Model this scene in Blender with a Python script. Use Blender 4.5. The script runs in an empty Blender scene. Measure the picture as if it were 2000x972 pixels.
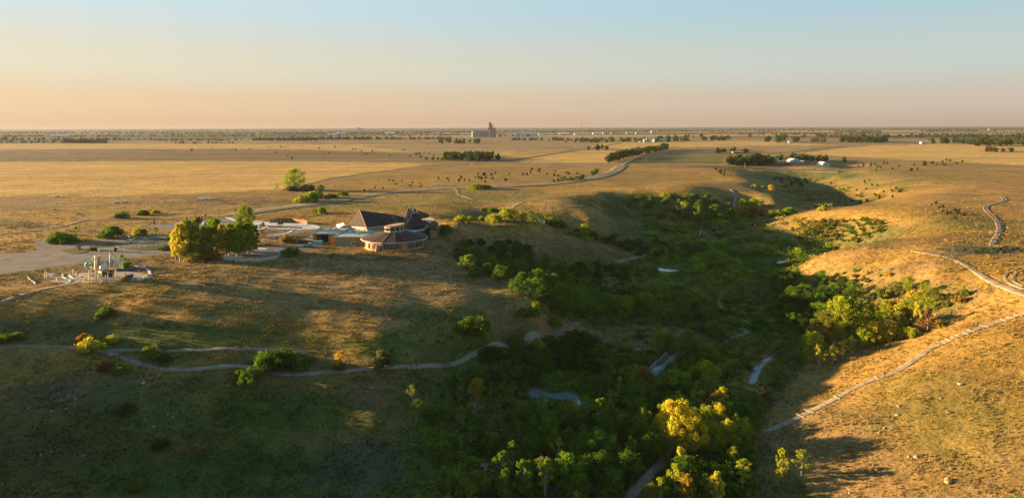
import bpy, bmesh, math, random
import numpy as np
from mathutils import Vector, Matrix
from math import radians, sin, cos, pi, atan2, sqrt

SC = bpy.context.scene
COL = SC.collection
rnd = random.Random(7)
rng = np.random.default_rng(11)

# ------------------------------------------------------------------ camera
CAM_Z = 50.0
FOC = 1303.0                      # focal length in pixels of the 2000 px wide photograph
ROLL = 0.003
camd = bpy.data.cameras.new('camera')
camd.sensor_width = 36.0
camd.lens = 36.0 * FOC / 2000.0
camd.shift_y = -(486 - 247) / 2000.0
camd.clip_start = 0.5
camd.clip_end = 90000.0
cam = bpy.data.objects.new('camera', camd)
COL.objects.link(cam)
_r = Vector((cos(ROLL), 0, -sin(ROLL))); _u = Vector((sin(ROLL), 0, cos(ROLL))); _b = Vector((0, -1, 0))
cam.matrix_world = Matrix(((_r.x, _u.x, _b.x, 0), (_r.y, _u.y, _b.y, 0), (_r.z, _u.z, _b.z, CAM_Z), (0, 0, 0, 1)))
SC.camera = cam

# ------------------------------------------------------------------ sky, sun, exposure
SUN_AZ = 79.0                     # degrees to the left of the view
SUN_EL = 7.6
world = bpy.data.worlds.new('World'); SC.world = world
world.use_nodes = True
wn = world.node_tree.nodes; wl = world.node_tree.links
sky = wn.new('ShaderNodeTexSky'); sky.sky_type = 'NISHITA'; sky.sun_disc = False
sky.sun_elevation = radians(SUN_EL); sky.sun_rotation = radians(-SUN_AZ)
sky.altitude = 500; sky.air_density = 1.0; sky.dust_density = 1.0; sky.ozone_density = 1.6
bg = wn['Background']; bg.inputs['Strength'].default_value = 0.055
def _world_sky():
    'evening sky: the sky texture blended with the warm dust band that lies along the horizon, brighter towards the sun'
    def nn(t, **k):
        x = wn.new(t)
        for a, b in k.items(): setattr(x, a, b)
        return x
    g = nn('ShaderNodeTexCoord'); sep = nn('ShaderNodeSeparateXYZ'); wl.new(g.outputs['Generated'], sep.inputs[0])
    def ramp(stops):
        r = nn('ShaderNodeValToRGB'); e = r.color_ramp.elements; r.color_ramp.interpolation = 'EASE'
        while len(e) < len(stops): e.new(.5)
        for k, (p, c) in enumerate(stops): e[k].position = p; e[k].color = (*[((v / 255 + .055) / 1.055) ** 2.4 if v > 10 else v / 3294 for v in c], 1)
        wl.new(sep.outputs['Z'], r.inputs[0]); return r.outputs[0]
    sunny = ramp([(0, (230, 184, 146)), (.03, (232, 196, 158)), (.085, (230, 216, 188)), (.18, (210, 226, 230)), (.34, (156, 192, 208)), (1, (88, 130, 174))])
    away = ramp([(0, (194, 172, 160)), (.03, (202, 186, 172)), (.085, (196, 204, 198)), (.18, (170, 204, 216)), (.34, (128, 174, 198)), (1, (88, 130, 174))])  # zenith stops of both ramps, above the view, lightened to lift the shade
    dot = nn('ShaderNodeVectorMath', operation='DOT_PRODUCT'); wl.new(g.outputs['Generated'], dot.inputs[0])
    dot.inputs[1].default_value = (-sin(radians(SUN_AZ)), cos(radians(SUN_AZ)), 0)
    mr = nn('ShaderNodeMapRange', interpolation_type='SMOOTHSTEP'); wl.new(dot.outputs['Value'], mr.inputs[0])
    mr.inputs[1].default_value = -.55; mr.inputs[2].default_value = .95
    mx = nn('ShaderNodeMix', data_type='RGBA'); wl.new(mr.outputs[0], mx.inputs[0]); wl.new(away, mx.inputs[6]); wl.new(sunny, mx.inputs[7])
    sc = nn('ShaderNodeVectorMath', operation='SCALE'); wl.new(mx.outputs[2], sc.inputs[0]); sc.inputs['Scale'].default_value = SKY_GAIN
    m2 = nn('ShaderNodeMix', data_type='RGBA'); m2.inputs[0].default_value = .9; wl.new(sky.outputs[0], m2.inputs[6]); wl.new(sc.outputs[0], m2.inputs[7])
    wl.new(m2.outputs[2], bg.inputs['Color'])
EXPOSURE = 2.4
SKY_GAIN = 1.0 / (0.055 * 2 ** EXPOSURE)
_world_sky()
sund = bpy.data.lights.new('sun', 'SUN'); sund.energy = 5.0; sund.angle = radians(0.6); sund.color = (1.0, 0.68, 0.36)
sun = bpy.data.objects.new('sun', sund); COL.objects.link(sun)
SDIR = Vector((-sin(radians(SUN_AZ)) * cos(radians(SUN_EL)), cos(radians(SUN_AZ)) * cos(radians(SUN_EL)), sin(radians(SUN_EL))))
sun.rotation_euler = SDIR.to_track_quat('Z', 'Y').to_euler()
sun.location = (-300, 100, 200)
SC.view_settings.view_transform = 'Standard'; SC.view_settings.look = 'None'
SC.view_settings.exposure = EXPOSURE; SC.view_settings.gamma = 1.0
SC.render.engine = 'CYCLES'
SC.cycles.max_bounces = 5; SC.cycles.diffuse_bounces = 2; SC.cycles.transparent_max_bounces = 8
SC.cycles.volume_bounces = 0; SC.cycles.use_denoising = True; SC.cycles.denoiser = 'OPENIMAGEDENOISE'; SC.cycles.denoising_prefilter = 'NONE'

# ------------------------------------------------------------------ pixel of the photograph <-> place
def ray(px, py):
    u = px - 1000.0; v = 247.0 - py
    return Vector((u * _r.x + v * _u.x, FOC, u * _r.z + v * _u.z))
def at_z(px, py, z):
    d = ray(px, py); t = (z - CAM_Z) / d.z
    return Vector((d.x * t, d.y * t, z))
def project(x, y, z):
    w = z - CAM_Z
    a = x * _r.x + w * _r.z; b = x * _u.x + w * _u.z
    return 1000 + FOC * a / y, 247 - FOC * b / y

# ------------------------------------------------------------------ noise
def _hash(ix, iy, seed):
    h = (ix.astype(np.int64) * 374761393 + iy.astype(np.int64) * 668265263 + seed * 974711) & 0xffffffff
    h = ((h ^ (h >> 13)) * 1274126177) & 0xffffffff
    return ((h ^ (h >> 16)) & 0xffff) / 65535.0
def vnoise(x, y, s, seed=0):
    x = np.asarray(x, float) / s; y = np.asarray(y, float) / s
    ix = np.floor(x); iy = np.floor(y); fx = x - ix; fy = y - iy
    fx = fx * fx * (3 - 2 * fx); fy = fy * fy * (3 - 2 * fy)
    a = _hash(ix, iy, seed); b = _hash(ix + 1, iy, seed); c = _hash(ix, iy + 1, seed); d = _hash(ix + 1, iy + 1, seed)
    return (a * (1 - fx) + b * fx) * (1 - fy) + (c * (1 - fx) + d * fx) * fy
def fbm(x, y, s, seed=0, octs=4, gain=.5):
    t = 0; a = 1; n = 0
    for i in range(octs):
        t = t + a * vnoise(x + 17.3 * i, y - 9.1 * i, s / 2 ** i, seed + i); n += a; a *= gain
    return t / n
def sstep(a, b, x):
    t = np.clip((x - a) / (b - a), 0, 1); return t * t * (3 - 2 * t)

# ------------------------------------------------------------------ terrain
CTRL = '''
0,330,0 200,330,0 400,330,0 600,330,0 800,330,0 1000,330,0 1200,330,0 1350,327,0 1450,324,-1
0,300,0 300,300,0 600,300,0 900,300,0 1200,300,0 1500,300,0 1800,300,0 2000,300,0
0,275,0 400,275,0 800,275,0 1200,275,0 1600,275,0 2000,275,0
0,360,0 250,360,0 500,360,0 750,360,0 1000,355,0 1200,350,0 1330,350,-.5
0,400,-.5 150,395,0 300,395,0 450,395,0 600,385,0 800,385,0 950,380,0 1060,380,0 1150,372,0 1250,365,-.3 1400,352,-1
0,440,-1.2 40,455,-1 100,450,0 200,440,0 350,430,0 500,430,0 650,420,0 780,410,0 870,410,0
0,500,0 60,480,0 150,480,0 300,470,0 400,460,0 550,460,0 560,490,0 650,490,0 740,470,0 800,480,0 860,450,0
0,545,-.2 100,540,0 200,545,0 300,530,0 400,510,0 500,505,0 600,500,-.2 700,502,-.3 800,492,-.4 845,478,-.6
900,420,-1 960,415,-3 1010,408,-.6 1050,402,.9 1120,405,.7 1150,400,.2 1100,430,-4.2 1100,415,-.8 1160,425,-3 1050,430,-2.4 960,432,-5 900,432,-3
900,448,0 980,440,-.2 1050,448,-2.4 1120,470,-8 1180,488,-13 1240,500,-18 1060,500,-12 980,480,-8 900,468,-4.5 1000,462,-4
880,492,-5 930,515,-10 1000,540,-15 1080,570,-19 1150,600,-20.5 872,498,-2.6
1110,452,-9 1180,472,-13 1250,480,-18 1180,440,-7.5 1220,465,-13.5 1290,480,-18.3
1180,385,-1 1200,425,-11.6 1160,390,-1.5
1240,375,-.6 1300,374,-.6 1370,372,-.8 1240,390,-5 1300,390,-4.8 1370,390,-5 1240,405,-9 1300,405,-8.6 1370,405,-9 1240,420,-12.5 1300,420,-12.3 1370,420,-12.5 1270,437,-16 1340,437,-16
1420,372,-2 1425,395,-8.9 1430,405,-11.9 1450,368,-1.2 1490,378,-3.6 1510,392,-6 1540,410,-12 1500,415,-13.5
1470,352,-1.5 1500,362,-6 1560,380,-16 1545,350,-13 1500,338,-7 1580,342,-9 1600,350,-11.5 1600,335,-5 1460,340,-2 1640,330,-5 1700,328,-2 1720,320,-1
1550,325,-1 1610,326,-1 1660,318,-1 1480,324,-1
1600,365,-14 1640,345,-7 1700,335,-1.5 1650,370,-12 1700,370,-6 1680,390,-13 1620,400,-16 1720,395,-7 1780,385,-1.5 1760,350,0 1850,340,0 2000,335,0
830,508,-1.4 860,506,-1.8 900,530,-3.4 950,562,-4.7 1000,590,-6.7 1050,614,-9.6 1100,632,-14.6 1160,645,-19
900,620,-7.6 900,660,-11.6 960,640,-10.6 1010,645,-13.8 900,702,-16.2 1000,675,-17.2 1060,668,-18.2 900,780,-20.5 950,850,-23 950,972,-25.5 850,900,-22.8
1000,740,-21.5 1050,720,-21.5 1150,700,-21 1200,660,-20 1350,645,-20.5 1280,650,-20
1100,800,-24.5 1090,775,-24.6 1200,800,-24.3 1100,900,-25.5 1100,972,-27 1250,972,-26 1300,900,-25 1400,972,-26 1300,830,-24.5 1300,760,-23.5
1300,700,-22.5 1400,700,-22.5 1500,700,-22.8 1350,660,-21 1450,640,-22 1300,600,-21.5 1400,580,-21.5 1500,600,-22 1550,650,-22.5 1500,560,-21.5 1550,600,-22
1250,560,-20.5 1200,540,-19.8 1300,520,-20.5 1400,540,-21 1400,490,-19.5 1330,450,-18.5 1450,460,-18.5 1400,440,-17.5 1520,480,-19.5 1480,440,-18 1600,490,-19.5 1540,510,-20.5
1520,432,-15 1570,420,-9 1620,412,-5 1700,400,-2.5 1780,400,-.8 1850,400,0 1560,445,-14 1620,450,-12.9 1700,440,-6 1780,440,-2 1640,475,-17 1700,465,-11 1750,455,-6 1600,464,-16.5
1560,522,-16 1620,500,-8.5 1680,482,-4.5 1750,468,-1.8 1820,460,-.2 1540,535,-20 1600,535,-14 1650,525,-10 1720,500,-4.5 1790,488,-1 1620,560,-17 1680,560,-13 1750,550,-7.5 1830,540,-3.5 1900,530,-1.2
1640,610,-19 1700,610,-17 1760,590,-12.5 1830,580,-8 1880,570,-5.5 1940,580,-3.5 1700,650,-18.5 1780,640,-14.5 1840,630,-10.5 1900,600,-6.5 2000,580,-1
1900,480,0 1980,480,0 1950,440,0 1900,420,0 2000,540,0 1960,550,-.8 2000,400,0
1600,710,-21.5 1680,690,-18 1740,670,-15.5 1800,668,-12.6 1880,645,-8.5 2000,610,-4
1490,845,-23.5 1560,815,-21.5 1650,770,-18.5 1730,735,-15.5 1800,695,-12.5 1830,680,-11.5 1550,740,-22.5 1480,780,-23.8 1520,760,-23 1480,900,-24.3
1600,830,-20.5 1700,800,-17 1800,760,-13.5 1900,720,-10.5 2000,690,-8 1600,900,-22.3 1700,870,-19.5 1800,850,-17 1900,820,-14.5 2000,800,-12.5
1560,960,-24.2 1650,960,-22.8 1750,960,-21 1850,950,-19 2000,940,-16.5 2000,870,-14.5
540,540,-1.2 640,530,-1.2 740,540,-1.8 640,565,-2.9 740,570,-3.1 840,560,-3.3
'''
# the long hillside below the car park and the building: crest, fall
for _px, _y0, _z0, _s in ((-60, 578, 1.2, .19), (60, 584, -.2, .19), (180, 582, -1.2, .19), (300, 582, -1.4, .19), (420, 588, -2.2, .19), (540, 590, -3.2, .19), (660, 600, -4.2, .185), (780, 605, -5.2, .18)):
    _d0 = (CAM_Z - _z0) * FOC / (_y0 - 250 + .003 * _px); _zz = _z0; _yk = _y0
    CTRL += ' %g,%g,%g' % (_px, _y0, _z0)
    for _k, _y in enumerate((620, 660, 690, 720, 760, 820, 900, 972, 1080)):
        if _y < _y0 + 25: continue
        if _y > 690: _s = .27 if _y < 830 else .2
        _d = (CAM_Z - _zz + _s * _d0) / ((_y - 250 + .003 * _px) / FOC + _s)
        _zz -= _s * (_d0 - _d); _d0 = _d
        CTRL += ' %g,%g,%.2f' % (_px, _y, _zz)
_P = []
for tok in CTRL.split():
    a, b, c = map(float, tok.split(',')); p = at_z(a, b, c); _P.append((p.x, p.y, c))
# the country round about that the photograph does not show: level prairie far off, the valley running on below the camera
for az in range(-180, 180, 20):
    for d in (900, 2500, 9000):
        if abs(az) > 45 or d > 5000: _P.append((d * sin(radians(az)), d * cos(radians(az)), 0.0))
for az, d, z in ((-47, 128, -2), (-48, 165, 3.4), (-48, 220, 5), (-52, 300, 2.5), (-60, 130, 4), (-62, 210, 8), (-90, 120, 0), (-90, 220, 5), (-120, 130, -10), (-120, 260, 0),  # unseen ridge at the left, heightened so its shadow covers the near slope
                 (-150, 130, -22), (-150, 300, -8), (180, 120, -28), (180, 300, -30), (150, 130, -24), (150, 300, -12), (120, 120, -18), (120, 250, -2), (90, 120, -14), (90, 230, 0), (60, 130, -12), (60, 230, -1), (48, 300, 0)):
    _P.append((d * sin(radians(az)), d * cos(radians(az)), z))
for az in range(0, 360, 60): _P.append((45 * sin(radians(az)), 45 * cos(radians(az)), -27))
_P = np.array(_P)
def _warp(x, y):
    d = np.sqrt(x * x + y * y); a = np.arctan2(x, y)
    return np.stack([a * 1.6, np.log(d)], -1)
_Q = _warp(_P[:, 0], _P[:, 1])
def _k(r2): return 0.5 * r2 * np.log(r2 + 1e-12)
_n = len(_P)
_A = np.zeros((_n + 3, _n + 3))
_A[:_n, :_n] = _k(((_Q[:, None] - _Q[None]) ** 2).sum(-1)) + np.eye(_n) * 2e-4
_A[:_n, _n] = 1; _A[:_n, _n + 1:] = _Q; _A[_n, :_n] = 1; _A[_n + 1:, :_n] = _Q.T
_W = np.linalg.solve(_A, np.concatenate([_P[:, 2], np.zeros(3)]))
def _tps(x, y):
    q = _warp(x.ravel(), y.ravel()); out = np.empty(len(q))
    for i in range(0, len(q), 20000):
        s = q[i:i + 20000]
        r2 = (s[:, None, 0] - _Q[None, :, 0]) ** 2 + (s[:, None, 1] - _Q[None, :, 1]) ** 2
        out[i:i + 20000] = _k(r2) @ _W[:_n] + _W[_n] + s @ _W[_n + 1:]
    return out.reshape(x.shape)
# levelled building ground: car park, playground and visitor centre
FLAT = [at_z(*p, 0) for p in ((-200, 560), (60, 556), (300, 545), (540, 505), (720, 500), (830, 492), (850, 470), (840, 440), (640, 432), (480, 425), (300, 440), (150, 462), (-200, 480))]
def poly_sd(x, y, P):
    'signed distance to a polygon, negative inside'
    d = np.full(x.shape, 1e18); s = np.ones(x.shape)
    n = len(P)
    for i in range(n):
        ax, ay = P[i][0], P[i][1]; bx, by = P[i - 1][0], P[i - 1][1]
        ex, ey = bx - ax, by - ay; wx, wy = x - ax, y - ay
        t = np.clip((wx * ex + wy * ey) / (ex * ex + ey * ey + 1e-12), 0, 1)
        d = np.minimum(d, (wx - ex * t) ** 2 + (wy - ey * t) ** 2)
        c1 = y >= ay; c2 = y < by; c3 = ex * wy > ey * wx
        s = np.where((c1 & c2 & c3) | (~c1 & ~c2 & ~c3), -s, s)
    return s * np.sqrt(d)
WATER = [(-24.4, ((1033, 762), (1050, 757), (1072, 768), (1090, 769), (1106, 764), (1122, 770), (1140, 781), (1152, 792), (1132, 791), (1108, 787), (1088, 777), (1062, 778), (1036, 776))),
         (-22.9, ((1462, 750), (1464, 730), (1476, 713), (1494, 700), (1514, 688), (1511, 697), (1492, 711), (1483, 729), (1476, 748))),
         (-20.7, ((1514, 514), (1522, 509), (1536, 508), (1534, 513))), (-20.0, ((1606, 500), (1618, 492), (1628, 490), (1624, 498))),
         (-20.6, ((1274, 527), (1290, 523), (1312, 526), (1330, 528), (1306, 531))), (-22.0, ((1402, 603), (1404, 596), (1411, 599), (1410, 604))),
         (-25.9, ((1062, 956), (1074, 944), (1094, 940), (1096, 950), (1082, 960))), (-24.3, ((1130, 732), (1160, 727), (1215, 728), (1214, 731), (1160, 732)))]
WATER = [(z, [at_z(a, b, z) for a, b in q]) for z, q in WATER]
def height_fn(x, y):
    z = _tps(x, y)
    d = np.sqrt(x * x + y * y)
    z = z * (1 - sstep(2200, 4000, d))
    fl = 1 - sstep(0, 14, poly_sd(x, y, FLAT))
    rough = (1 - fl)
    near = 1 - sstep(900, 2500, d)
    slope = sstep(-.8, -3.0, z)
    z = z + rough * near * ((fbm(x, y, 38, 3, 3) - .5) * (.6 + .8 * slope) + (fbm(x, y, 9, 8, 3) - .5) * (.25 + .22 * slope))
    z = z + rough * (fbm(x, y, 170, 21, 2) - .5) * 1.2 * sstep(250, 600, d) * (1 - sstep(2500, 6000, d))
    z = z * (1 - fl)
    for zw, P in WATER:
        m = (np.abs(x - P[0].x) < 40) & (np.abs(y - P[0].y) < 60)
        if not m.any(): continue
        sd = poly_sd(x[m], y[m], P); zz = z[m]
        w = 1 - sstep(2.0, 7.0, sd); bed = np.where(sd < 0, zw - np.minimum(.9, .25 - sd * .5), zw + .12 + np.maximum(sd, 0) * .18)
        z[m] = zz * (1 - w) + bed * w
    return z
AZ = np.concatenate([np.linspace(-180, -56, 32, endpoint=False), np.linspace(-56, -40, 26, endpoint=False), np.linspace(-40, 40, 600, endpoint=False), np.linspace(40, 56, 26, endpoint=False), np.linspace(56, 180, 33)])
AZ = np.radians(AZ)
LD = np.concatenate([np.linspace(math.log(8), math.log(100), 22, endpoint=False), np.linspace(math.log(100), math.log(1500), 590, endpoint=False), np.linspace(math.log(1500), math.log(26000), 90)])
GA, GL = np.meshgrid(AZ, LD, indexing='ij')
GX = np.exp(GL) * np.sin(GA); GY = np.exp(GL) * np.cos(GA)
GZ = height_fn(GX, GY); GZ[-1] = GZ[0]
def hz(x, y):
    'height of the ground mesh'
    x = np.asarray(x, float); y = np.asarray(y, float)
    a = np.interp(np.arctan2(x, y), AZ, np.arange(len(AZ))); l = np.interp(np.log(np.maximum(np.hypot(x, y), 8.01)), LD, np.arange(len(LD)))
    i = np.clip(a.astype(int), 0, len(AZ) - 2); j = np.clip(l.astype(int), 0, len(LD) - 2); fa = a - i; fl = l - j
    return (GZ[i, j] * (1 - fa) + GZ[i + 1, j] * fa) * (1 - fl) + (GZ[i, j + 1] * (1 - fa) + GZ[i + 1, j + 1] * fa) * fl
_T = np.exp(np.linspace(math.log(85), math.log(24000), 2600))
def ground(px, py):
    'the place on the ground that the photograph shows at a pixel'
    d = ray(px, py); hx = d.x; hy = d.y; L = math.hypot(hx, hy)
    xs = hx / L * _T; ys = hy / L * _T; zr = CAM_Z + d.z / L * _T
    below = zr < hz(xs, ys)
    if not below.any(): i = len(_T) - 2
    else: i = int(np.argmax(below))
    lo = _T[max(i - 1, 0)]; hi = _T[i]
    for _ in range(14):
        m = (lo + hi) / 2
        if CAM_Z + d.z / L * m < float(hz(hx / L * m, hy / L * m)): hi = m
        else: lo = m
    x, y = hx / L * hi, hy / L * hi
    return Vector((x, y, float(hz(x, y))))
def scale_at(p): return p.y / FOC          # metres per photograph pixel at a place

# ------------------------------------------------------------------ small helpers
def prop(o, label=None, cat=None, group=None, kind=None):
    if label: o['label'] = label
    if cat: o['category'] = cat
    if group: o['group'] = group
    if kind: o['kind'] = kind
    return o
def link_mesh(name, verts, faces, mats, parent=None, smooth=False, mi=None):
    me = bpy.data.meshes.new(name); me.from_pydata([tuple(v) for v in verts], [], faces)
    for m in (mats if isinstance(mats, (list, tuple)) else [mats]): me.materials.append(m)
    if mi is not None: me.polygons.foreach_set('material_index', mi)
    if smooth: me.polygons.foreach_set('use_smooth', [True] * len(me.polygons))
    me.update()
    o = bpy.data.objects.new(name, me); COL.objects.link(o)
    if parent is not None: o.parent = parent
    return o
def np_mesh(name, V, F, mats, parent=None, smooth=False):
    'quads or triangles from arrays'
    me = bpy.data.meshes.new(name); k = F.shape[1]
    me.vertices.add(len(V)); me.vertices.foreach_set('co', V.astype(np.float32).ravel())
    me.loops.add(F.size); me.loops.foreach_set('vertex_index', F.astype(np.int32).ravel())
    me.polygons.add(len(F)); me.polygons.foreach_set('loop_start', np.arange(0, F.size, k, dtype=np.int32))
    for m in (mats if isinstance(mats, (list, tuple)) else [mats]): me.materials.append(m)
    if smooth: me.polygons.foreach_set('use_smooth', np.ones(len(F), bool))
    me.update(calc_edges=True)
    o = bpy.data.objects.new(name, me); COL.objects.link(o)
    if parent is not None: o.parent = parent
    return o
def empty(name, loc, rz=0, label=None, cat=None, group=None):
    o = bpy.data.objects.new(name, None); COL.objects.link(o); o.empty_display_size = .5
    o.location = loc; o.rotation_euler = (0, 0, rz); return prop(o, label, cat, group)

# ------------------------------------------------------------------ materials
class N:
    def __init__(s, name, rough=.9, spec=.2):
        s.m = bpy.data.materials.new(name); s.m.use_nodes = True
        s.t = s.m.node_tree; s.b = s.t.nodes['Principled BSDF']; s.b.inputs['Roughness'].default_value = rough
        s.b.inputs['Specular IOR Level'].default_value = spec; s.out = s.t.nodes['Material Output']
    def n(s, typ, **kw):
        x = s.t.nodes.new(typ)
        for k, v in kw.items():
            if k.startswith('i_'): x.inputs[k[2:].replace('_', ' ')].default_value = v
            else: setattr(x, k, v)
        return x
    def l(s, a, b): s.t.links.new(a, b)
    def pos(s):
        return s.n('ShaderNodeNewGeometry').outputs['Position']
    def obj(s): return s.n('ShaderNodeTexCoord').outputs['Object']
    def noise(s, vec, scale, detail=4, rough=.55, out='Fac'):
        x = s.n('ShaderNodeTexNoise', i_Scale=scale, i_Detail=detail, i_Roughness=rough); s.l(vec, x.inputs['Vector']); return x.outputs[out]
    def ramp(s, fac, stops):
        x = s.n('ShaderNodeValToRGB'); e = x.color_ramp.elements
        while len(e) < len(stops): e.new(.5)
        for k, (p, c) in enumerate(stops): e[k].position = p; e[k].color = (*c, 1) if len(c) == 3 else c
        s.l(fac, x.inputs[0]); return x.outputs[0]
    def mix(s, fac, a, b, mode='MIX'):
        x = s.n('ShaderNodeMix', data_type='RGBA', blend_type=mode)
        for v, i in ((fac, 0), (a, 6), (b, 7)):
            if hasattr(v, 'links'): s.l(v, x.inputs[i])
            else: x.inputs[i].default_value = v if i == 0 else (*v, 1)
        return x.outputs[2]
    def math(s, op, a, b=None):
        x = s.n('ShaderNodeMath', operation=op)
        for v, i in ((a, 0), (b, 1)):
            if v is None: continue
            if hasattr(v, 'links'): s.l(v, x.inputs[i])
            else: x.inputs[i].default_value = v
        return x.outputs[0]
    def bump(s, h, strength, dist):
        x = s.n('ShaderNodeBump', i_Strength=strength, i_Distance=dist); s.l(h, x.inputs['Height']); s.l(x.outputs[0], s.b.inputs['Normal']); return x
def simple(name, col, rough=.8, var=.25, scale=1.5, bump=0, metal=0, spec=.3):
    'a plain surface with mottled colour and wear'
    s = N(name, rough, spec); v = s.obj()
    f = s.noise(v, scale, 5, .6)
    lo = tuple(c * (1 - var) for c in col); hi = tuple(min(1, c * (1 + var)) for c in col)
    s.l(s.ramp(f, [(.3, lo), (.7, hi)]), s.b.inputs['Base Color'])
    s.b.inputs['Metallic'].default_value = metal
    if bump: s.bump(s.noise(v, scale * 6, 4), bump, .05)
    return s.m
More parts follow.
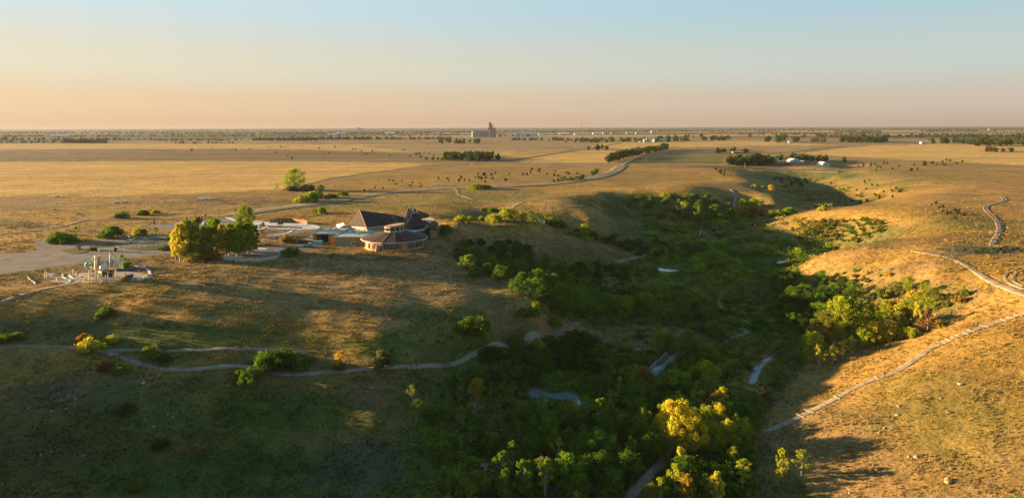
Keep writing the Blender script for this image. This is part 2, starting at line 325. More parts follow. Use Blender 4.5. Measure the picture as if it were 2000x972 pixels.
# ------------------------------------------------------------------ ground cover (what grows where), one colour per vertex
STRAW = np.array((.295, .178, .048)); FIELD = np.array((.50, .315, .10)); BROWN = np.array((.195, .125, .055)); OLIVE = np.array((.135, .125, .04))
GREEN = np.array((.052, .082, .014)); DARK = np.array((.030, .052, .010)); GOLD = np.array((.345, .21, .048)); GREY = np.array((.12, .115, .085)); STUB = np.array((.33, .235, .12))
SAND = np.array((.34, .26, .17))
def lay(C, w, col):
    w = np.clip(w, 0, 1)[..., None]; C[:] = C * (1 - w) + col * w
def cover(X, Y, Z):
    d = np.hypot(X, Y)
    C = np.empty(X.shape + (3,)); C[:] = STRAW
    n1 = fbm(X, Y, 60, 31, 4); n2 = fbm(X, Y, 14, 41, 4); n3 = fbm(X, Y, 220, 51, 3); n4 = fbm(X * .35, Y * 1.5, 40, 61, 4)
    vis = Y > 60
    Ys = np.where(vis, Y, 60.0)
    PX, PY = project(X, Ys, Z); PX = np.where(vis, PX, -9999.); PY = np.where(vis, PY, 2000.)
    lay(C, .75 * sstep(.48, .66, n1) , BROWN * 1.25)
    lay(C, .6 * sstep(.5, .7, n2), GOLD)
    lay(C, .45 * sstep(.52, .68, n3) * sstep(.4, .6, n2), OLIVE * 1.3)
    lay(C, .5 * sstep(.55, .72, n4), BROWN)
    # greener in the hollows and on the valley floor
    e = 2.0; sl = np.hypot(hz(X + e, Y) - hz(X - e, Y), hz(X, Y + e) - hz(X, Y - e)) / (2 * e)
    low = sstep(-15.5, -19.5, Z + (n2 - .5) * 5) * (1 - sstep(.09, .16, sl) * (X > 32) * (Y < 260))
    lay(C, low * .95, np.array((.115, .155, .026))); lay(C, low * sstep(.4, .58, n2), np.array((.080, .140, .018))); lay(C, low * sstep(.5, .62, n1) * .7, GREEN)
    mid = sstep(-6, -13, Z + (n1 - .5) * 8) * (X < 60) * (d < 420)
    lay(C, mid * .75 * sstep(.25, .55, n2), OLIVE * .7); lay(C, mid * .6 * sstep(.45, .6, n1), GREEN * 1.25)
    def blob(px, py, rx, ry, col, w=1., soft=.55, seed=0):
        g = ((PX - px) / rx) ** 2 + ((PY - py) / ry) ** 2
        lay(C, w * (1 - sstep(1 - soft, 1 + soft, g + (n2 - .5) * 2.6 + (fbm(X, Y, 5, 70 + seed, 3) - .5) * 1.6)), col)
    BL = [  # px, py, rx, ry, colour, weight
        (720, 560, 420, 60, BROWN * 1.45, .8), (900, 620, 200, 50, BROWN * 1.35, .7), (250, 660, 330, 26, GREEN * 1.25, .8), (740, 680, 95, 32, GREEN * 1.15, .9), (560, 705, 70, 22, GREEN, .9),
        (620, 800, 170, 40, GREEN * 1.15, .85), (860, 760, 110, 28, GREEN * 1.1, .7), (430, 600, 70, 18, OLIVE, .8), (900, 640, 90, 40, GREEN * 1.4, .7), (960, 590, 40, 22, OLIVE, .7),
        (820, 610, 60, 16, OLIVE, .7), (250, 690, 160, 18, GREEN * 1.2, .6), (110, 640, 130, 22, OLIVE * .9, .8), (180, 770, 140, 50, GREY * .8, .55), (350, 800, 260, 60, GREEN * 1.2, .6), (120, 900, 260, 60, OLIVE * .6, .7),
        (520, 930, 220, 50, GREEN * 1.05, .8), (330, 920, 160, 40, DARK * 1.6, .5), (780, 930, 150, 50, GREEN * 1.3, .7), (600, 960, 120, 30, OLIVE * .9, .5), (720, 765, 60, 40, BROWN * .8, .8), (700, 905, 90, 50, GREY * .7, .6),
        (40, 728, 90, 22, STRAW, .9), (200, 580, 200, 8, STRAW, .5), (300, 590, 120, 12, STRAW * 1.1, .8), (60, 490, 0.1, 1, STRAW, 0),
        (1250, 660, 190, 26, BROWN * 1.3, .85), (1100, 640, 60, 16, BROWN * 1.3, .6), (1350, 452, 160, 14, OLIVE, .9), (1420, 480, 90, 8, BROWN * 1.2, .7), (1180, 560, 60, 18, OLIVE * .9, .7),
        (1300, 440, 130, 50, DARK * 1.6, .7), (1290, 400, 140, 22, GREEN * .9, .85), (1560, 375, 90, 24, GREEN * 1.3, .8), (1530, 345, 60, 12, GREEN * 1.6, .8), (1480, 400, 60, 12, BROWN * 1.1, .5),
        (1640, 340, 40, 8, OLIVE, .8), (1650, 455, 110, 26, OLIVE * .8, .8), (1700, 470, 60, 16, OLIVE, .7), (1680, 530, 80, 12, OLIVE, .5), (1640, 390, 80, 20, OLIVE * .7, .8), (1720, 350, 140, 20, OLIVE * 1.1, .6), (1600, 340, 60, 10, GREEN, .7),
        (1920, 490, 130, 9, GREY * .9, .85), (1880, 440, 80, 14, OLIVE * 1.3, .5), (1700, 420, 170, 16, GOLD, .5), (1730, 600, 110, 40, OLIVE * .8, .9), (1850, 570, 60, 24, OLIVE, .6), (1560, 770, 70, 50, BROWN * 1.2, .5),
        (1500, 900, 60, 60, BROWN, .6), (1690, 925, 140, 30, BROWN * 1.3, .5), (1950, 900, 120, 70, BROWN * 1.4, .6), (1650, 760, 100, 30, GOLD * .9, .5), (1880, 680, 120, 40, GOLD, .5),
        (950, 430, 90, 14, OLIVE, .6), (1000, 450, 120, 8, STRAW, .8), (1000, 410, 40, 10, OLIVE * .7, .7), (1110, 415, 60, 10, STRAW * 1.1, .7), (900, 470, 60, 16, BROWN, .7), (1100, 470, 120, 16, BROWN * 1.1, .7),
        (700, 400, 200, 12, OLIVE * 1.3, .5), (950, 390, 100, 8, OLIVE, .5), (40, 440, 80, 8, OLIVE * .7, .8), (70, 530, 70, 14, OLIVE, .5), (200, 395, 140, 12, BROWN * 1.3, .5), (430, 392, 110, 9, BROWN * .9, .7), (250, 370, 180, 3, OLIVE, .5),
        (410, 351, 42, 3, BROWN * .5, .9), (520, 395, 90, 7, BROWN * .8, .6), (40, 395, 70, 16, BROWN * 1.2, .8), (1010, 385, 110, 8, OLIVE, .4), (1330, 356, 60, 7, STRAW, .5), (760, 500, 110, 8, BROWN * .7, .7),
    ]
    for i, b in enumerate(BL): blob(*b[:5], w=b[5], seed=i)
    # ---- farmland on the plain: fields as parcels with straight edges
    def parcel(pts, col, w=1., wob=.0, rows=0.):
        P = [at_z(a, b, 0) for a, b in pts]
        xs = [p.x for p in P]; ys = [p.y for p in P]
        m = (X > min(xs)) & (X < max(xs)) & (Y > min(ys)) & (Y < max(ys))
        if not m.any(): return
        sd = poly_sd(X[m], Y[m], P) + (n2[m] - .5) * wob
        ww = w * (1 - sstep(-3, 1, sd))
        c = np.array(col)[None] * (1 + rows * (vnoise(X[m] * .02, Y[m], 14, 5) - .5))[:, None]
        sub = C[m]; sub = sub * (1 - ww[:, None]) + c * ww[:, None]; C[m] = sub
    far = sstep(700, 900, d)
    lay(C, far * sstep(600, 1500, d) * .8, STUB * .82)
    parcel([(-700, 318), (560, 315), (845, 319), (640, 349), (560, 368), (330, 380), (-700, 388)], FIELD * .98, .85, 40, .3)
    parcel([(-700, 282), (430, 281), (1000, 285), (1010, 304), (600, 292), (300, 290), (-700, 296)], FIELD * 1.0, .85, 40, .3)
    parcel([(-700, 297), (300, 291), (600, 293), (850, 304), (850, 312), (560, 313), (-700, 316)], STUB * .5, .92, 60, .8)
    parcel([(840, 279), (1165, 279), (1115, 288), (850, 303), (700, 285)], STUB * .85, .9, 30, .5)
    parcel([(1180, 278), (1440, 273), (1640, 284), (1340, 287), (1300, 286), (1240, 292), (1150, 288)], FIELD, .9, 20, .25)
    parcel([(1130, 293), (1240, 293), (1190, 318), (1000, 317)], FIELD * 1.0, .9, 10, .35)
    parcel([(1000, 297), (1115, 291), (1040, 307), (980, 312)], FIELD * .85, .9, 10, .3)
    parcel([(1300, 292), (1500, 290), (1480, 305), (1240, 306), (1260, 298)], STUB * .45, .95, 10, .6)
    parcel([(1250, 307), (1420, 306), (1410, 320), (1200, 320)], OLIVE * 1.0, .95, 10, .5)
    parcel([(1700, 284), (1850, 281), (2600, 288), (2600, 322), (2000, 323), (1740, 311), (1590, 303), (1560, 300), (1620, 292)], FIELD * 1.05, .95, 20, .3)
    parcel([(1400, 284), (1560, 284), (1600, 292), (1540, 298), (1440, 290)], STUB * .9, .8, 20, .3)
    parcel([(1500, 258), (1700, 257), (2200, 256), (2200, 264), (1700, 265), (1500, 266)], FIELD * .9, .8, 30, .2)
    parcel([(1000, 262), (1400, 257), (1480, 263), (1200, 274), (1000, 276)], STUB * .85, .9, 30, .5)
    parcel([(1700, 268), (2200, 270), (2200, 280), (1850, 279), (1700, 281)], STUB * .95, .8, 30, .3)
    # remote country: strips of stubble, fallow, pasture and bush
    st = fbm(X * .22, Y, 900, 91, 3)
    rem = sstep(2600, 3600, d)
    lay(C, rem * sstep(.45, .5, st), np.array((.075, .075, .035))); lay(C, rem * (1 - sstep(.40, .43, st)), FIELD * .8); lay(C, rem * sstep(.55, .58, st), DARK * 1.6)
    lay(C, rem * sstep(-200, -1300, X) * .8, np.array((.07, .075, .028))); lay(C, rem * sstep(6000, 9000, d) * .6, np.array((.06, .062, .03)))
    # dark fence lines, headlands and drains between the parcels
    def streak(pts, wpx, col, w=.8):
        P = [ground(a, b) for a, b in pts]; dd = np.full(X.shape, 1e9)
        for a, b in zip(P[:-1], P[1:]):
            ex, ey = b.x - a.x, b.y - a.y; wx, wy = X - a.x, Y - a.y
            t = np.clip((wx * ex + wy * ey) / (ex * ex + ey * ey), 0, 1); dd = np.minimum(dd, np.hypot(wx - ex * t, wy - ey * t))
        lay(C, w * (1 - sstep(wpx * .6, wpx * 1.3, dd * (1 + (n2 - .5) * .8))), col)
    streak([(-300, 317), (300, 313), (820, 314), (1000, 315)], 8, OLIVE * .7, .9)
    streak([(-300, 299), (120, 300), (300, 299), (600, 301), (850, 302)], 9, OLIVE * .7, .8)
    streak([(200, 297), (290, 294), (330, 296)], 14, BROWN * .5, .9)
    streak([(360, 296), (500, 289), (600, 284)], 6, OLIVE * .7, .8)
    streak([(-300, 280), (500, 279), (850, 279)], 16, OLIVE * .6, .8)
    streak([(560, 370), (650, 348), (780, 331), (870, 322), (980, 313), (1040, 306), (1110, 296), (1160, 289), (1212, 279)], 3.5, OLIVE * .75, .8)
    streak([(600, 366), (760, 346), (930, 322)], 2.2, BROWN * 1.4, .7)
    streak([(860, 306), (1000, 304), (1120, 293), (1250, 291)], 4, OLIVE * .6, .9)
    streak([(1260, 291), (1480, 288), (1600, 288)], 4, OLIVE * .6, .7)
    streak([(1220, 328), (1340, 327), (1450, 325)], 3, GREEN * .9, .9)
    streak([(1000, 320), (1180, 322)], 3, OLIVE * .8, .8)
    streak([(1740, 323), (2000, 325), (2300, 326)], 3, BROWN * .6, .8)
    streak([(1620, 302), (1720, 304), (1860, 310)], 2.5, BROWN * .8, .6)
    streak([(0, 403), (60, 409), (150, 414), (165, 423)], 1.2, OLIVE * .6, .7)
    streak([(1500, 300), (1560, 296), (1600, 290), (1650, 286)], 10, OLIVE * .8, .8)
    return C
GC = cover(GX, GY, GZ)

def ground_material():
    s = N('ground_cover', .95, .08)
    a = s.n('ShaderNodeVertexColor', layer_name='cover').outputs[0]
    p = s.pos()
    m = s.n('ShaderNodeMapping'); s.l(p, m.inputs[0]); m.inputs['Scale'].default_value = (.55, 1.0, 1.0)
    f1 = s.noise(p, 1.6, 6, .75); f2 = s.noise(p, .34, 5, .62); f3 = s.noise(m.outputs[0], .07, 5, .65); f4 = s.noise(p, .011, 4, .6)
    c = s.mix(1.0, a, s.ramp(f1, [(.28, (.42, .42, .40)), (.5, (.98, .98, .98)), (.74, (1.7, 1.66, 1.55))]), 'MULTIPLY')
    c = s.mix(1.0, c, s.ramp(f2, [(.3, (.66, .72, .62)), (.52, (1, 1, 1)), (.72, (1.3, 1.22, 1.1))]), 'MULTIPLY')
    c = s.mix(1.0, c, s.ramp(f3, [(.32, (.74, .78, .66)), (.52, (1, 1, 1)), (.72, (1.22, 1.17, 1.1))]), 'MULTIPLY')
    c = s.mix(1.0, c, s.ramp(f4, [(.34, (.84, .88, .8)), (.52, (1, 1, 1)), (.7, (1.1, 1.07, 1.02))]), 'MULTIPLY')
    s.l(c, s.b.inputs['Base Color'])
    h = s.math('ADD', s.math('MULTIPLY', f1, .45), s.math('ADD', s.math('MULTIPLY', f2, 1.0), s.math('MULTIPLY', f3, 1.6)))
    s.bump(h, .8, .8)
    return s.m
M_GROUND = ground_material()
_na, _nl = GX.shape
_V = np.stack([GX, GY, GZ], -1)[:-1].reshape(-1, 3)
_ii, _jj = np.meshgrid(np.arange(_na - 1), np.arange(_nl - 1), indexing='ij')
_i2 = (_ii + 1) % (_na - 1)
_F = np.stack([_ii * _nl + _jj, _ii * _nl + _jj + 1, _i2 * _nl + _jj + 1, _i2 * _nl + _jj], -1).reshape(-1, 4)
_c0 = len(_V); _V = np.concatenate([_V, [[0, 0, -27.0]]])
ground_o = np_mesh('ground', _V, _F, M_GROUND, smooth=True)
prop(ground_o, 'rolling prairie ground with a wooded creek valley cut into it', kind='structure')
_ca = ground_o.data.color_attributes.new('cover', 'FLOAT_COLOR', 'POINT')
_cc = np.ones((len(_V), 4), np.float32); _cc[:-1, :3] = GC[:-1].reshape(-1, 3); _ca.data.foreach_set('color', _cc.ravel())
_k0 = [i * _nl for i in range(_na - 1)]
# ------------------------------------------------------------------ foliage and bark
def leaf_material(name, use_attr=False, trans=.35, shift=.32):
    s = N(name, .75, .15); t = s.t
    if use_attr:
        base = s.n('ShaderNodeAttribute', attribute_type='INSTANCER', attribute_name='tint').outputs['Color']
    else:
        base = s.n('ShaderNodeObjectInfo').outputs['Color']
    a = s.n('ShaderNodeVertexColor', layer_name='leaf').outputs[0]
    sep = s.n('ShaderNodeSeparateColor'); s.l(a, sep.inputs[0])
    c = s.mix(1.0, base, s.ramp(sep.outputs[0], [(0, (.42, .46, .42)), (.5, (1, 1, 1)), (1, (1.7, 1.55, 1.25))]), 'MULTIPLY')
    c = s.mix(s.math('MULTIPLY', sep.outputs[1], shift), c, s.mix(1.0, base, (2.3, 1.45, .8), 'MULTIPLY'))
    d = s.n('ShaderNodeBsdfDiffuse'); tr = s.n('ShaderNodeBsdfTranslucent'); mx = s.n('ShaderNodeMixShader'); mx.inputs[0].default_value = trans
    s.l(c, d.inputs[0]); s.l(c, tr.inputs[0]); s.l(d.outputs[0], mx.inputs[1]); s.l(tr.outputs[0], mx.inputs[2]); s.l(mx.outputs[0], s.out.inputs['Surface'])
    t.nodes.remove(s.b)
    return s.m
M_LEAF = leaf_material('leaves'); M_LEAF_I = leaf_material('undergrowth_leaves', True); M_GRASS_I = leaf_material('dry_grass_blades', True, .2, .0)
M_BARK = simple('bark', (.11, .085, .06), .95, .4, 3, .6)
M_BARK_PALE = simple('pale_bark', (.30, .27, .22), .9, .35, 3, .4)

def tubes(segs, sides=5):
    'segs: list of (p0, r0, p1, r1) -> vertex and face arrays'
    V = []; F = []
    for p0, r0, p1, r1 in segs:
        p0 = np.array(p0, float); p1 = np.array(p1, float); a = p1 - p0; a /= np.linalg.norm(a) + 1e-9
        u = np.cross(a, (0.3, 1, .2)); u /= np.linalg.norm(u) + 1e-9; v = np.cross(a, u); b = len(V)
        for p, r in ((p0, r0), (p1, r1)):
            for k in range(sides):
                th = 2 * pi * k / sides; V.append(p + r * (cos(th) * u + sin(th) * v))
        for k in range(sides):
            k2 = (k + 1) % sides; F.append((b + k, b + k2, b + sides + k2, b + sides + k))
    return np.array(V), np.array(F)
def leaf_quads(C, size, r, up=.25, aspect=.62):
    'one small leaf spray (a folded quad) at every centre'
    n = len(C)
    d = r.normal(size=(n, 3)); d[:, 2] += up; d /= np.linalg.norm(d, axis=1)[:, None]
    e = r.normal(size=(n, 3)); e -= (e * d).sum(1)[:, None] * d; e /= np.linalg.norm(e, axis=1)[:, None] + 1e-9
    s = size * r.uniform(.6, 1.3, n)[:, None]
    a = d * s * .5; b = e * s * .5 * aspect
    nn_ = np.cross(d, e) * s * .14
    V = np.stack([C - a, C + b * .9 + nn_, C + a, C - b * .9 + nn_], 1).reshape(-1, 3)
    return V, np.arange(4 * n).reshape(n, 4)
def leaf_colors(o, n, clump, r):
    ca = o.data.color_attributes.new('leaf', 'FLOAT_COLOR', 'POINT')
    col = np.ones((n, 4, 4), np.float32)
    nc = clump.max() + 1
    cb = r.uniform(-.22, .22, nc); cy = (r.uniform(0, 1, nc) < .22) * r.uniform(.3, 1, nc)
    col[:, :, 0] = np.clip(.5 + cb[clump] + r.normal(0, .17, n), 0, 1)[:, None]
    col[:, :, 1] = np.clip(cy[clump] + (r.uniform(0, 1, n) < .12) * .7, 0, 1)[:, None]
    ca.data.foreach_set('color', col.ravel())
def skeleton(kind, h, w, r):
    'limbs and the clump centres they carry'
    segs = []; clumps = []
    if kind in ('poplar', 'round', 'spindly'):
        lean = r.normal(0, .03, 2); n = 7; pts = []
        for i in range(n + 1):
            t = i / n; pts.append(np.array((lean[0] * h * t + r.normal(0, .012) * h * (i > 0), lean[1] * h * t + r.normal(0, .012) * h * (i > 0), h * .86 * t)))
        r0 = .017 * h + .04
        for i in range(n): segs.append((pts[i], r0 * (1 - .85 * i / n), pts[i + 1], r0 * (1 - .85 * (i + 1) / n)))
        lo = {'poplar': .2, 'round': .22, 'spindly': .3}[kind]
        m = {'poplar': 26, 'round': 34, 'spindly': 13}[kind]
        for i in range(m):
            t = lo + (1 - lo) * ((i + r.uniform(0, 1)) / m)
            if kind == 'poplar': rad = w * .5 * (sin(pi * min(1, .12 + .83 * (t - lo) / (1 - lo))) ** .75) * r.uniform(.5, 1.12)
            elif kind == 'round': rad = w * .5 * (sin(pi * (.14 + .8 * (t - lo) / (1 - lo))) ** .6) * r.uniform(.25, 1.3)
            else: rad = w * .5 * (sin(pi * (.12 + .8 * (t - lo) / (1 - lo))) ** .7) * r.uniform(.3, 1.25)
            a = i * 2.4 + r.uniform(-.6, .6)
            b = pts[min(n, max(1, int((t - .12) * n)))]
            c = np.array((b[0] + cos(a) * rad, b[1] + sin(a) * rad, h * t * .96))
            mid = b * .45 + c * .55 - np.array((0, 0, .05 * h))
            segs.append((b, r0 * .34, mid, r0 * .2)); segs.append((mid, r0 * .2, c, r0 * .07))
            clumps.append((c, w * r.uniform(.10, .20)))
        clumps.append((pts[-1], w * .17)); clumps.append((pts[-1] + np.array((0, 0, h * .07)), w * .10))
    elif kind == 'bush':
        m = 22
        for i in range(m):
            a = i * 2.4 + r.uniform(-.5, .5); q = sqrt((i + .5) / m) * r.uniform(.75, 1.1)
            top = h * (1 - .55 * q * q) * r.uniform(.72, 1.1)
            c = np.array((cos(a) * q * w * .5, sin(a) * q * w * .5, max(.3 * h, top - .18 * h)))
            segs.append((np.array((c[0] * .15, c[1] * .15, 0)), .035 + .008 * h, c, .012))
            clumps.append((c, w * r.uniform(.11, .19)))
            if r.uniform() < .6: clumps.append((c * np.array((1, 1, .5)), w * r.uniform(.10, .16)))
    return segs, clumps
def plant_mesh(name, kind, h, w, leaf, per, seed, mat=None, bark=None):
    'returns (stem object, foliage object), not linked to the scene'
    r = np.random.default_rng(seed)
    segs, clumps = skeleton(kind, h, w, r)
    V, F = tubes(segs, 5)
    so = np_mesh('trunk', V, F, bark or M_BARK, smooth=True)
    C = []; cl = []
    for k, (c, rad) in enumerate(clumps):
        n = int(per * r.uniform(.6, 1.4)); d = r.normal(size=(n, 3)); d /= np.linalg.norm(d, axis=1)[:, None]
        q = rad * r.uniform(.35, 1.0, n)[:, None] ** .6
        # outlying sprigs make the outline uneven
        q = q * np.where(r.uniform(0, 1, n) < .12, r.uniform(1.1, 1.6, n), 1)[:, None]
        p = c + d * q * np.array((1, 1, .82)); p[:, 2] = np.maximum(p[:, 2], .12)
        C.append(p); cl += [k] * n
    C = np.concatenate(C); V, F = leaf_quads(C, leaf, r)
    fo = np_mesh('crown', V, F, mat or M_LEAF)
    leaf_colors(fo, len(C), np.array(cl), r)
    for o in (so, fo): COL.objects.unlink(o)
    return so, fo
PROTO = {}
def protos(key, kind, n, h, w, leaf, per, seed, bark=None):
    PROTO[key] = [plant_mesh(key, kind, h * (1 + .12 * (i % 3 - 1)), w * (1 + .1 * ((i * 2) % 3 - 1)), leaf, per, seed + i, bark=bark) + (h * (1 + .12 * (i % 3 - 1)),) for i in range(n)]
protos('poplar', 'poplar', 4, 10, 4.6, .40, 150, 100, M_BARK_PALE)
protos('round', 'round', 6, 8, 7.0, .38, 135, 200)
protos('spindly', 'spindly', 3, 6, 3.0, .34, 60, 300, M_BARK_PALE)
protos('bush', 'bush', 5, 3, 4.6, .36, 85, 400)
protos('sapling', 'spindly', 2, 3.2, 1.7, .22, 40, 500, M_BARK_PALE)
for p in [x for v in PROTO.values() for x in v]: p[0].data.name = 'trunk'; p[1].data.name = 'crown'

LEAFC = dict(green=(.120, .205, .020), deep=(.086, .160, .018), dark=(.056, .102, .015), lime=(.180, .262, .020), yellow=(.45, .42, .030), gold=(.38, .30, .032), ochre=(.25, .165, .036), rust=(.21, .105, .034),
             olive=(.150, .185, .026), grey=(.10, .115, .06), pale=(.26, .26, .10), yg=(.265, .315, .022), sage=(.090, .125, .040))
def tint(o, cname, amt=.16):
    c = LEAFC[cname]; k = rnd.uniform(1 - amt, 1 + amt); g = rnd.uniform(-amt, amt)
    o.color = (max(0, c[0] * k * (1 + g * .8)), c[1] * k, c[2] * k, 1)
PLANTS = []            # every tree and bush of the scene is noted here and built at the end (j_plants)
def plant(p, key, height, cname, label, group=None, wide=1.0, keep=False):
    'one tree or bush: stands on the ground, its trunk and crown are parts'
    PLANTS.append(dict(x=p[0], y=p[1], h=height, key=key, c=cname, label=label, group=group, wide=wide, bush=key == 'bush', keep=keep, far=False))
def plant_px(px, py, hpx, key, cname, label, group=None, wide=1.0, **kw):
    'placed by its foot in the photograph, height in photograph pixels'
    p = ground(px, py); return plant(p, key, hpx * scale_at(p), cname, label, group, wide, group is None)
def inside(x, y, P):
    c = False; j = len(P) - 1
    for i in range(len(P)):
        if (P[i][1] > y) != (P[j][1] > y) and x < (P[j][0] - P[i][0]) * (y - P[i][1]) / (P[j][1] - P[i][1]) + P[i][0]: c = not c
        j = i
    return c
PLACED = []
# open sight lines: the valley path, the bridge, the pond and the creek are not overgrown on the near side
OPEN = [ground(*q) for q in ((1225, 975), (1240, 956), (1255, 942), (1270, 926), (1285, 910), (1300, 894), (1268, 742), (1280, 730), (1292, 718), (1304, 706), (1320, 696), (1360, 682), (1378, 676), (1440, 659), (1456, 650), (1040, 770), (1058, 764), (1078, 772), (1098, 772), (1118, 778), (1138, 788), (1468, 735), (1478, 716), (1496, 702))]
def blocks(p): return any(-9 < p.y - q.y < 1.2 and abs(p.x - q.x * p.y / q.y) < 3.0 for q in OPEN)
def scatter(poly, n, gap, tries=40):
    'ground places inside an outline of the photograph, kept apart by gap metres'
    xs = [q[0] for q in poly]; ys = [q[1] for q in poly]; out = []
    for _ in range(n * tries):
        if len(out) >= n: break
        x, y = rnd.uniform(min(xs), max(xs)), rnd.uniform(min(ys), max(ys))
        if not inside(x, y, poly): continue
        p = ground(x, y)
        if any((p.x - q[0]) ** 2 + (p.y - q[1]) ** 2 < ((gap + q[2]) / 2) ** 2 for q in PLACED): continue
        if blocks(p): continue
        PLACED.append((p.x, p.y, gap)); out.append(p)
    return out
def grove(poly, n, gap, kinds, label, group, hr=(1, 1), wide=(.9, 1.15)):
    'kinds: list of (weight, prototype, height m, colour, words)'
    tot = sum(k[0] for k in kinds)
    for p in scatter(poly, n, gap):
        q = rnd.uniform(0, tot)
        for w, key, h, c, words in kinds:
            q -= w
            if q <= 0: break
        plant(p, key, h * rnd.uniform(.78, 1.22), c, words + ' ' + label, group, rnd.uniform(*wide))
# ------------------------------------------------------------------ trees and bushes one by one
# clump beside the service yard (left to right)
G = 'trees of the clump beside the service yard'
for px, py, h, key, c, lab, w in (
    (352, 512, 78, 'poplar', 'yellow', 'bright yellow aspen at the near end of the clump beside the service yard', 0.77),
    (372, 505, 78, 'poplar', 'lime', 'tall lime green poplar right behind the bright yellow aspen', 1.18),
    (394, 504, 64, 'poplar', 'yg', 'yellow green tree in the middle front of the clump by the yard', 1.03),
    (384, 494, 72, 'poplar', 'olive', 'olive poplar showing between two greener poplars of the yard clump', 0.84),
    (410, 497, 58, 'poplar', 'olive', 'narrow olive tree under the tallest poplars of the yard clump', 0.84),
    (420, 490, 66, 'poplar', 'lime', 'lime poplar straight behind the golden aspen of the yard clump', 1.03),
    (433, 500, 64, 'poplar', 'gold', 'slim golden aspen half way along the yard clump', 0.79),
    (448, 500, 66, 'poplar', 'yg', 'broad yellow green tree left of the green right end of the yard clump', 1.26),
    (462, 502, 68, 'poplar', 'lime', 'broad lime tree above the low pale board fence', 1.21),
    (478, 498, 64, 'poplar', 'lime', 'full green tree closing the right end of the yard clump', 1.18),
    (494, 494, 55, 'poplar', 'green', 'smaller green tree leaning over the yard driveway', 0.94),
    (475, 463, 62, 'round', 'lime', 'lone lime green tree standing at the edge of the concrete plaza', .62),
    (343, 508, 60, 'poplar', 'yellow', 'smaller yellow aspen at the outermost left of the yard clump', .8),
    (362, 509, 66, 'poplar', 'yg', 'yellow green poplar between the two leftmost yellow aspens', .85),
    (383, 507, 70, 'poplar', 'lime', 'lime poplar in the front rank of the yard clump', .9),
    (403, 505, 60, 'poplar', 'yg', 'slim yellow green poplar in the front rank of the yard clump', .9),
    (415, 504, 64, 'poplar', 'lime', 'slim lime poplar left of the golden aspen of the yard clump', .85),
    (426, 497, 72, 'poplar', 'lime', 'tallest lime poplar above the golden aspen of the yard clump', .8),
    (441, 503, 56, 'poplar', 'yg', 'yellow green poplar right of the golden aspen of the yard clump', .85),
    (470, 503, 58, 'poplar', 'lime', 'lime poplar above the fence end of the yard clump', .95),
    (486, 498, 54, 'poplar', 'yg', 'yellowish poplar between the last two green trees of the yard clump', .9),
    (264, 474, 12, 'spindly', 'yg', 'thin yellowish sapling right of the lone white car', 1.2),
    (283, 474, 11, 'spindly', 'lime', 'thin sapling on the middle parking island', 1.1),
    (150, 487, 9, 'spindly', 'olive', 'tiny sapling left of the red topped post on the small island', 1.3),
    (180, 489, 8, 'bush', 'olive', 'tiny bush right of the red topped post on the small island', 1.2),
    (330, 470, 12, 'spindly', 'olive', 'thin olive sapling on the island nearest the yard clump', 1.2),
    (322, 488, 9, 'bush', 'deep', 'low dark bush by the kerb walk of the car park', 1.6),
    (1292, 842, 48, 'poplar', 'yellow', 'slim yellow poplar at the far left of the cottonwood group', .9),
    (1340, 852, 62, 'spindly', 'yellow', 'loose yellow aspen standing between the two great cottonwoods', 1.5),
    (1376, 872, 66, 'poplar', 'yg', 'yellow green poplar right of the great cottonwoods', .95),
    (1395, 884, 58, 'round', 'yg', 'rounded yellow green tree nearest the stepped trail side of the cottonwoods', .8),
    (1425, 870, 50, 'spindly', 'yellow', 'thin yellow aspen between the cottonwoods and the stepped trail', 1.3),
    (1310, 905, 54, 'round', 'olive', 'olive tree in front of the great cottonwoods', .8),
    (400, 508, 18, 'bush', 'olive', 'olive bush under the yellow green tree of the yard clump', 1.2),
    (422, 507, 17, 'bush', 'ochre', 'russet bush at the foot of the golden aspen', 1.1),
    (375, 511, 16, 'bush', 'gold', 'small golden bush at the foot of the bright yellow aspen', 1.0),
    (512, 462, 26, 'spindly', 'pale', 'thin pale sapling between the plaza and the gravel oval', 1.3),
    (454, 478, 30, 'round', 'olive', 'grey olive tree seen through the gap right of the golden aspen', .8)):
    plant_px(px, py, h, key, c, lab, G if key != 'bush' and 'yard clump' in lab else None, w)
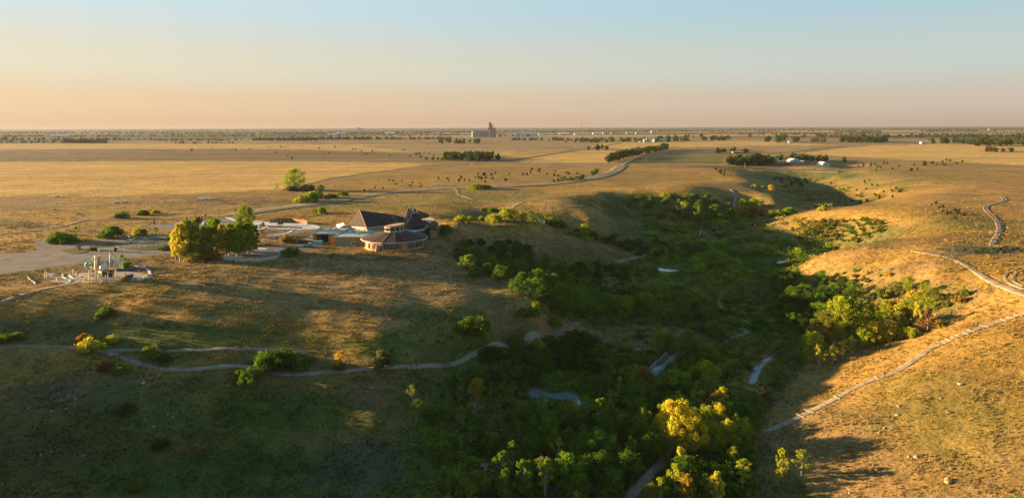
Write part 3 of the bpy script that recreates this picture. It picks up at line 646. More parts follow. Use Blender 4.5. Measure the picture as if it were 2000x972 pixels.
# bushes and small trees about the car park, the road and the hillside
for px, py, h, key, c, lab, w in (
    (118, 473, 22, 'bush', 'deep', 'dark green bush on the left half of the car park island', 1.3),
    (132, 475, 16, 'bush', 'olive', 'low olive bush in front of the car park island shrubs', 1.4),
    (147, 470, 30, 'spindly', 'green', 'slim green tree at the right end of the car park island', 1.0),
    (218, 464, 24, 'bush', 'deep', 'big dark round bush behind the parking rows', 1.35),
    (206, 464, 12, 'bush', 'green', 'small green bush tucked left of the big dark round bush', 1.2),
    (268, 459, 14, 'bush', 'yellow', 'yellow bush left of the rust bush on the parking verge', 1.1),
    (278, 459, 13, 'bush', 'ochre', 'rust coloured bush on the parking verge', 1.2),
    (304, 465, 22, 'spindly', 'olive', 'small olive tree on the parking verge near the yard clump', 1.1),
    (237, 426, 13, 'bush', 'deep', 'dark bush in dry grass left of the looping road', 1.3),
    (280, 420, 11, 'bush', 'deep', 'smaller dark bush in dry grass above the looping road', 1.2),
    (303, 417, 9, 'bush', 'yg', 'tiny yellow bush in dry grass beyond the looping road', 1.0),
    (236, 520, 24, 'spindly', 'lime', 'young lime green tree behind the playground shelters', 1.3),
    (245, 524, 17, 'bush', 'lime', 'lime bush behind the playground shelters', .9),
    (245, 548, 8, 'bush', 'gold', 'low golden bush in front of the playground nets', 1.9),
    (207, 618, 20, 'bush', 'deep', 'dark bush alone on the hillside under the playground', 1.2),
    (574, 372, 42, 'round', 'yg', 'tall yellow green tree alone in the plain beside grey scrub', .95),
    (539, 372, 14, 'spindly', 'yg', 'thin yellowish sapling left of the tall lone plain tree', 1.4),
    (570, 373, 11, 'bush', 'grey', 'grey brown bush at the foot of the tall lone plain tree', 1.5),
    (602, 372, 13, 'bush', 'ochre', 'brownish bush right of the tall lone plain tree', 1.4),
    (627, 374, 13, 'round', 'deep', 'dark round little tree right of the brown bush on the plain', 1.0),
    (593, 396, 16, 'bush', 'yg', 'yellow green bush at the bend of the access road', 1.3),
    (608, 393, 20, 'bush', 'lime', 'taller lime bush beside the access road', 1.0),
    (622, 388, 16, 'bush', 'deep', 'dark green bush beyond the lime bush of the access road', 1.0),
    (644, 386, 10, 'bush', 'olive', 'low olive bush trailing along the access road', 1.8),
    (669, 382, 9, 'bush', 'lime', 'last low lime bush along the access road', 1.7),
    (628, 418, 15, 'bush', 'lime', 'bright green bush in the meadow left of the big dark roof', .9),
    (618, 415, 9, 'bush', 'olive', 'low olive bush beside the bright green meadow bush', 1.2),
    (568, 499, 18, 'bush', 'deep', 'dark dense bush at the corner of the service yard', 1.25),
    (560, 474, 16, 'bush', 'ochre', 'brownish green bush on the bank above the service yard', 1.1),
    (868, 458, 21, 'bush', 'olive', 'olive bush at the right rear corner of the visitor centre', 1.2),
    (930, 369, 11, 'bush', 'yg', 'long yellow green bush where the trail leaves the access road', 2.2),
    (948, 368, 9, 'bush', 'lime', 'lime bush at the end of the long yellow green bush', 1.4),
    (925, 648, 30, 'bush', 'deep', 'big dark green bush spreading on the brown hillside', 1.55),
    (905, 642, 16, 'bush', 'deep', 'dark lower lobe of bush left of the big hillside bush', 1.2),
    (1048, 612, 22, 'bush', 'lime', 'lime bush on the crest of the brown hill', 1.0),
    (1024, 618, 18, 'bush', 'green', 'green bush just below the crest of the brown hill', 1.0),
    (1082, 638, 20, 'bush', 'lime', 'small lime bush on the toe of the brown hill', .75),
    (1010, 680, 26, 'bush', 'green', 'green bush where the trail forks at the hill toe', .9),
    (176, 686, 28, 'bush', 'yellow', 'glowing yellow bush at the fork of the lower trail', 1.0),
    (165, 664, 14, 'bush', 'ochre', 'ochre bush just above the glowing yellow bush', 1.2),
    (218, 668, 16, 'bush', 'yg', 'yellow green bush above the trail right of the fork', 1.0),
    (30, 664, 16, 'bush', 'olive', 'olive bush above the trail near its left end', 1.2),
    (10, 668, 18, 'bush', 'deep', 'dark bush at the very left end of the trail', 1.1),
    (293, 699, 26, 'bush', 'olive', 'olive brown bush inside the bend of the trail', .9),
    (320, 707, 18, 'bush', 'dark', 'dark bush nestled against the trail bend', 1.1),
    (206, 722, 20, 'bush', 'rust', 'rust tinged bush below the trail fork', 1.0),
    (236, 728, 20, 'bush', 'green', 'green bush below the trail right of the rust bush', 1.0),
    (482, 746, 30, 'bush', 'deep', 'dense dark bush overhanging the trail from below', .95),
    (522, 714, 30, 'bush', 'deep', 'dark bush forming the left end of the thicket in the trail loop', 1.2),
    (548, 715, 36, 'bush', 'dark', 'tallest dark bush of the thicket in the trail loop', 1.2),
    (580, 715, 26, 'bush', 'deep', 'dark bush forming the right end of the thicket in the trail loop', 1.3),
    (667, 720, 36, 'spindly', 'gold', 'small tree with a golden top standing right at the trail', 1.5),
    (663, 722, 20, 'bush', 'olive', 'olive underbrush at the foot of the golden topped tree', .8),
    (746, 718, 36, 'bush', 'sage', 'round dull green bush above the middle of the trail', .85),
    (930, 784, 46, 'round', 'gold', 'sunlit orange tree rising out of the dark thicket', .8),
    (1190, 578, 40, 'spindly', 'pale', 'pale bleached tree in the clearing of the valley floor', 1.5),
    (1180, 582, 26, 'bush', 'sage', 'grey green bush beside the pale bleached tree', 1.2),
    (1240, 592, 34, 'bush', 'dark', 'dark bushy willow right of the valley clearing', 1.4),
    (1128, 664, 20, 'bush', 'dark', 'dark shrub at the crown of the thicket below the meadow', 1.6),
    (1262, 752, 34, 'round', 'ochre', 'brownish round tree just in front of the footbridge', .9),
    (1262, 790, 44, 'round', 'olive', 'olive tree below the near end of the footbridge', .8),
    (1236, 742, 30, 'bush', 'olive', 'olive bush left of the near end of the footbridge', 1.2),
    (1285, 694, 48, 'round', 'lime', 'lime tree left of the far end of the footbridge', .7),
    (1305, 692, 40, 'round', 'green', 'green tree behind the far end of the footbridge', .8),
    (1342, 700, 56, 'round', 'green', 'big green tree right of the far end of the footbridge', .95),
    (1372, 700, 34, 'bush', 'green', 'green bush between the footbridge and the gravel clearing', 1.1),
    (1408, 672, 36, 'round', 'olive', 'olive tree beside the curling end of the trail', .9),
    (1392, 660, 34, 'round', 'green', 'green tree by the gravel clearing beyond the footbridge', .9),
    (1380, 650, 22, 'bush', 'sage', 'sage green bush at the far edge of the gravel clearing', 1.6),
    (1320, 755, 36, 'bush', 'lime', 'lime green bush on the creek flat right of the bridge', 1.2),
    (1378, 740, 36, 'bush', 'yg', 'yellowish bush in the middle of the creek flat', 1.0),
    (1385, 770, 34, 'bush', 'olive', 'olive bush in front of the yellowish bush of the creek flat', 1.2),
    # the great yellow cottonwoods
    (1318, 880, 96, 'round', 'yellow', 'great yellow cottonwood with the widest crown in the creek bottom', .74),
    (1354, 890, 90, 'round', 'yellow', 'great yellow cottonwood right beside the widest one', .66),
    (1300, 850, 62, 'round', 'yellow', 'smaller yellow cottonwood at the left shoulder of the great one', .7),
    (1330, 930, 60, 'spindly', 'yellow', 'slim bright yellow tree beside the near end of the valley path', .9),
    (1382, 850, 60, 'round', 'yg', 'yellow green tree behind the great cottonwoods', .7),
    (1408, 845, 56, 'spindly', 'yellow', 'slim yellow aspen right of the great cottonwoods', 1.0),
    (1448, 886, 68, 'round', 'yg', 'yellow green tree beside the foot of the stepped trail', .8),
    (1475, 880, 48, 'spindly', 'ochre', 'half bare ochre tree next to the foot of the stepped trail', 1.3),
    (1435, 920, 50, 'spindly', 'yg', 'thin yellow green tree below the yellow green trail tree', 1.1),
    (1340, 985, 62, 'round', 'gold', 'gold crowned tree at the bottom edge right of the valley path', .6),
    (1400, 988, 70, 'poplar', 'yellow', 'bright yellow poplar at the bottom edge near the lit slope', .75),
    (1300, 975, 48, 'round', 'green', 'green round tree beside the valley path at the bottom edge', .6),
    (1270, 990, 46, 'round', 'olive', 'olive tree right against the valley path at the bottom edge', .7),
    (1128, 992, 34, 'round', 'yellow', 'yellow tree top peeking over the bottom edge left of the path', .7),
    (1530, 940, 66, 'poplar', 'yg', 'yellow green poplar standing alone on the dry slope', .8),
    (1564, 930, 54, 'spindly', 'yg', 'thin leaning tree right of the lone poplar on the dry slope', 1.1),
    (1520, 950, 30, 'spindly', 'olive', 'leafy sapling at the foot of the lone slope poplar', 1.0),
    (1395, 812, 46, 'spindly', 'ochre', 'reddish thin tree amid yellow saplings of the creek flat', 1.4),
    (1415, 806, 50, 'spindly', 'yellow', 'yellow sapling on the far edge of the cottonwood group', 1.1),
    (1370, 800, 40, 'spindly', 'gold', 'gold sapling left of the reddish thin tree', 1.0),
    (1487, 776, 22, 'spindly', 'yellow', 'little yellow sapling on the creek bank under the slope', 1.2),
    (1497, 782, 14, 'bush', 'rust', 'small rust bush under the little yellow sapling', 1.2),
    (1463, 800, 30, 'spindly', 'olive', 'olive sapling at the edge of the shaded flat', 1.2),
    (1528, 548, 9, 'bush', 'yellow', 'bright yellow bush at the toe of the lit spur', 1.2),
    (650, 985, 26, 'bush', 'sage', 'dull green shrub at the bottom edge of the shaded slope', 1.1),
    (920, 962, 44, 'bush', 'olive', 'olive shrub with a few orange sprays at the bottom edge', 1.0),
    (885, 955, 36, 'bush', 'green', 'small green shrub left of the orange sprayed one', .9),
    (265, 952, 18, 'bush', 'olive', 'low olive tuft of shrub low on the shaded slope', 1.0),
    (315, 873, 20, 'bush', 'dark', 'dark little shrub on the shaded slope', .9),
    (370, 851, 16, 'bush', 'olive', 'small olive shrub higher on the shaded slope', 1.0),
    (245, 803, 16, 'bush', 'dark', 'dark low shrub near the pale stones of the shaded slope', 1.4),
    (428, 808, 11, 'bush', 'olive', 'low brownish shrub right of the dark low one', 1.6)):
    plant_px(px, py, h, key, c, lab, None, w)

# ravine right of the visitor centre
g = 'trees filling the ravine below the visitor centre'
grove([(885, 512), (905, 492), (990, 486), (1060, 520), (1120, 548), (1170, 560), (1160, 596), (1100, 590), (1040, 600), (985, 572), (930, 545)], 46, 5.2,
      [(3, 'round', 6.2, 'green', 'full green tree'), (3, 'round', 6.2, 'deep', 'deep green tree'), (2, 'bush', 4, 'deep', 'dark bush'), (.6, 'round', 6.2, 'olive', 'olive tree')], 'in the ravine below the visitor centre', g)
grove([(1045, 606), (1100, 590), (1160, 594), (1250, 602), (1290, 622), (1250, 628), (1180, 622), (1110, 626)], 30, 4.2,
      [(3, 'round', 6.5, 'lime', 'lime green tree'), (3, 'round', 6.5, 'green', 'green tree'), (1, 'bush', 3.5, 'green', 'green bush')], 'in the row at the foot of the brown hill', 'row of trees at the foot of the brown hill')
grove([(1300, 630), (1310, 598), (1350, 590), (1400, 606), (1390, 636)], 14, 4.5,
      [(3, 'round', 5.5, 'olive', 'olive tree'), (2, 'bush', 4, 'sage', 'sage green willow')], 'in the pale stand at the valley bend', 'willow stand at the valley bend')
grove([(885, 500), (920, 476), (1000, 474), (1040, 490), (990, 500)], 12, 4.5, [(2, 'bush', 3, 'dark', 'dark bush'), (1, 'bush', 3, 'deep', 'deep green bush')], 'on the spur side above the ravine', 'dark bushes on the spur side')
grove([(1060, 536), (1110, 520), (1200, 520), (1240, 545), (1180, 560), (1110, 556)], 16, 5, [(2, 'bush', 3.2, 'dark', 'blackish bush'), (1, 'bush', 3, 'sage', 'grey green bush')], 'at the toe of the second spur', 'dark bushes at the toe of the second spur')
grove([(1115, 455), (1180, 462), (1300, 478), (1380, 478), (1350, 500), (1260, 505), (1200, 484)], 26, 5.5, [(3, 'bush', 3.6, 'dark', 'blackish bush'), (2, 'bush', 3.4, 'sage', 'grey green bush')], 'in the gully between the two spurs', 'brush in the gully between the spurs')
grove([(1060, 432), (1085, 428), (1110, 446), (1090, 452)], 5, 4, [(2, 'bush', 3, 'dark', 'blackish bush'), (1, 'round', 4.5, 'olive', 'olive tree')], 'at the gully head below the lit spur', 'brush at the gully head')
for px, py, h, c, w in ((902, 433, 13, 'yg', 1.5), (918, 432, 10, 'gold', 1.3), (940, 433, 11, 'yg', 1.3), (966, 433, 17, 'yg', 1.2)):
    plant_px(px, py, h, 'bush', c, 'yellow green bush in the lit row behind the second spur', 'lit bushes behind the second spur', w)
for px, py, h, key, c, lab in ((988, 432, 26, 'round', 'yg', 'tallest yellow tree behind the second spur'), (1004, 433, 23, 'round', 'lime', 'lime tree behind the second spur, near the little bridge'), (1022, 434, 19, 'round', 'yg', 'yellow green tree next to the little bridge'),
                               (1036, 434, 23, 'round', 'olive', 'dark olive tree left of the little bridge'), (1050, 436, 20, 'round', 'deep', 'dark tree at the little bridge'), (1078, 440, 17, 'round', 'olive', 'olive tree on the shaded side of the gully'),
                               (1142, 459, 22, 'round', 'yg', 'yellow brown tree on the spur flank'), (1158, 462, 13, 'bush', 'olive', 'olive bush right of the yellow brown spur tree'), (1128, 462, 10, 'bush', 'ochre', 'ochre bush left of the yellow brown spur tree'),
                               (962, 414, 11, 'bush', 'deep', 'dark bush in the shaded dip before the spur'), (945, 412, 8, 'bush', 'olive', 'olive bush in the shaded dip before the spur'),
                               (1452, 414, 25, 'round', 'yg', 'broad yellow tree at the foot of the winding trail'), (1474, 413, 25, 'round', 'yg', 'yellow tree right of the broad one by the winding trail'), (1440, 418, 16, 'bush', 'gold', 'golden bush in front of the broad yellow tree'),
                               (1490, 420, 14, 'bush', 'ochre', 'ochre bush right of the yellow trees'), (1514, 424, 16, 'bush', 'lime', 'lime bush at the foot of the lit ridge'), (1541, 418, 14, 'bush', 'lime', 'rounded lime bush on the lit ridge'),
                               (1606, 411, 10, 'bush', 'yg', 'yellow bush further up the lit ridge'), (1428, 430, 12, 'bush', 'deep', 'deep green bush below the yellow trees'), (1460, 428, 14, 'bush', 'deep', 'dark bush below the broad yellow tree'),
                               (1506, 374, 13, 'round', 'gold', 'gold tree on the far valley side'), (1473, 366, 7, 'bush', 'yg', 'yellow bush above the gold valley tree'), (1490, 368, 6, 'bush', 'lime', 'lime bush beside the gold valley tree'), (1531, 375, 6, 'bush', 'gold', 'gold bush right of the gold valley tree'),
                               (1395, 440, 9, 'bush', 'lime', 'lime bush on the valley flat'), (1345, 468, 14, 'spindly', 'gold', 'little orange topped tree in the valley brush'), (1300, 474, 8, 'bush', 'yg', 'small yellow bush in the valley brush')):
    plant_px(px, py, h, key, c, lab, None, 1.15)
grove([(1290, 428), (1310, 408), (1360, 404), (1420, 412), (1440, 430), (1380, 438)], 18, 6, [(2, 'round', 6, 'green', 'green tree'), (2, 'bush', 4, 'deep', 'deep green bush'), (.7, 'bush', 3.5, 'lime', 'lime bush')], 'on the floor of the shaded bowl', 'brush on the floor of the shaded bowl')
grove([(1190, 394), (1260, 384), (1380, 384), (1410, 398), (1300, 402), (1220, 410)], 22, 7, [(3, 'bush', 3.5, 'deep', 'deep green bush'), (1, 'bush', 3, 'yg', 'yellowish bush')], 'on the wall of the shaded bowl', 'brush on the wall of the shaded bowl')
# right hand ravine
for px, py, h, key, c, lab, w in (
    (1612, 690, 84, 'round', 'olive', 'tall half bare olive tree at the mouth of the right ravine', .75),
    (1650, 672, 92, 'round', 'yg', 'tallest tree of the right ravine, its top catching the sun', .7),
    (1676, 668, 84, 'round', 'olive', 'broad olive tree right of the tallest ravine tree', .75),
    (1632, 660, 70, 'round', 'olive', 'olive tree behind the half bare one of the right ravine', .8),
    (1694, 650, 60, 'round', 'olive', 'olive tree at the dark heart of the right ravine', .9),
    (1590, 704, 56, 'round', 'yg', 'yellow green tree at the lower corner of the right ravine', .8),
    (1600, 716, 46, 'spindly', 'yg', 'yellow green tree at the foot of the right ravine', 1.2),
    (1625, 712, 38, 'spindly', 'yg', 'yellow sapling first in the row edging the ravine', 1.2),
    (1645, 700, 36, 'spindly', 'yellow', 'yellow sapling second in the row edging the ravine', 1.2),
    (1664, 692, 38, 'spindly', 'yg', 'yellow green sapling third in the row edging the ravine', 1.2),
    (1690, 678, 40, 'round', 'yg', 'bright yellow green tree in the middle of the ravine edge row', .8),
    (1708, 672, 44, 'round', 'yellow', 'brightest yellow tree of the ravine edge row', .75),
    (1726, 662, 56, 'round', 'yg', 'tall yellow green tree of the ravine edge row', .65),
    (1740, 664, 34, 'bush', 'gold', 'gold bush at the upper part of the ravine edge row', .8),
    (1757, 655, 62, 'poplar', 'yg', 'tall yellow poplar near the upper end of the right ravine', .9),
    (1770, 650, 50, 'round', 'olive', 'olive tree right of the tall yellow ravine poplar', .7),
    (1793, 648, 62, 'poplar', 'yellow', 'slim yellow poplar standing highest at the right ravine', .55),
    (1812, 646, 40, 'spindly', 'rust', 'reddish half bare tree at the upper right of the ravine', 1.5),
    (1780, 658, 20, 'bush', 'yg', 'small yellow bush below the slim yellow poplar', 1.0),
    (1828, 640, 20, 'bush', 'ochre', 'ochre bush at the upper right end of the ravine', 1.4)):
    plant_px(px, py, h, key, c, lab, None, w)
grove([(1700, 600), (1720, 580), (1790, 566), (1830, 580), (1835, 606), (1790, 620), (1730, 622)], 30, 3.8, [(3, 'round', 4.5, 'yg', 'yellow green tree'), (2, 'round', 4.5, 'olive', 'olive tree'), (1, 'bush', 3, 'gold', 'golden bush')], 'in the thicket at the head of the right ravine', 'thicket at the head of the right ravine', wide=(.9, 1.2))
grove([(1840, 600), (1850, 582), (1885, 576), (1880, 594)], 7, 3, [(2, 'bush', 2, 'olive', 'olive bush'), (1, 'bush', 2, 'ochre', 'ochre bush')], 'on the dry slope above the right ravine', 'bushes above the right ravine')
grove([(1500, 560), (1560, 545), (1640, 560), (1690, 590), (1600, 650), (1560, 660), (1520, 600)], 40, 4.6, [(3, 'round', 6.5, 'deep', 'deep green tree'), (2, 'round', 6.5, 'dark', 'blackish green tree'), (2, 'round', 6, 'green', 'green tree'), (.5, 'round', 6, 'lime', 'lime tree')], 'in the shaded wood beside the lit spur', 'shaded wood beside the lit spur')
grove([(1600, 550), (1660, 530), (1740, 540), (1700, 556), (1640, 566)], 14, 3, [(2, 'bush', 1.6, 'gold', 'golden low bush'), (2, 'bush', 1.6, 'olive', 'olive low bush'), (1, 'bush', 1.5, 'rust', 'rusty low bush')], 'on the face of the lit spur', 'low bushes on the lit spur')
grove([(1540, 448), (1580, 436), (1640, 430), (1720, 432), (1730, 452), (1670, 476), (1600, 470)], 70, 3.4, [(3, 'bush', 2.3, 'olive', 'olive bush'), (1.4, 'bush', 2.1, 'ochre', 'russet bush'), (3, 'bush', 2.3, 'deep', 'deep green bush')], 'on the curved face under the upper ridge', 'bushes on the curved face under the upper ridge')
# creek bottom
g = 'creek bottom woods in the foreground'
grove([(960, 700), (1010, 690), (1130, 664), (1210, 690), (1250, 720), (1200, 730), (1080, 728), (1000, 750), (960, 790), (930, 760)], 26, 4.6, [(3, 'bush', 4, 'dark', 'blackish bush'), (2, 'bush', 3.5, 'deep', 'deep green bush'), (.5, 'spindly', 5, 'olive', 'thin olive tree')], 'in the dark thicket under the trail', 'dark thicket under the trail')
grove([(790, 800), (880, 750), (940, 800), (1000, 800), (1030, 870), (960, 900), (860, 870)], 28, 3.6, [(3, 'bush', 3.2, 'deep', 'deep green bush'), (2, 'spindly', 4.6, 'green', 'thin green tree'), (2, 'spindly', 4.6, 'olive', 'thin olive tree'), (.8, 'spindly', 4, 'ochre', 'thin ochre tree')], 'on the thicket margin left of the pond', 'thicket margin left of the pond')
grove([(1040, 815), (1160, 800), (1260, 815), (1290, 870), (1270, 915), (1200, 975), (1080, 985), (960, 985), (1010, 900)], 62, 4.0, [(3, 'round', 6, 'deep', 'deep green tree'), (2, 'round', 6, 'green', 'green tree'), (2, 'bush', 3.6, 'dark', 'blackish bush'), (2.4, 'spindly', 6.5, 'lime', 'thin lime tree'), (1.6, 'poplar', 7.2, 'green', 'slim green tree'), (1.2, 'round', 5.5, 'olive', 'olive tree')], 'in the foreground creek bottom wood', g)
grove([(1290, 900), (1360, 900), (1440, 930), (1470, 985), (1240, 985)], 20, 4.0, [(3, 'round', 5.5, 'deep', 'deep green tree'), (1, 'bush', 3.6, 'dark', 'blackish bush'), (1.6, 'spindly', 6, 'yg', 'thin yellow green tree')], 'right of the valley path', 'wood right of the valley path')
grove([(1180, 760), (1260, 762), (1300, 790), (1450, 770), (1470, 800), (1440, 850), (1290, 820)], 26, 4.2, [(3, 'bush', 3.4, 'deep', 'deep green bush'), (2, 'round', 5, 'green', 'green tree'), (1, 'spindly', 4.6, 'yg', 'thin yellowish tree'), (1, 'bush', 3, 'olive', 'olive bush')], 'on the creek flat below the bridge', 'brush of the creek flat below the bridge')
# ------------------------------------------------------------------ roads, trails, paved courts, water
def trail_material(name, col, speck=.3, ruts=False):
    s = N(name, .95, .1); p = s.pos()
    f = s.noise(p, 1.3, 6, .7); g = s.noise(p, .16, 4, .6); h = s.noise(p, 5, 3, .7)
    lo = tuple(c * .62 for c in col); hi = tuple(c * 1.25 for c in col)
    c = s.ramp(g, [(.3, lo), (.5, col), (.72, hi)])
    c = s.mix(1.0, c, s.ramp(f, [(.3, (.68, .66, .62)), (.55, (1, 1, 1)), (.75, (1.25, 1.22, 1.18))]), 'MULTIPLY')
    c = s.mix(1.0, c, s.ramp(h, [(.3, (.8, .8, .8)), (.6, (1.08, 1.08, 1.08))]), 'MULTIPLY')
    s.l(c, s.b.inputs['Base Color']); s.bump(f, .5, .12); return s.m
M_TRAIL = trail_material('packed_gravel_trail', (.25, .21, .155))
M_DIRT = trail_material('dirt_track', (.27, .20, .135))
M_GRAVEL = trail_material('gravel_road', (.215, .18, .105))
M_ASPH = trail_material('worn_asphalt', (.15, .13, .115))
M_LOT = trail_material('car_park_gravel', (.205, .175, .15))
M_CONC = trail_material('pale_concrete', (.52, .55, .55))
M_SANDY = trail_material('playground_sand', (.37, .30, .225))
M_TURF = trail_material('rough_turf', (.10, .10, .032))
def resample(P, step):
    out = [P[0]]
    for a, b in zip(P[:-1], P[1:]):
        L = math.hypot(b[0] - a[0], b[1] - a[1]); n = max(1, int(L / step))
        for k in range(1, n + 1): t = k / n; out.append((a[0] + (b[0] - a[0]) * t, a[1] + (b[1] - a[1]) * t))
    return np.array(out)
def smooth_line(P, it=2):
    'corner cutting'
    for _ in range(it):
        Q = [P[0]]
        for a, b in zip(P[:-1], P[1:]): Q += [(a[0] * .75 + b[0] * .25, a[1] * .75 + b[1] * .25), (a[0] * .25 + b[0] * .75, a[1] * .25 + b[1] * .75)]
        P = Q + [P[-1]]
    return P
WAYS = []
def ribbon(name, pts, width, mat, step=1.0, lift=.07, wob=.3, avoid=True, taper=False):
    P = smooth_line([(lambda g: (g.x, g.y))(ground(*q)) for q in pts]); P = resample(P, step)
    t = np.gradient(P, axis=0); t /= np.linalg.norm(t, axis=1)[:, None] + 1e-9; nrm = np.stack([-t[:, 1], t[:, 0]], 1)
    k = np.arange(len(P)); L = np.hypot(P[:, 0], P[:, 1])
    if avoid: WAYS.append((P, width / 2))
    V = []
    offs = (-1.12, -1.0, -.5, 0, .5, 1.0, 1.12)
    tp = np.minimum(1, np.minimum(k, len(P) - 1 - k) / max(1, 3 / step)) if taper else np.ones(len(P))
    base = np.max([hz(P[:, 0] + nrm[:, 0] * o * width / 2, P[:, 1] + nrm[:, 1] * o * width / 2) for o in (-.5, 0, .5)], axis=0)
    for o in offs:
        w = width / 2 * (1 + wob * 2 * (fbm(k * step + 500 * o, L * 0 + 31 * o, 3.5, 7, 3) - .5)) * (.35 + .65 * tp)
        x = P[:, 0] + nrm[:, 0] * o * w; y = P[:, 1] + nrm[:, 1] * o * w
        g = hz(x, y)
        z = np.maximum(g, g * .5 + base * .5) + (lift + L * .00018 if abs(o) <= 1 else -.25)
        V.append(np.stack([x, y, z], 1))
    n = len(P); V = np.concatenate(V); F = []
    for a in range(len(offs) - 1):
        i = np.arange(n - 1); F.append(np.stack([a * n + i, (a + 1) * n + i, (a + 1) * n + i + 1, a * n + i + 1], 1)[:, ::-1])
    o = np_mesh(name, V, np.concatenate(F), mat, smooth=True)
    prop(o, kind='structure'); return o
ribbon('footpath', [(-40, 679), (0, 678), (60, 676), (130, 677), (195, 682), (225, 692), (262, 706), (300, 718), (340, 722), (380, 721), (420, 716), (466, 713), (500, 721), (540, 729), (580, 730), (650, 725), (720, 723), (790, 719), (850, 714), (900, 701), (950, 686), (1000, 675), (1060, 670), (1110, 667)], 1.45, M_TRAIL)
ribbon('footpath', [(200, 683), (250, 683), (320, 685), (390, 684), (470, 681), (540, 681), (585, 685), (603, 690)], 1.3, M_TRAIL, taper=True)
ribbon('footpath', [(1030, 673), (1070, 657), (1110, 643), (1132, 630)], 1.1, M_DIRT, taper=True)
ribbon('footpath', [(1205, 1010), (1222, 980), (1240, 956), (1265, 930), (1290, 905), (1310, 886), (1325, 866)], 2.3, M_TRAIL, taper=True)
ribbon('footpath', [(1311, 700), (1330, 692), (1350, 684), (1380, 675), (1405, 665), (1430, 661), (1450, 656), (1461, 650), (1457, 645), (1446, 641)], 2.2, M_TRAIL, taper=True)
ribbon('footpath', [(1238, 683), (1258, 681), (1282, 681)], 1.2, M_TRAIL, taper=True)
HILL_TRAIL = [(1478, 851), (1500, 841), (1550, 820), (1600, 796), (1650, 768), (1690, 748), (1727, 735), (1760, 722), (1798, 696), (1815, 681), (1840, 671), (1880, 655), (1930, 635), (2000, 612), (2080, 588)]
ribbon('hillside_footpath', HILL_TRAIL, 1.6, M_TRAIL)
ribbon('dirt_track', [(1784, 490), (1830, 497), (1870, 508), (1900, 525), (1930, 545), (1960, 560), (2000, 577), (2090, 604)], 2.3, M_DIRT)
ribbon('dirt_track', [(2080, 500), (2000, 520), (1972, 530), (1960, 541), (1975, 556), (2020, 574)], .9, M_DIRT)
ribbon('dirt_track', [(2080, 506), (2003, 526), (1984, 534), (1975, 543), (1990, 556), (2030, 572)], .9, M_DIRT)
ribbon('dirt_track', [(1938, 482), (1940, 470), (1950, 459), (1953, 446), (1947, 430)], 2.3, M_DIRT)
for dx in (-3, 3): ribbon('dirt_track', [(1947 + dx, 430), (1936 + dx, 419), (1924 + dx, 408), (1926 + dx, 402), (1945 + dx, 397), (1966 + dx, 391), (1957 + dx, 384)], 1.0, M_DIRT, 1.5)
ribbon('footpath', [(1428, 370), (1436, 378), (1437, 388), (1433, 400), (1434, 410)], 2.0, M_TRAIL)
ribbon('footpath', [(1372, 458), (1392, 455), (1410, 450), (1430, 444), (1455, 441)], 1.8, M_TRAIL, taper=True)
ribbon('footpath', [(1362, 471), (1390, 471), (1420, 469)], 1.2, M_TRAIL, taper=True)
ribbon('footpath', [(1458, 438), (1490, 432), (1530, 424), (1575, 414)], 1.9, M_DIRT, taper=True)
ribbon('footpath', [(1188, 514), (1212, 511), (1236, 505), (1250, 499), (1262, 495), (1260, 489), (1255, 486)], 2.2, M_TRAIL, taper=True)
ribbon('footpath', [(996, 410), (1006, 402), (1024, 394)], 2.2, M_GRAVEL, taper=True)
ribbon('footpath', [(886, 369), (896, 373), (892, 379), (908, 385), (925, 390)], 1.0, M_DIRT, taper=True)
ribbon('footpath', [(-30, 600), (30, 581), (80, 565), (130, 556), (160, 550)], 1.7, M_TRAIL, taper=True)
ribbon('access_road', [(1216, 323), (1206, 332), (1186, 342), (1150, 351), (1100, 358), (1060, 361), (1000, 364), (940, 366), (870, 368), (800, 373), (730, 380), (680, 389), (620, 398), (560, 405), (500, 413), (450, 422)], 15, M_GRAVEL, 2.0, .12, .1)
ribbon('access_road', [(500, 414), (440, 423), (380, 428), (300, 429), (220, 430), (172, 429), (160, 431), (140, 438), (100, 446), (40, 454), (-40, 460)], 3.6, M_ASPH, 1.5)
ribbon('highway', [(400, 312), (700, 314), (985, 316), (1100, 321), (1215, 323.5), (1330, 325), (1450, 326), (1560, 331), (1640, 336)], 9, M_ASPH, 4, .2, .05)
ribbon('farm_road', [(1216, 323), (1225, 318), (1262, 300), (1292, 290)], 5, M_GRAVEL, 4, .2, .1)
ribbon('farm_road', [(870, 325), (980, 314), (1040, 306), (1110, 297), (1160, 289), (1212, 279)], 5, M_GRAVEL, 6, .2, .1)
def sheet(name, pts, z, mat, edge=.3, kind='structure', smooth=2):
    'level paving on the levelled ground, with a skirt'
    P = [at_z(a, b, 0) for a, b in pts]; P = smooth_line([(p.x, p.y) for p in P] + [(P[0].x, P[0].y)], smooth)[:-1]
    if sum(a[0] * b[1] - b[0] * a[1] for a, b in zip(P, P[1:] + P[:1])) < 0: P = P[::-1]
    n = len(P); V = [(x, y, z) for x, y in P] + [(x, y, z - edge) for x, y in P]
    F = [tuple(range(n))] + [(i, n + i, n + (i + 1) % n, (i + 1) % n) for i in range(n)]
    o = link_mesh(name, V, F, mat); prop(o, kind=kind)
    c = np.array(P); WAYS.append((c, 1.0)); SHEETS.append(c); return o
SHEETS = []
sheet('car_park', [(-90, 500), (40, 495), (78, 489), (64, 478), (84, 468), (112, 463), (106, 469), (95, 475), (128, 479), (180, 472), (240, 466), (330, 457), (370, 455), (420, 470), (440, 487), (345, 493), (300, 498), (240, 506), (170, 514), (110, 520), (50, 530), (-90, 545)], .06, M_LOT)
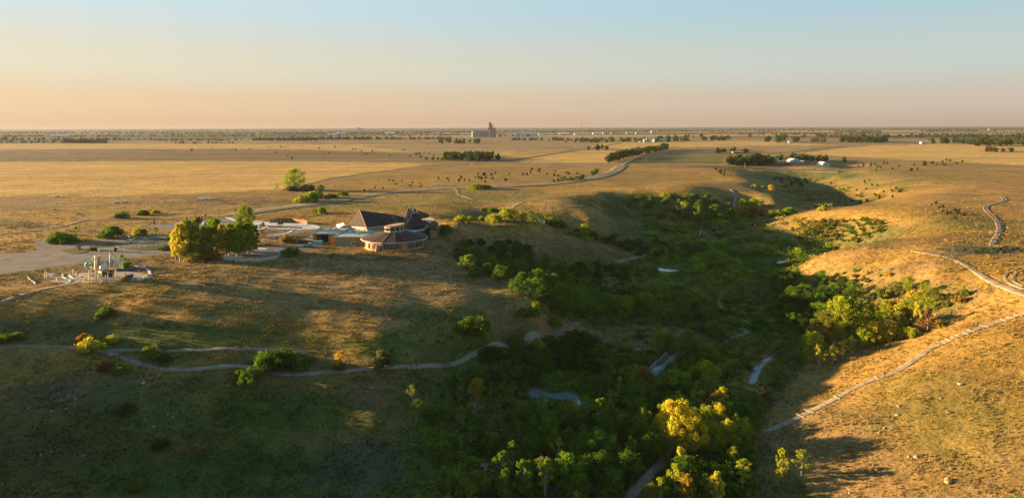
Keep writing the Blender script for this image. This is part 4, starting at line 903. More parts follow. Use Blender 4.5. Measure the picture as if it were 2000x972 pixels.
for q in ([(118, 489), (150, 484), (176, 487), (170, 493), (145, 497), (125, 494)], [(168, 481), (205, 477), (250, 472), (262, 475), (215, 482), (180, 483)], [(275, 471), (330, 466), (352, 466), (340, 471), (290, 475)], [(244, 487), (300, 479), (345, 479), (340, 485), (280, 490)]):
    sheet('grass_island', q, .2, M_TURF, .3)
sheet('service_yard', [(512, 482), (560, 480), (596, 474), (632, 474), (640, 482), (600, 488), (552, 502), (528, 507), (486, 506), (490, 494)], .07, M_ASPH)
sheet('service_yard', [(420, 498), (470, 492), (512, 482), (500, 492), (486, 505), (440, 505)], .075, M_LOT)
sheet('paved_court', [(255, 445), (300, 440), (345, 433), (400, 431), (436, 427), (462, 430), (488, 439), (470, 444), (400, 446), (330, 447)], .05, M_LOT)
sheet('paved_court', [(520, 456), (560, 450), (585, 449), (600, 452), (560, 461), (530, 465)], .05, M_LOT)
sheet('concrete_plaza', [(484, 436), (492, 430), (530, 435), (580, 436), (612, 438), (630, 444), (612, 449), (560, 448), (530, 446), (508, 449), (488, 447)], .10, M_CONC)
sheet('concrete_plaza', [(372, 446), (420, 444), (470, 440), (490, 441), (488, 447), (440, 447)], .09, M_CONC)
sheet('concrete_walk', [(440, 424), (452, 425), (468, 432), (463, 434), (448, 428)], .08, M_CONC)
sheet('concrete_walk', [(378, 437), (400, 433), (424, 434), (428, 437), (404, 439)], .085, M_CONC)
sheet('concrete_walk', [(505, 483), (524, 485), (520, 488), (505, 488)], .11, M_CONC)
ribbon('curb_walk', [(700 - 180, 462), (545, 459), (565, 455), (572, 450)], 1.1, M_CONC, avoid=False)
ribbon('curb_walk', [(275, 489), (300, 486), (320, 483), (350, 481)], .9, M_CONC, avoid=False)
sheet('playground_sand', [(96, 548), (112, 541), (150, 534), (190, 530), (240, 530), (280, 533), (294, 539), (286, 546), (250, 550), (210, 552), (160, 552), (125, 552)], .07, M_SANDY)
# water
def water_material():
    s = N('creek_water', .06, .5); s.b.inputs['Base Color'].default_value = (.13, .15, .16, 1)
    s.b.inputs['IOR'].default_value = 1.33
    s.bump(s.noise(s.pos(), .8, 3), .08, .1); return s.m
M_WATER = water_material(); PONDS = []
for zw, P in WATER:
    c = sum((Vector((p.x, p.y, 0)) for p in P), Vector()) / len(P)
    Q = smooth_line([(p.x + (p.x - c.x) / max(.1, (Vector((p.x, p.y, 0)) - c).length) * .5, p.y + (p.y - c.y) / max(.1, (Vector((p.x, p.y, 0)) - c).length) * .5) for p in P] + [(P[0].x, P[0].y)], 1)[:-1]
    o = link_mesh('creek_water', [(x, y, zw) for x, y in Q], [tuple(range(len(Q)))], M_WATER)
    if o.data.polygons[0].normal.z < 0: o.data.flip_normals()
    prop(o, kind='structure'); WAYS.append((np.array([(p.x, p.y) for p in P]), 1.2)); SHEETS.append(np.array([(p.x, p.y) for p in P])); PONDS.append(np.array([(p.x, p.y) for p in P]))
# ------------------------------------------------------------------ undergrowth and grass: nobody could count it
def scatter_nodes(name, coll):
    ng = bpy.data.node_groups.new(name, 'GeometryNodeTree')
    ng.interface.new_socket('Geometry', in_out='INPUT', socket_type='NodeSocketGeometry'); ng.interface.new_socket('Geometry', in_out='OUTPUT', socket_type='NodeSocketGeometry')
    def n(t): return ng.nodes.new(t)
    gi, go, ip, ci = n('NodeGroupInput'), n('NodeGroupOutput'), n('GeometryNodeInstanceOnPoints'), n('GeometryNodeCollectionInfo')
    ci.inputs['Collection'].default_value = coll; ci.inputs['Separate Children'].default_value = True; ci.inputs['Reset Children'].default_value = True
    def attr(nm, typ):
        a = n('GeometryNodeInputNamedAttribute'); a.data_type = typ; a.inputs['Name'].default_value = nm; return a.outputs['Attribute']
    L = ng.links.new
    cx = n('ShaderNodeCombineXYZ'); L(attr('rotz', 'FLOAT'), cx.inputs[2])
    L(gi.outputs[0], ip.inputs['Points']); L(ci.outputs[0], ip.inputs['Instance']); ip.inputs['Pick Instance'].default_value = True
    L(attr('pick', 'INT'), ip.inputs['Instance Index']); L(cx.outputs[0], ip.inputs['Rotation']); L(attr('scl', 'FLOAT'), ip.inputs['Scale']); L(ip.outputs[0], go.inputs[0])
    return ng
def scatter_stuff(name, pos, scl, tintc, coll, label, seed):
    r = np.random.default_rng(seed); n = len(pos)
    me = bpy.data.meshes.new(name); me.vertices.add(n); me.vertices.foreach_set('co', pos.astype(np.float32).ravel())
    me.attributes.new('scl', 'FLOAT', 'POINT').data.foreach_set('value', scl.astype(np.float32))
    me.attributes.new('rotz', 'FLOAT', 'POINT').data.foreach_set('value', r.uniform(0, 6.283, n).astype(np.float32))
    me.attributes.new('pick', 'INT', 'POINT').data.foreach_set('value', r.integers(0, len(coll.objects), n).astype(np.int32))
    c = np.ones((n, 4), np.float32); c[:, :3] = tintc
    me.attributes.new('tint', 'FLOAT_COLOR', 'POINT').data.foreach_set('color', c.ravel())
    o = bpy.data.objects.new(name, me); COL.objects.link(o)
    md = o.modifiers.new('scatter', 'NODES'); md.node_group = scatter_nodes(name, coll)
    prop(o, label, kind='stuff'); return o
def ways_mask(x, y, extra=.3):
    keep = np.ones(len(x), bool)
    for P, w in WAYS:
        x0, y0 = P.min(0) - w - 2; x1, y1 = P.max(0) + w + 2
        m = np.where(keep & (x > x0) & (x < x1) & (y > y0) & (y < y1))[0]
        for s in range(0, len(m), 4000):
            k = m[s:s + 4000]; d2 = ((x[k, None] - P[None, :, 0]) ** 2 + (y[k, None] - P[None, :, 1]) ** 2).min(1)
            keep[k[d2 < (w + extra) ** 2]] = False
    for P in SHEETS:
        x0, y0 = P.min(0); x1, y1 = P.max(0)
        m = np.where(keep & (x > x0 - 1) & (x < x1 + 1) & (y > y0 - 1) & (y < y1 + 1))[0]
        if len(m): keep[m[poly_sd(x[m], y[m], [tuple(p) for p in P]) < .4]] = False
    if extra > .5:
        for P in PONDS:      # open bank on the side of the water where only sedge grows
            m = np.where(keep & (x > P[:, 0].min() - 4) & (x < P[:, 0].max() + 4) & (y > P[:, 1].min() - 7) & (y < P[:, 1].max() + 2))[0]
            if len(m): keep[m[np.minimum(poly_sd(x[m], y[m] + 3.2, [tuple(p) for p in P]), poly_sd(x[m], y[m], [tuple(p) for p in P])) < .7]] = False
    return keep
def polar_points(n, d0, d1, seed, power=1.0, azm=41):
    r = np.random.default_rng(seed); a = np.radians(r.uniform(-azm, azm, n)); u = r.uniform(0, 1, n)
    d = np.exp(math.log(d0) + (math.log(d1) - math.log(d0)) * u ** power)
    return d * np.sin(a), d * np.cos(a), d
U_COLL = bpy.data.collections.new('undergrowth_clumps')
for i in range(6):
    r = np.random.default_rng(900 + i); n = 130
    c = np.stack([r.normal(0, .42, n), r.normal(0, .42, n), np.abs(r.normal(0, .42, n)) + .08], 1) * np.array((1.1, 1.1, [.8, 1.15, 1.5][i % 3]))
    cl = r.integers(0, 9, n); cen = r.normal(0, .5, (9, 3)) * np.array((1, 1, .25)); c = c * .7 + cen[cl]; c[:, 2] = np.abs(c[:, 2]) + .05
    V, F = leaf_quads(c, .34, r, .5); o = np_mesh('clump', V, F, M_LEAF_I); leaf_colors(o, n, cl, r); COL.objects.unlink(o); U_COLL.objects.link(o)
G_COLL = bpy.data.collections.new('grass_tufts')
for i in range(6):
    r = np.random.default_rng(950 + i); n = 22; V = []; F = []
    b = np.stack([r.normal(0, .16, n), r.normal(0, .16, n), np.zeros(n)], 1); a = r.uniform(0, 6.28, n); h = r.uniform(.22, .5, n); ln = r.uniform(.05, .3, n)
    w = np.stack([np.cos(a + 1.57), np.sin(a + 1.57), np.zeros(n)], 1) * .035
    tip = b + np.stack([np.cos(a) * ln, np.sin(a) * ln, h], 1)
    V = np.stack([b - w, b + w, tip + w * .5, tip - w * .5], 1).reshape(-1, 3)
    o = np_mesh('tuft', V, np.arange(4 * n).reshape(n, 4), M_GRASS_I); leaf_colors(o, n, np.zeros(n, int), r); COL.objects.unlink(o); G_COLL.objects.link(o)
def slope_at(x, y, e=1.5):
    return np.hypot(hz(x + e, y) - hz(x - e, y), hz(x, y + e) - hz(x, y - e)) / (2 * e)
def grown_over():
    x, y, d = polar_points(100000, 112, 900, 5, .82)
    z = hz(x, y); n1 = fbm(x, y, 26, 131, 4); n2 = fbm(x, y, 7, 133, 3); n3 = fbm(x, y, 60, 137, 3)
    px, py = project(x, y, z)
    dens = sstep(-16.0, -19.0, z + (n1 - .5) * 7) * (.35 + .9 * sstep(.34, .6, n2))
    # brushy draws and slopes outside the valley floor
    dens = np.maximum(dens, .55 * sstep(-8, -15, z) * sstep(.5, .66, n1) * (d > 190))
    dens *= 1 - .92 * sstep(.13, .24, slope_at(x, y)) * (px < 1320) * (d > 225) * (d < 480) * (py < 500)
    meadow = (py > 440) & (py < 660) & (px > 1150)
    dens *= np.where(meadow, .25 + .75 * sstep(.46, .6, n1), 1)
    # the meadow toe under the brown hill and the dry right slope stay open
    dens *= 1 - .9 * (1 - sstep(.6, 1.3, ((px - 1240) / 150) ** 2 + ((py - 656) / 26) ** 2))
    dens *= np.where((px > 1470) & (py > 640 + (px - 1470) * -.1) & (px < 2000), np.where(px - 1470 > (860 - py) * .55, 0, 1), 1)
    dens *= np.where((px < 820) & (py > 640), .06 * sstep(.52, .66, n1), 1)
    dens *= np.where((px > 820) & (px < 960) & (py > 840), .5, 1)
    dens *= np.where((px < 1030) & (py < 660) & (py > 500) & (px < 900 + (py - 500) * .9), .08, 1)
    dens *= 1 - (px < 815) * (py > 830)
    bright = (px > 1470) & (py < 560) & (z > -18.6)
    dens *= np.where(bright, .35, 1)
    k = rng.uniform(0, 1, len(x)) < dens
    bright = bright[k]
    x, y, z, d, n1, n2, n3 = [v[k] for v in (x, y, z, d, n1, n2, n3)]
    k = ways_mask(x, y, .9)
    x, y, z, d, n1, n2, n3 = [v[k] for v in (x, y, z, d, n1, n2, n3)]; bright = bright[k]
    q = rng.uniform(0, 1, len(x))
    pal = np.array([(.090, .172, .018), (.135, .232, .020), (.170, .250, .023), (.058, .115, .015), (.205, .220, .032), (.130, .180, .050), (.22, .20, .05)])
    idx = np.clip(((n3 - .28) * 9 + (n1 - .5) * 4 + q * 1.8).astype(int), 0, 6)
    idx = np.where(bright, np.where(q < .5, 6, 4), idx)
    c = pal[idx] * rng.uniform(.5, 1.5, (len(x), 1))
    s = rng.uniform(.5, 1.5, len(x)) * (.75 + .8 * n2) * np.clip(d / 220, .75, 2.2) ** .8
    scatter_stuff('valley_undergrowth', np.stack([x, y, z - .05], 1), s, c, U_COLL, 'green willow brush and reeds carpeting the valley floor', 21)
    print('undergrowth', len(x))
grown_over()
def grassed():
    x, y, d = polar_points(150000, 108, 560, 9, 1.0)
    z = hz(x, y); k = ways_mask(x, y, -.3)
    x, y, z, d = [v[k] for v in (x, y, z, d)]
    a = np.clip(np.interp(np.arctan2(x, y), AZ, np.arange(len(AZ))).round().astype(int), 0, len(AZ) - 1); l = np.clip(np.interp(np.log(d), LD, np.arange(len(LD))).round().astype(int), 0, len(LD) - 1)
    c = GC[a, l] * rng.uniform(.85, 1.35, (len(x), 1)) * np.array((.84, .95, .95))
    n = fbm(x, y, 4.5, 171, 3)
    k = rng.uniform(0, 1, len(x)) < (.25 + .9 * sstep(.36, .62, n)) * (1 - .97 * sstep(200, 600, d)) * .7
    x, y, z, d, c, n = [v[k] for v in (x, y, z, d, c, n)]
    s = rng.uniform(.6, 1.35, len(x)) * (.7 + .7 * n) * .68 * np.clip(d / 170, .85, 1.9) ** .8
    scatter_stuff('prairie_grass', np.stack([x, y, z - .04], 1), s, c, G_COLL, 'dry bunch grass growing all over the slopes', 22)
    print('grass', len(x))
grassed()
# ------------------------------------------------------------------ solids
def at_y(px, py, Y):
    'the point that the photograph shows at a pixel, at a known distance Y along the view'
    d = ray(px, py); t = Y / d.y
    return Vector((d.x * t, Y, CAM_Z + d.z * t))
def keep(o, parent):
    'parent without moving'
    o.parent = parent; o.matrix_parent_inverse = Matrix.Translation(-parent.location) if parent.rotation_euler.z == 0 else parent.matrix_basis.inverted()
    return o
def solid(name, V, F, mat, parent=None, smooth=False):
    o = link_mesh(name, V, F, mat, None, smooth)
    if parent is not None: keep(o, parent)
    return o
def box_vf(x0, x1, y0, y1, z0, z1):
    return ([(x0, y0, z0), (x1, y0, z0), (x1, y1, z0), (x0, y1, z0), (x0, y0, z1), (x1, y0, z1), (x1, y1, z1), (x0, y1, z1)],
            [(3, 2, 1, 0), (4, 5, 6, 7), (0, 1, 5, 4), (1, 2, 6, 5), (2, 3, 7, 6), (3, 0, 4, 7)])
def box(name, x0, x1, y0, y1, z0, z1, mat, parent=None):
    return solid(name, *box_vf(x0, x1, y0, y1, z0, z1), mat, parent)
class MB:
    'collects shapes into one mesh'
    def __init__(s): s.V = []; s.F = []
    def add(s, V, F):
        b = len(s.V); s.V += [tuple(v) for v in V]; s.F += [tuple(i + b for i in f) for f in F]; return s
    def box(s, *a): return s.add(*box_vf(*a))
    def bar(s, p, q, w, h=None):
        'square beam from p to q'
        p = Vector(p); q = Vector(q); a = (q - p).normalized(); h = h or w
        u = a.cross(Vector((0, 0, 1))); u = (u if u.length > 1e-3 else Vector((1, 0, 0))).normalized(); v = a.cross(u)
        c = [(-1, -1), (1, -1), (1, 1), (-1, 1)]
        V = [p + u * i * w / 2 + v * j * h / 2 for i, j in c] + [q + u * i * w / 2 + v * j * h / 2 for i, j in c]
        return s.add(V, [(0, 1, 2, 3), (7, 6, 5, 4), (0, 4, 5, 1), (1, 5, 6, 2), (2, 6, 7, 3), (3, 7, 4, 0)])
    def tube(s, p, q, r0, r1=None, n=8, cap=True):
        p = Vector(p); q = Vector(q); a = (q - p).normalized(); r1 = r0 if r1 is None else r1
        u = a.cross(Vector((.1, .2, 1))).normalized(); v = a.cross(u)
        V = [p + (u * cos(2 * pi * k / n) + v * sin(2 * pi * k / n)) * r0 for k in range(n)] + [q + (u * cos(2 * pi * k / n) + v * sin(2 * pi * k / n)) * r1 for k in range(n)]
        F = [(k, n + k, n + (k + 1) % n, (k + 1) % n) for k in range(n)]
        if cap: F += [tuple(range(n)), tuple(range(2 * n - 1, n - 1, -1))]
        return s.add(V, F)
    def prism(s, P, z0, z1):
        n = len(P); P = list(P)
        if sum(a[0] * b[1] - b[0] * a[1] for a, b in zip(P, P[1:] + P[:1])) < 0: P = P[::-1]
        return s.add([(p[0], p[1], z0) for p in P] + [(p[0], p[1], z1) for p in P], [tuple(range(n))[::-1], tuple(range(n, 2 * n))] + [(i, (i + 1) % n, n + (i + 1) % n, n + i) for i in range(n)])
    def make(s, name, mat, parent=None, smooth=False): return solid(name, s.V, s.F, mat, parent, smooth)
def plate(P, thick):
    'a sheet through points given in order, thickened downwards'
    n = len(P); V = [Vector(p) for p in P] + [Vector(p) - Vector((0, 0, thick)) for p in P]
    return V, [tuple(range(n)), tuple(range(2 * n - 1, n - 1, -1))] + [(i, n + i, n + (i + 1) % n, (i + 1) % n) for i in range(n)]

def shingles(name, col):
    s = N(name, .85, .2); p = s.pos()
    w = s.n('ShaderNodeTexWave', i_Scale=1.3, i_Distortion=1.5, i_Detail=2); w.bands_direction = 'Z'; s.l(p, w.inputs['Vector'])
    f = s.noise(p, .5, 4); g = s.noise(p, 4, 4)
    c = s.ramp(f, [(.3, tuple(v * .72 for v in col)), (.7, tuple(v * 1.3 for v in col))])
    c = s.mix(1.0, c, s.ramp(g, [(.3, (.75, .75, .75)), (.7, (1.2, 1.2, 1.2))]), 'MULTIPLY')
    s.l(c, s.b.inputs['Base Color']); s.bump(w.outputs['Fac'], .3, .05); return s.m
M_ROOF = shingles('dark_brown_shingles', (.046, .030, .026)); M_ROOF2 = shingles('brown_shingles', (.062, .036, .028))
M_TAN = simple('tan_stucco', (.36, .235, .12), .9, .2, .8, .2); M_OCHRE = simple('ochre_cedar', (.50, .23, .055), .8, .25, 1.2, .2)
M_TRIM = simple('cream_trim', (.46, .38, .28), .7, .15, 1); M_WHITE = simple('white_paint', (.78, .77, .73), .6, .1, 1)
M_FRAME = simple('grey_window_frame', (.50, .48, .44), .6, .1, 1); M_TEAL = simple('teal_paint', (.07, .30, .27), .6, .15, 1); M_ROOFFLAT = simple('pale_flat_roof', (.24, .34, .33), .9, .25, .5, .2); M_TIMBER = simple('weathered_timber', (.32, .24, .15), .85, .3, 2, .3)
M_BROWNW = simple('brown_wall', (.24, .15, .085), .9, .25, .7, .2); M_RUSTW = simple('rust_fence_steel', (.22, .10, .05), .8, .35, 1.5, .3); M_DARKM = simple('dark_metal', (.035, .033, .035), .5, .3, 2, 0, .4)
M_REDP = simple('red_paint', (.50, .06, .06), .6, .2, 2); M_GALV = simple('galvanised_steel', (.48, .50, .52), .45, .2, 1.5, 0, .6); M_LOG = simple('peeled_log', (.60, .49, .36), .85, .3, 2, .3)
M_CANVAS = simple('cream_canvas', (.74, .67, .54), .8, .12, 1.2, .15); M_NET = simple('dark_green_net', (.025, .065, .06), .9, .3, 1); M_STONE = simple('pale_fieldstone', (.30, .25, .19), .9, .3, 1.2, .5); M_BLACK = simple('black_rubber', (.02, .02, .02), .8, .2, 2)
def glass_mat(name, col, rough=.08):
    s = N(name, rough, .6); f = s.noise(s.pos(), .35, 3)
    s.l(s.ramp(f, [(.3, tuple(c * .6 for c in col)), (.7, tuple(c * 1.6 for c in col))]), s.b.inputs['Base Color']); return s.m
M_GLASS = glass_mat('window_glass', (.045, .055, .055))

def visitor_centre():
    base = at_z(740, 470, 0)
    B = empty('visitor_centre', (base.x, base.y, 0), 0, 'large visitor centre with dark tipi shaped roofs and a round glazed front', 'building')
    # ---- round front: wall bays, windows, conical roof, clerestory
    cx, cy, R, H, n = -49.3, 279.0, 12.2, 3.7, 24
    drum = MB(); pts = [(cx + R * sin(2 * pi * k / n), cy - R * cos(2 * pi * k / n)) for k in range(n)]
    drum.prism(pts, -1.5, H); drum.make('round_wall', M_OCHRE, B)
    def bay(k0, k1, z0, z1, name, m, off=.06, mull=0):
        'a glazed run that follows the curve between two angles'
        a = np.linspace(k0, k1, max(2, int(abs(k1 - k0) / 6) + 1)); r0 = R * cos(pi / n) + .05
        V = []
        for rr in (r0 + off, R + off + .10):
            pass
        P = [(cx + (R + off) * sin(radians(t)), cy - (R + off) * cos(radians(t))) for t in a]
        Vv = [(x, y, z0) for x, y in P] + [(x, y, z1) for x, y in P]; L = len(P)
        g = solid(name, Vv, [(i, i + 1, L + i + 1, L + i) for i in range(L - 1)], m, B)
        fr = MB()
        for z in (z0, z1): 
            for p, q in zip(P[:-1], P[1:]): fr.bar((p[0], p[1], z), (q[0], q[1], z), .11)
        if mull:
            for t in np.linspace(k0, k1, mull + 1):
                p = (cx + (R + off + .04) * sin(radians(t)), cy - (R + off + .04) * cos(radians(t))); fr.bar((p[0], p[1], z0), (p[0], p[1], z1), .09)
            zc = z0 + (z1 - z0) * .72
            for p, q in zip(P[:-1], P[1:]): fr.bar((p[0], p[1], zc), (q[0], q[1], zc), .07)
        o = link_mesh('window_frame', fr.V, fr.F, M_FRAME); o.parent = g
        o.matrix_parent_inverse = Matrix.Identity(4); o.location = (0, 0, 0)
        return g
    bay(-11, 23, .8, 3.2, 'window', M_GLASS, mull=8)
    bay(36, 52, .6, 3.2, 'window', M_GLASS, mull=4); bay(53, 82, .6, 3.2, 'window', M_GLASS, mull=5)
    bay(-20, -13, .0, 2.6, 'door', M_GLASS, mull=2)
    for k in (-66, -47, -33): bay(k - 2.6, k + 2.6, .7, 3.0, 'window', M_GLASS, mull=1)
    but = None
    for a in (-26, 30):
        x, y = cx + (R + .5) * sin(radians(a)), cy - (R + .5) * cos(radians(a)); mb = MB()
        mb.tube((x, y, -1), (cx + (R - .3) * sin(radians(a)), cy - (R - .3) * cos(radians(a)), H), .42, .16, 6); mb.make('buttress', M_TRIM, B)
    n2 = 16; Re = 13.8; rt = 4.2; zt = 6.5
    e = [(cx + Re * sin(2 * pi * (k + .5) / n2), cy - Re * cos(2 * pi * (k + .5) / n2), H + .15) for k in range(n2)]; t = [(cx + rt * sin(2 * pi * (k + .5) / n2), cy - rt * cos(2 * pi * (k + .5) / n2), zt) for k in range(n2)]
    V = e + t + [(x, y, z - .1) for x, y, z in e]
    F = [(k, (k + 1) % n2, n2 + (k + 1) % n2, n2 + k) for k in range(n2)] + [tuple(2 * n2 + k for k in range(n2))[::-1]] + [(2 * n2 + k, 2 * n2 + (k + 1) % n2, (k + 1) % n2, k) for k in range(n2)]
    rf = solid('cone_roof', V, F, M_ROOF2, B)
    sm = MB()
    for k in range(n2): sm.bar(Vector(e[k]) + Vector((0, 0, .06)), Vector(t[k]) + Vector((0, 0, .03)), .07, .06)
    sm.make('roof_seam', M_TIMBER, B)
    fa = MB()
    for k in range(n2): fa.bar(Vector(e[k]) - Vector((0, 0, .14)), Vector(e[(k + 1) % n2]) - Vector((0, 0, .14)), .2, .34)
    fa.make('fascia', M_TRIM, B)
    # clerestory turret with a roof that rises to the right
    n3 = 12; rc = 3.95
    cw = MB(); P = [(cx + rc * sin(2 * pi * (k + .5) / n3), cy - rc * cos(2 * pi * (k + .5) / n3)) for k in range(n3)]
    for k in range(n3):
        p, q = P[k], P[(k + 1) % n3]
        cw.bar((p[0], p[1], zt - .3), (p[0], p[1], zt + 2.2 + (p[0] - cx) * .13), .34)
        cw.bar((p[0], p[1], zt + .15), (q[0], q[1], zt + .15), .3, .6); cw.bar((p[0], p[1], zt + 2.1 + (p[0] - cx) * .13), (q[0], q[1], zt + 2.1 + (q[0] - cx) * .13), .34, .5)
    cw.make('clerestory_frame', M_TRIM, B)
    g = MB(); g.prism([(cx + (x - cx) * .97, cy + (y - cy) * .97) for x, y in P], zt - .2, zt + 1.75); g.make('clerestory_glass', M_GLASS, B)
    V, F = plate([(cx + (x - cx) * 1.1, cy + (y - cy) * 1.1, zt + 2.55 + (x - cx) * 1.1 * .13) for x, y in P], .3); solid('clerestory_roof', V, F, M_BROWNW, B)
    # ---- great hall: hipped shingle roof over a tan band
    Pk = at_y(702.6, 410.6, 309); FCn = at_y(716, 444.3, 296); LC = at_y(680.5, 441.5, 307); RC = at_y(778, 437.5, 300); Q = at_y(764, 418.5, 313)
    BL = Vector((LC.x + 5, 324, 5.2)); BR = Vector((RC.x + 3, 325, 5.6))
    V = [Pk, FCn, LC, RC, Q, BL, BR]; F = [(0, 2, 1), (0, 1, 3, 4), (4, 3, 6), (0, 4, 6, 5), (0, 5, 2), (2, 5, 6, 3, 1)]
    solid('hall_roof', V, F, M_ROOF, B)
    for a, b in ((Pk + Vector((0, 0, .05)), FCn), (Pk, LC), (Q, RC)): mb = MB(); mb.bar(a, b, .28, .2); mb.make('roof_ridge', M_TIMBER, B)
    mb = MB(); mb.bar(LC - Vector((0, 0, .25)), FCn - Vector((0, 0, .25)), .3, .5); mb.bar(FCn - Vector((0, 0, .25)), RC - Vector((0, 0, .25)), .3, .5); mb.make('fascia', M_TRIM, B)
    c = (FCn + LC + RC + BL + BR) / 5
    mb = MB(); mb.prism([(c.x + (p.x - c.x) * .95, c.y + (p.y - c.y) * .95) for p in (LC, FCn, RC, BR, BL)], 0, 4.9); mb.make('hall_wall', M_TAN, B)
    mb = MB(); mb.tube((-65.2, 295.2, 4.5), (-65.2, 294.6, 4.5), .3, .34, 10); mb.make('wall_lamp', M_WHITE, B)
    # ---- split tipi spires: two swept halves with a timber slot between
    def loft(name, curves, mat):
        V = []; m = len(curves[0]); 
        for cv in curves: V += [at_y(*q) for q in cv]
        F = []
        k = len(curves)
        for i in range(k):
            for j in range(m - 1): F.append((i * m + j, ((i + 1) % k) * m + j, ((i + 1) % k) * m + j + 1, i * m + j + 1))
        F.append(tuple(i * m + m - 1 for i in range(k))); F.append(tuple(i * m for i in range(k))[::-1])
        o = solid(name, V, F, mat, B); bm = bmesh.new(); bm.from_mesh(o.data); bmesh.ops.recalc_face_normals(bm, faces=bm.faces); bm.to_mesh(o.data); bm.free(); return o
    loft('spire_roof', [[(766, 431, 305), (775, 425, 307), (784, 419.5, 308.5), (791, 411, 309), (795, 401.2, 309.5)], [(786, 436, 302), (788, 430.5, 304), (790, 424, 306), (793.2, 413.5, 308), (796.8, 402, 309.5)], [(784, 428, 322), (786, 424, 320), (790, 418, 317), (794, 410, 313), (796.8, 401.4, 310.5)]], M_ROOF)
    loft('spire_roof', [[(791, 442.5, 301), (799, 433, 304), (804, 422, 306.5), (807.5, 413, 308.5), (809.2, 407, 309.5)], [(812, 443, 299), (812.4, 434, 302.5), (812, 423, 306), (811, 414, 308), (810.5, 407, 309.4)], [(833, 441, 303), (826, 432.5, 306), (819, 423, 308), (814, 414, 309.4), (811.5, 407.4, 310)], [(828, 433, 322), (823, 428, 320), (817, 420, 316), (813, 412, 312.5), (811, 406.8, 310.6)]], M_ROOF)
    mb = MB()
    for a, b in (((788, 437, 303.5), (797.3, 403, 309.2)), ((792, 439, 303.2), (800.5, 407, 308.8)), ((796, 441, 302.8), (806.5, 400.8, 309.4)), ((799.5, 440, 303.4), (803.6, 410, 308.6)), ((791, 442, 302), (808.5, 411, 309)), ((803, 437, 303.6), (803.2, 400.2, 309.8)), ((796, 434, 304.4), (796.4, 404, 309.3))):
        mb.bar(at_y(*a), at_y(*b), .3)
    for y in (432, 426, 420, 414): mb.bar(at_y(790.5 + (436 - y) * .15, y, 305 + (432 - y) * .18), at_y(804.5 + (436 - y) * .05, y, 305 + (432 - y) * .18), .18)
    mb.make('timber_poles', M_TIMBER, B)
    V, F = plate([at_y(788, 441, 305.5), at_y(804, 441, 305.5), at_y(806, 412, 311), at_y(798, 406, 311)], .1); solid('slot_window', V, F, M_GLASS, B)
    V, F = plate([at_y(806, 417, 307), at_y(811.5, 416, 306.4), at_y(809.5, 411.5, 308.4)], .08); solid('skylight', V, F, M_GALV, B)
    V, F = plate([at_y(813, 410, 318), at_y(838, 418, 332), at_y(837, 422, 327), at_y(821, 425, 311)], .5); solid('rear_roof', V, F, M_ROOF, B)
    # ---- right hand lounge with curved glazed front under a pale flat roof
    fr = [(785, 445), (797, 442), (822, 441), (838.5, 440.5), (836, 444), (827, 448.5), (813, 452), (800, 454)]
    P = [at_z(a, b, 3.7) for a, b in fr]; mb = MB(); mb.prism([(p.x, p.y) for p in P], 3.35, 3.7); mb.make('flat_roof', M_ROOFFLAT, B)
    mb = MB()
    for i in range(3, 7): mb.bar(P[i] + Vector((0, 0, .12)), P[i + 1] + Vector((0, 0, .12)), .3, .5)
    mb.bar(P[1] + Vector((0, 0, .25)), P[2] + Vector((0, 0, .25)), .3, .6); mb.bar(P[2] + Vector((0, 0, .25)), P[3] + Vector((0, 0, .25)), .3, .6); mb.make('parapet', M_TRIM, B)
    W = P[3:7]; cen = sum(P, Vector()) / len(P); W = [p + (cen - p).normalized() * .5 for p in W]
    for a, b in zip(W[:-1], W[1:]):
        g = solid('window', [(a.x, a.y, .2), (b.x, b.y, .2), (b.x, b.y, 3.3), (a.x, a.y, 3.3)], [(0, 1, 2, 3)], M_GLASS, B); m2 = MB()
        k = max(2, int((b - a).length / 1.3))
        for i in range(k + 1):
            p = a.lerp(b, i / k); m2.bar((p.x, p.y, -.6), (p.x, p.y, 3.35), .11)
        m2.bar((a.x, a.y, .3), (b.x, b.y, .3), .2, .3); m2.bar((a.x, a.y, 2.4), (b.x, b.y, 2.4), .12)
        o = link_mesh('window_frame', m2.V, m2.F, M_TRIM); o.parent = g
    mb = MB(); mb.prism([(p.x, p.y) for p in W] + [(W[-1].x - 6, W[-1].y + 6), (W[0].x - 3, W[0].y + 5)], -.8, .2); mb.make('plinth', M_BROWNW, B)
    # brown curved rear galleries at the right
    for k, (q, z, m) in enumerate((([(834, 433), (846, 430), (856, 436), (851, 442.5), (839, 441)], 4.6, M_BROWNW), ([(826, 428), (840, 424), (850, 429), (838, 434)], 5.4, M_TAN), ([(838, 443), (852, 444), (853, 449), (840, 448.5)], 3.6, M_TAN))):
        P = [at_z(a, b, z) for a, b in q]; mb = MB(); mb.prism([(p.x, p.y) for p in P], -.5, z - .25); mb.make('gallery_wall', m, B)
        mb = MB(); cc = sum(P, Vector()) / len(P); mb.prism([(cc.x + (p.x - cc.x) * 1.05, cc.y + (p.y - cc.y) * 1.05) for p in P], z - .25, z); mb.make('gallery_roof', M_ROOF2 if k != 1 else M_TRIM, B)
    a, b = at_z(838.5, 460, -.3), at_z(854, 459, -.3)
    for i in range(7):
        p = Vector((a.x + (b.x - a.x) * i / 6.0, a.y + (b.y - a.y) * i / 6.0, 0)); mb = MB(); mb.box(p.x, p.x + .42, p.y, p.y + .12, .1, 2.5); mb.make('window', M_GLASS, B)
    mb = MB(); mb.box(a.x - .2, b.x + .7, a.y + .13, a.y + 6, -.8, 2.9); mb.make('gallery_wall', M_BROWNW, B)
    # ---- left wings: flat pale roofs over tan walls
    x0, x1, y0, y1 = -74.6, -62.2, 281, 298
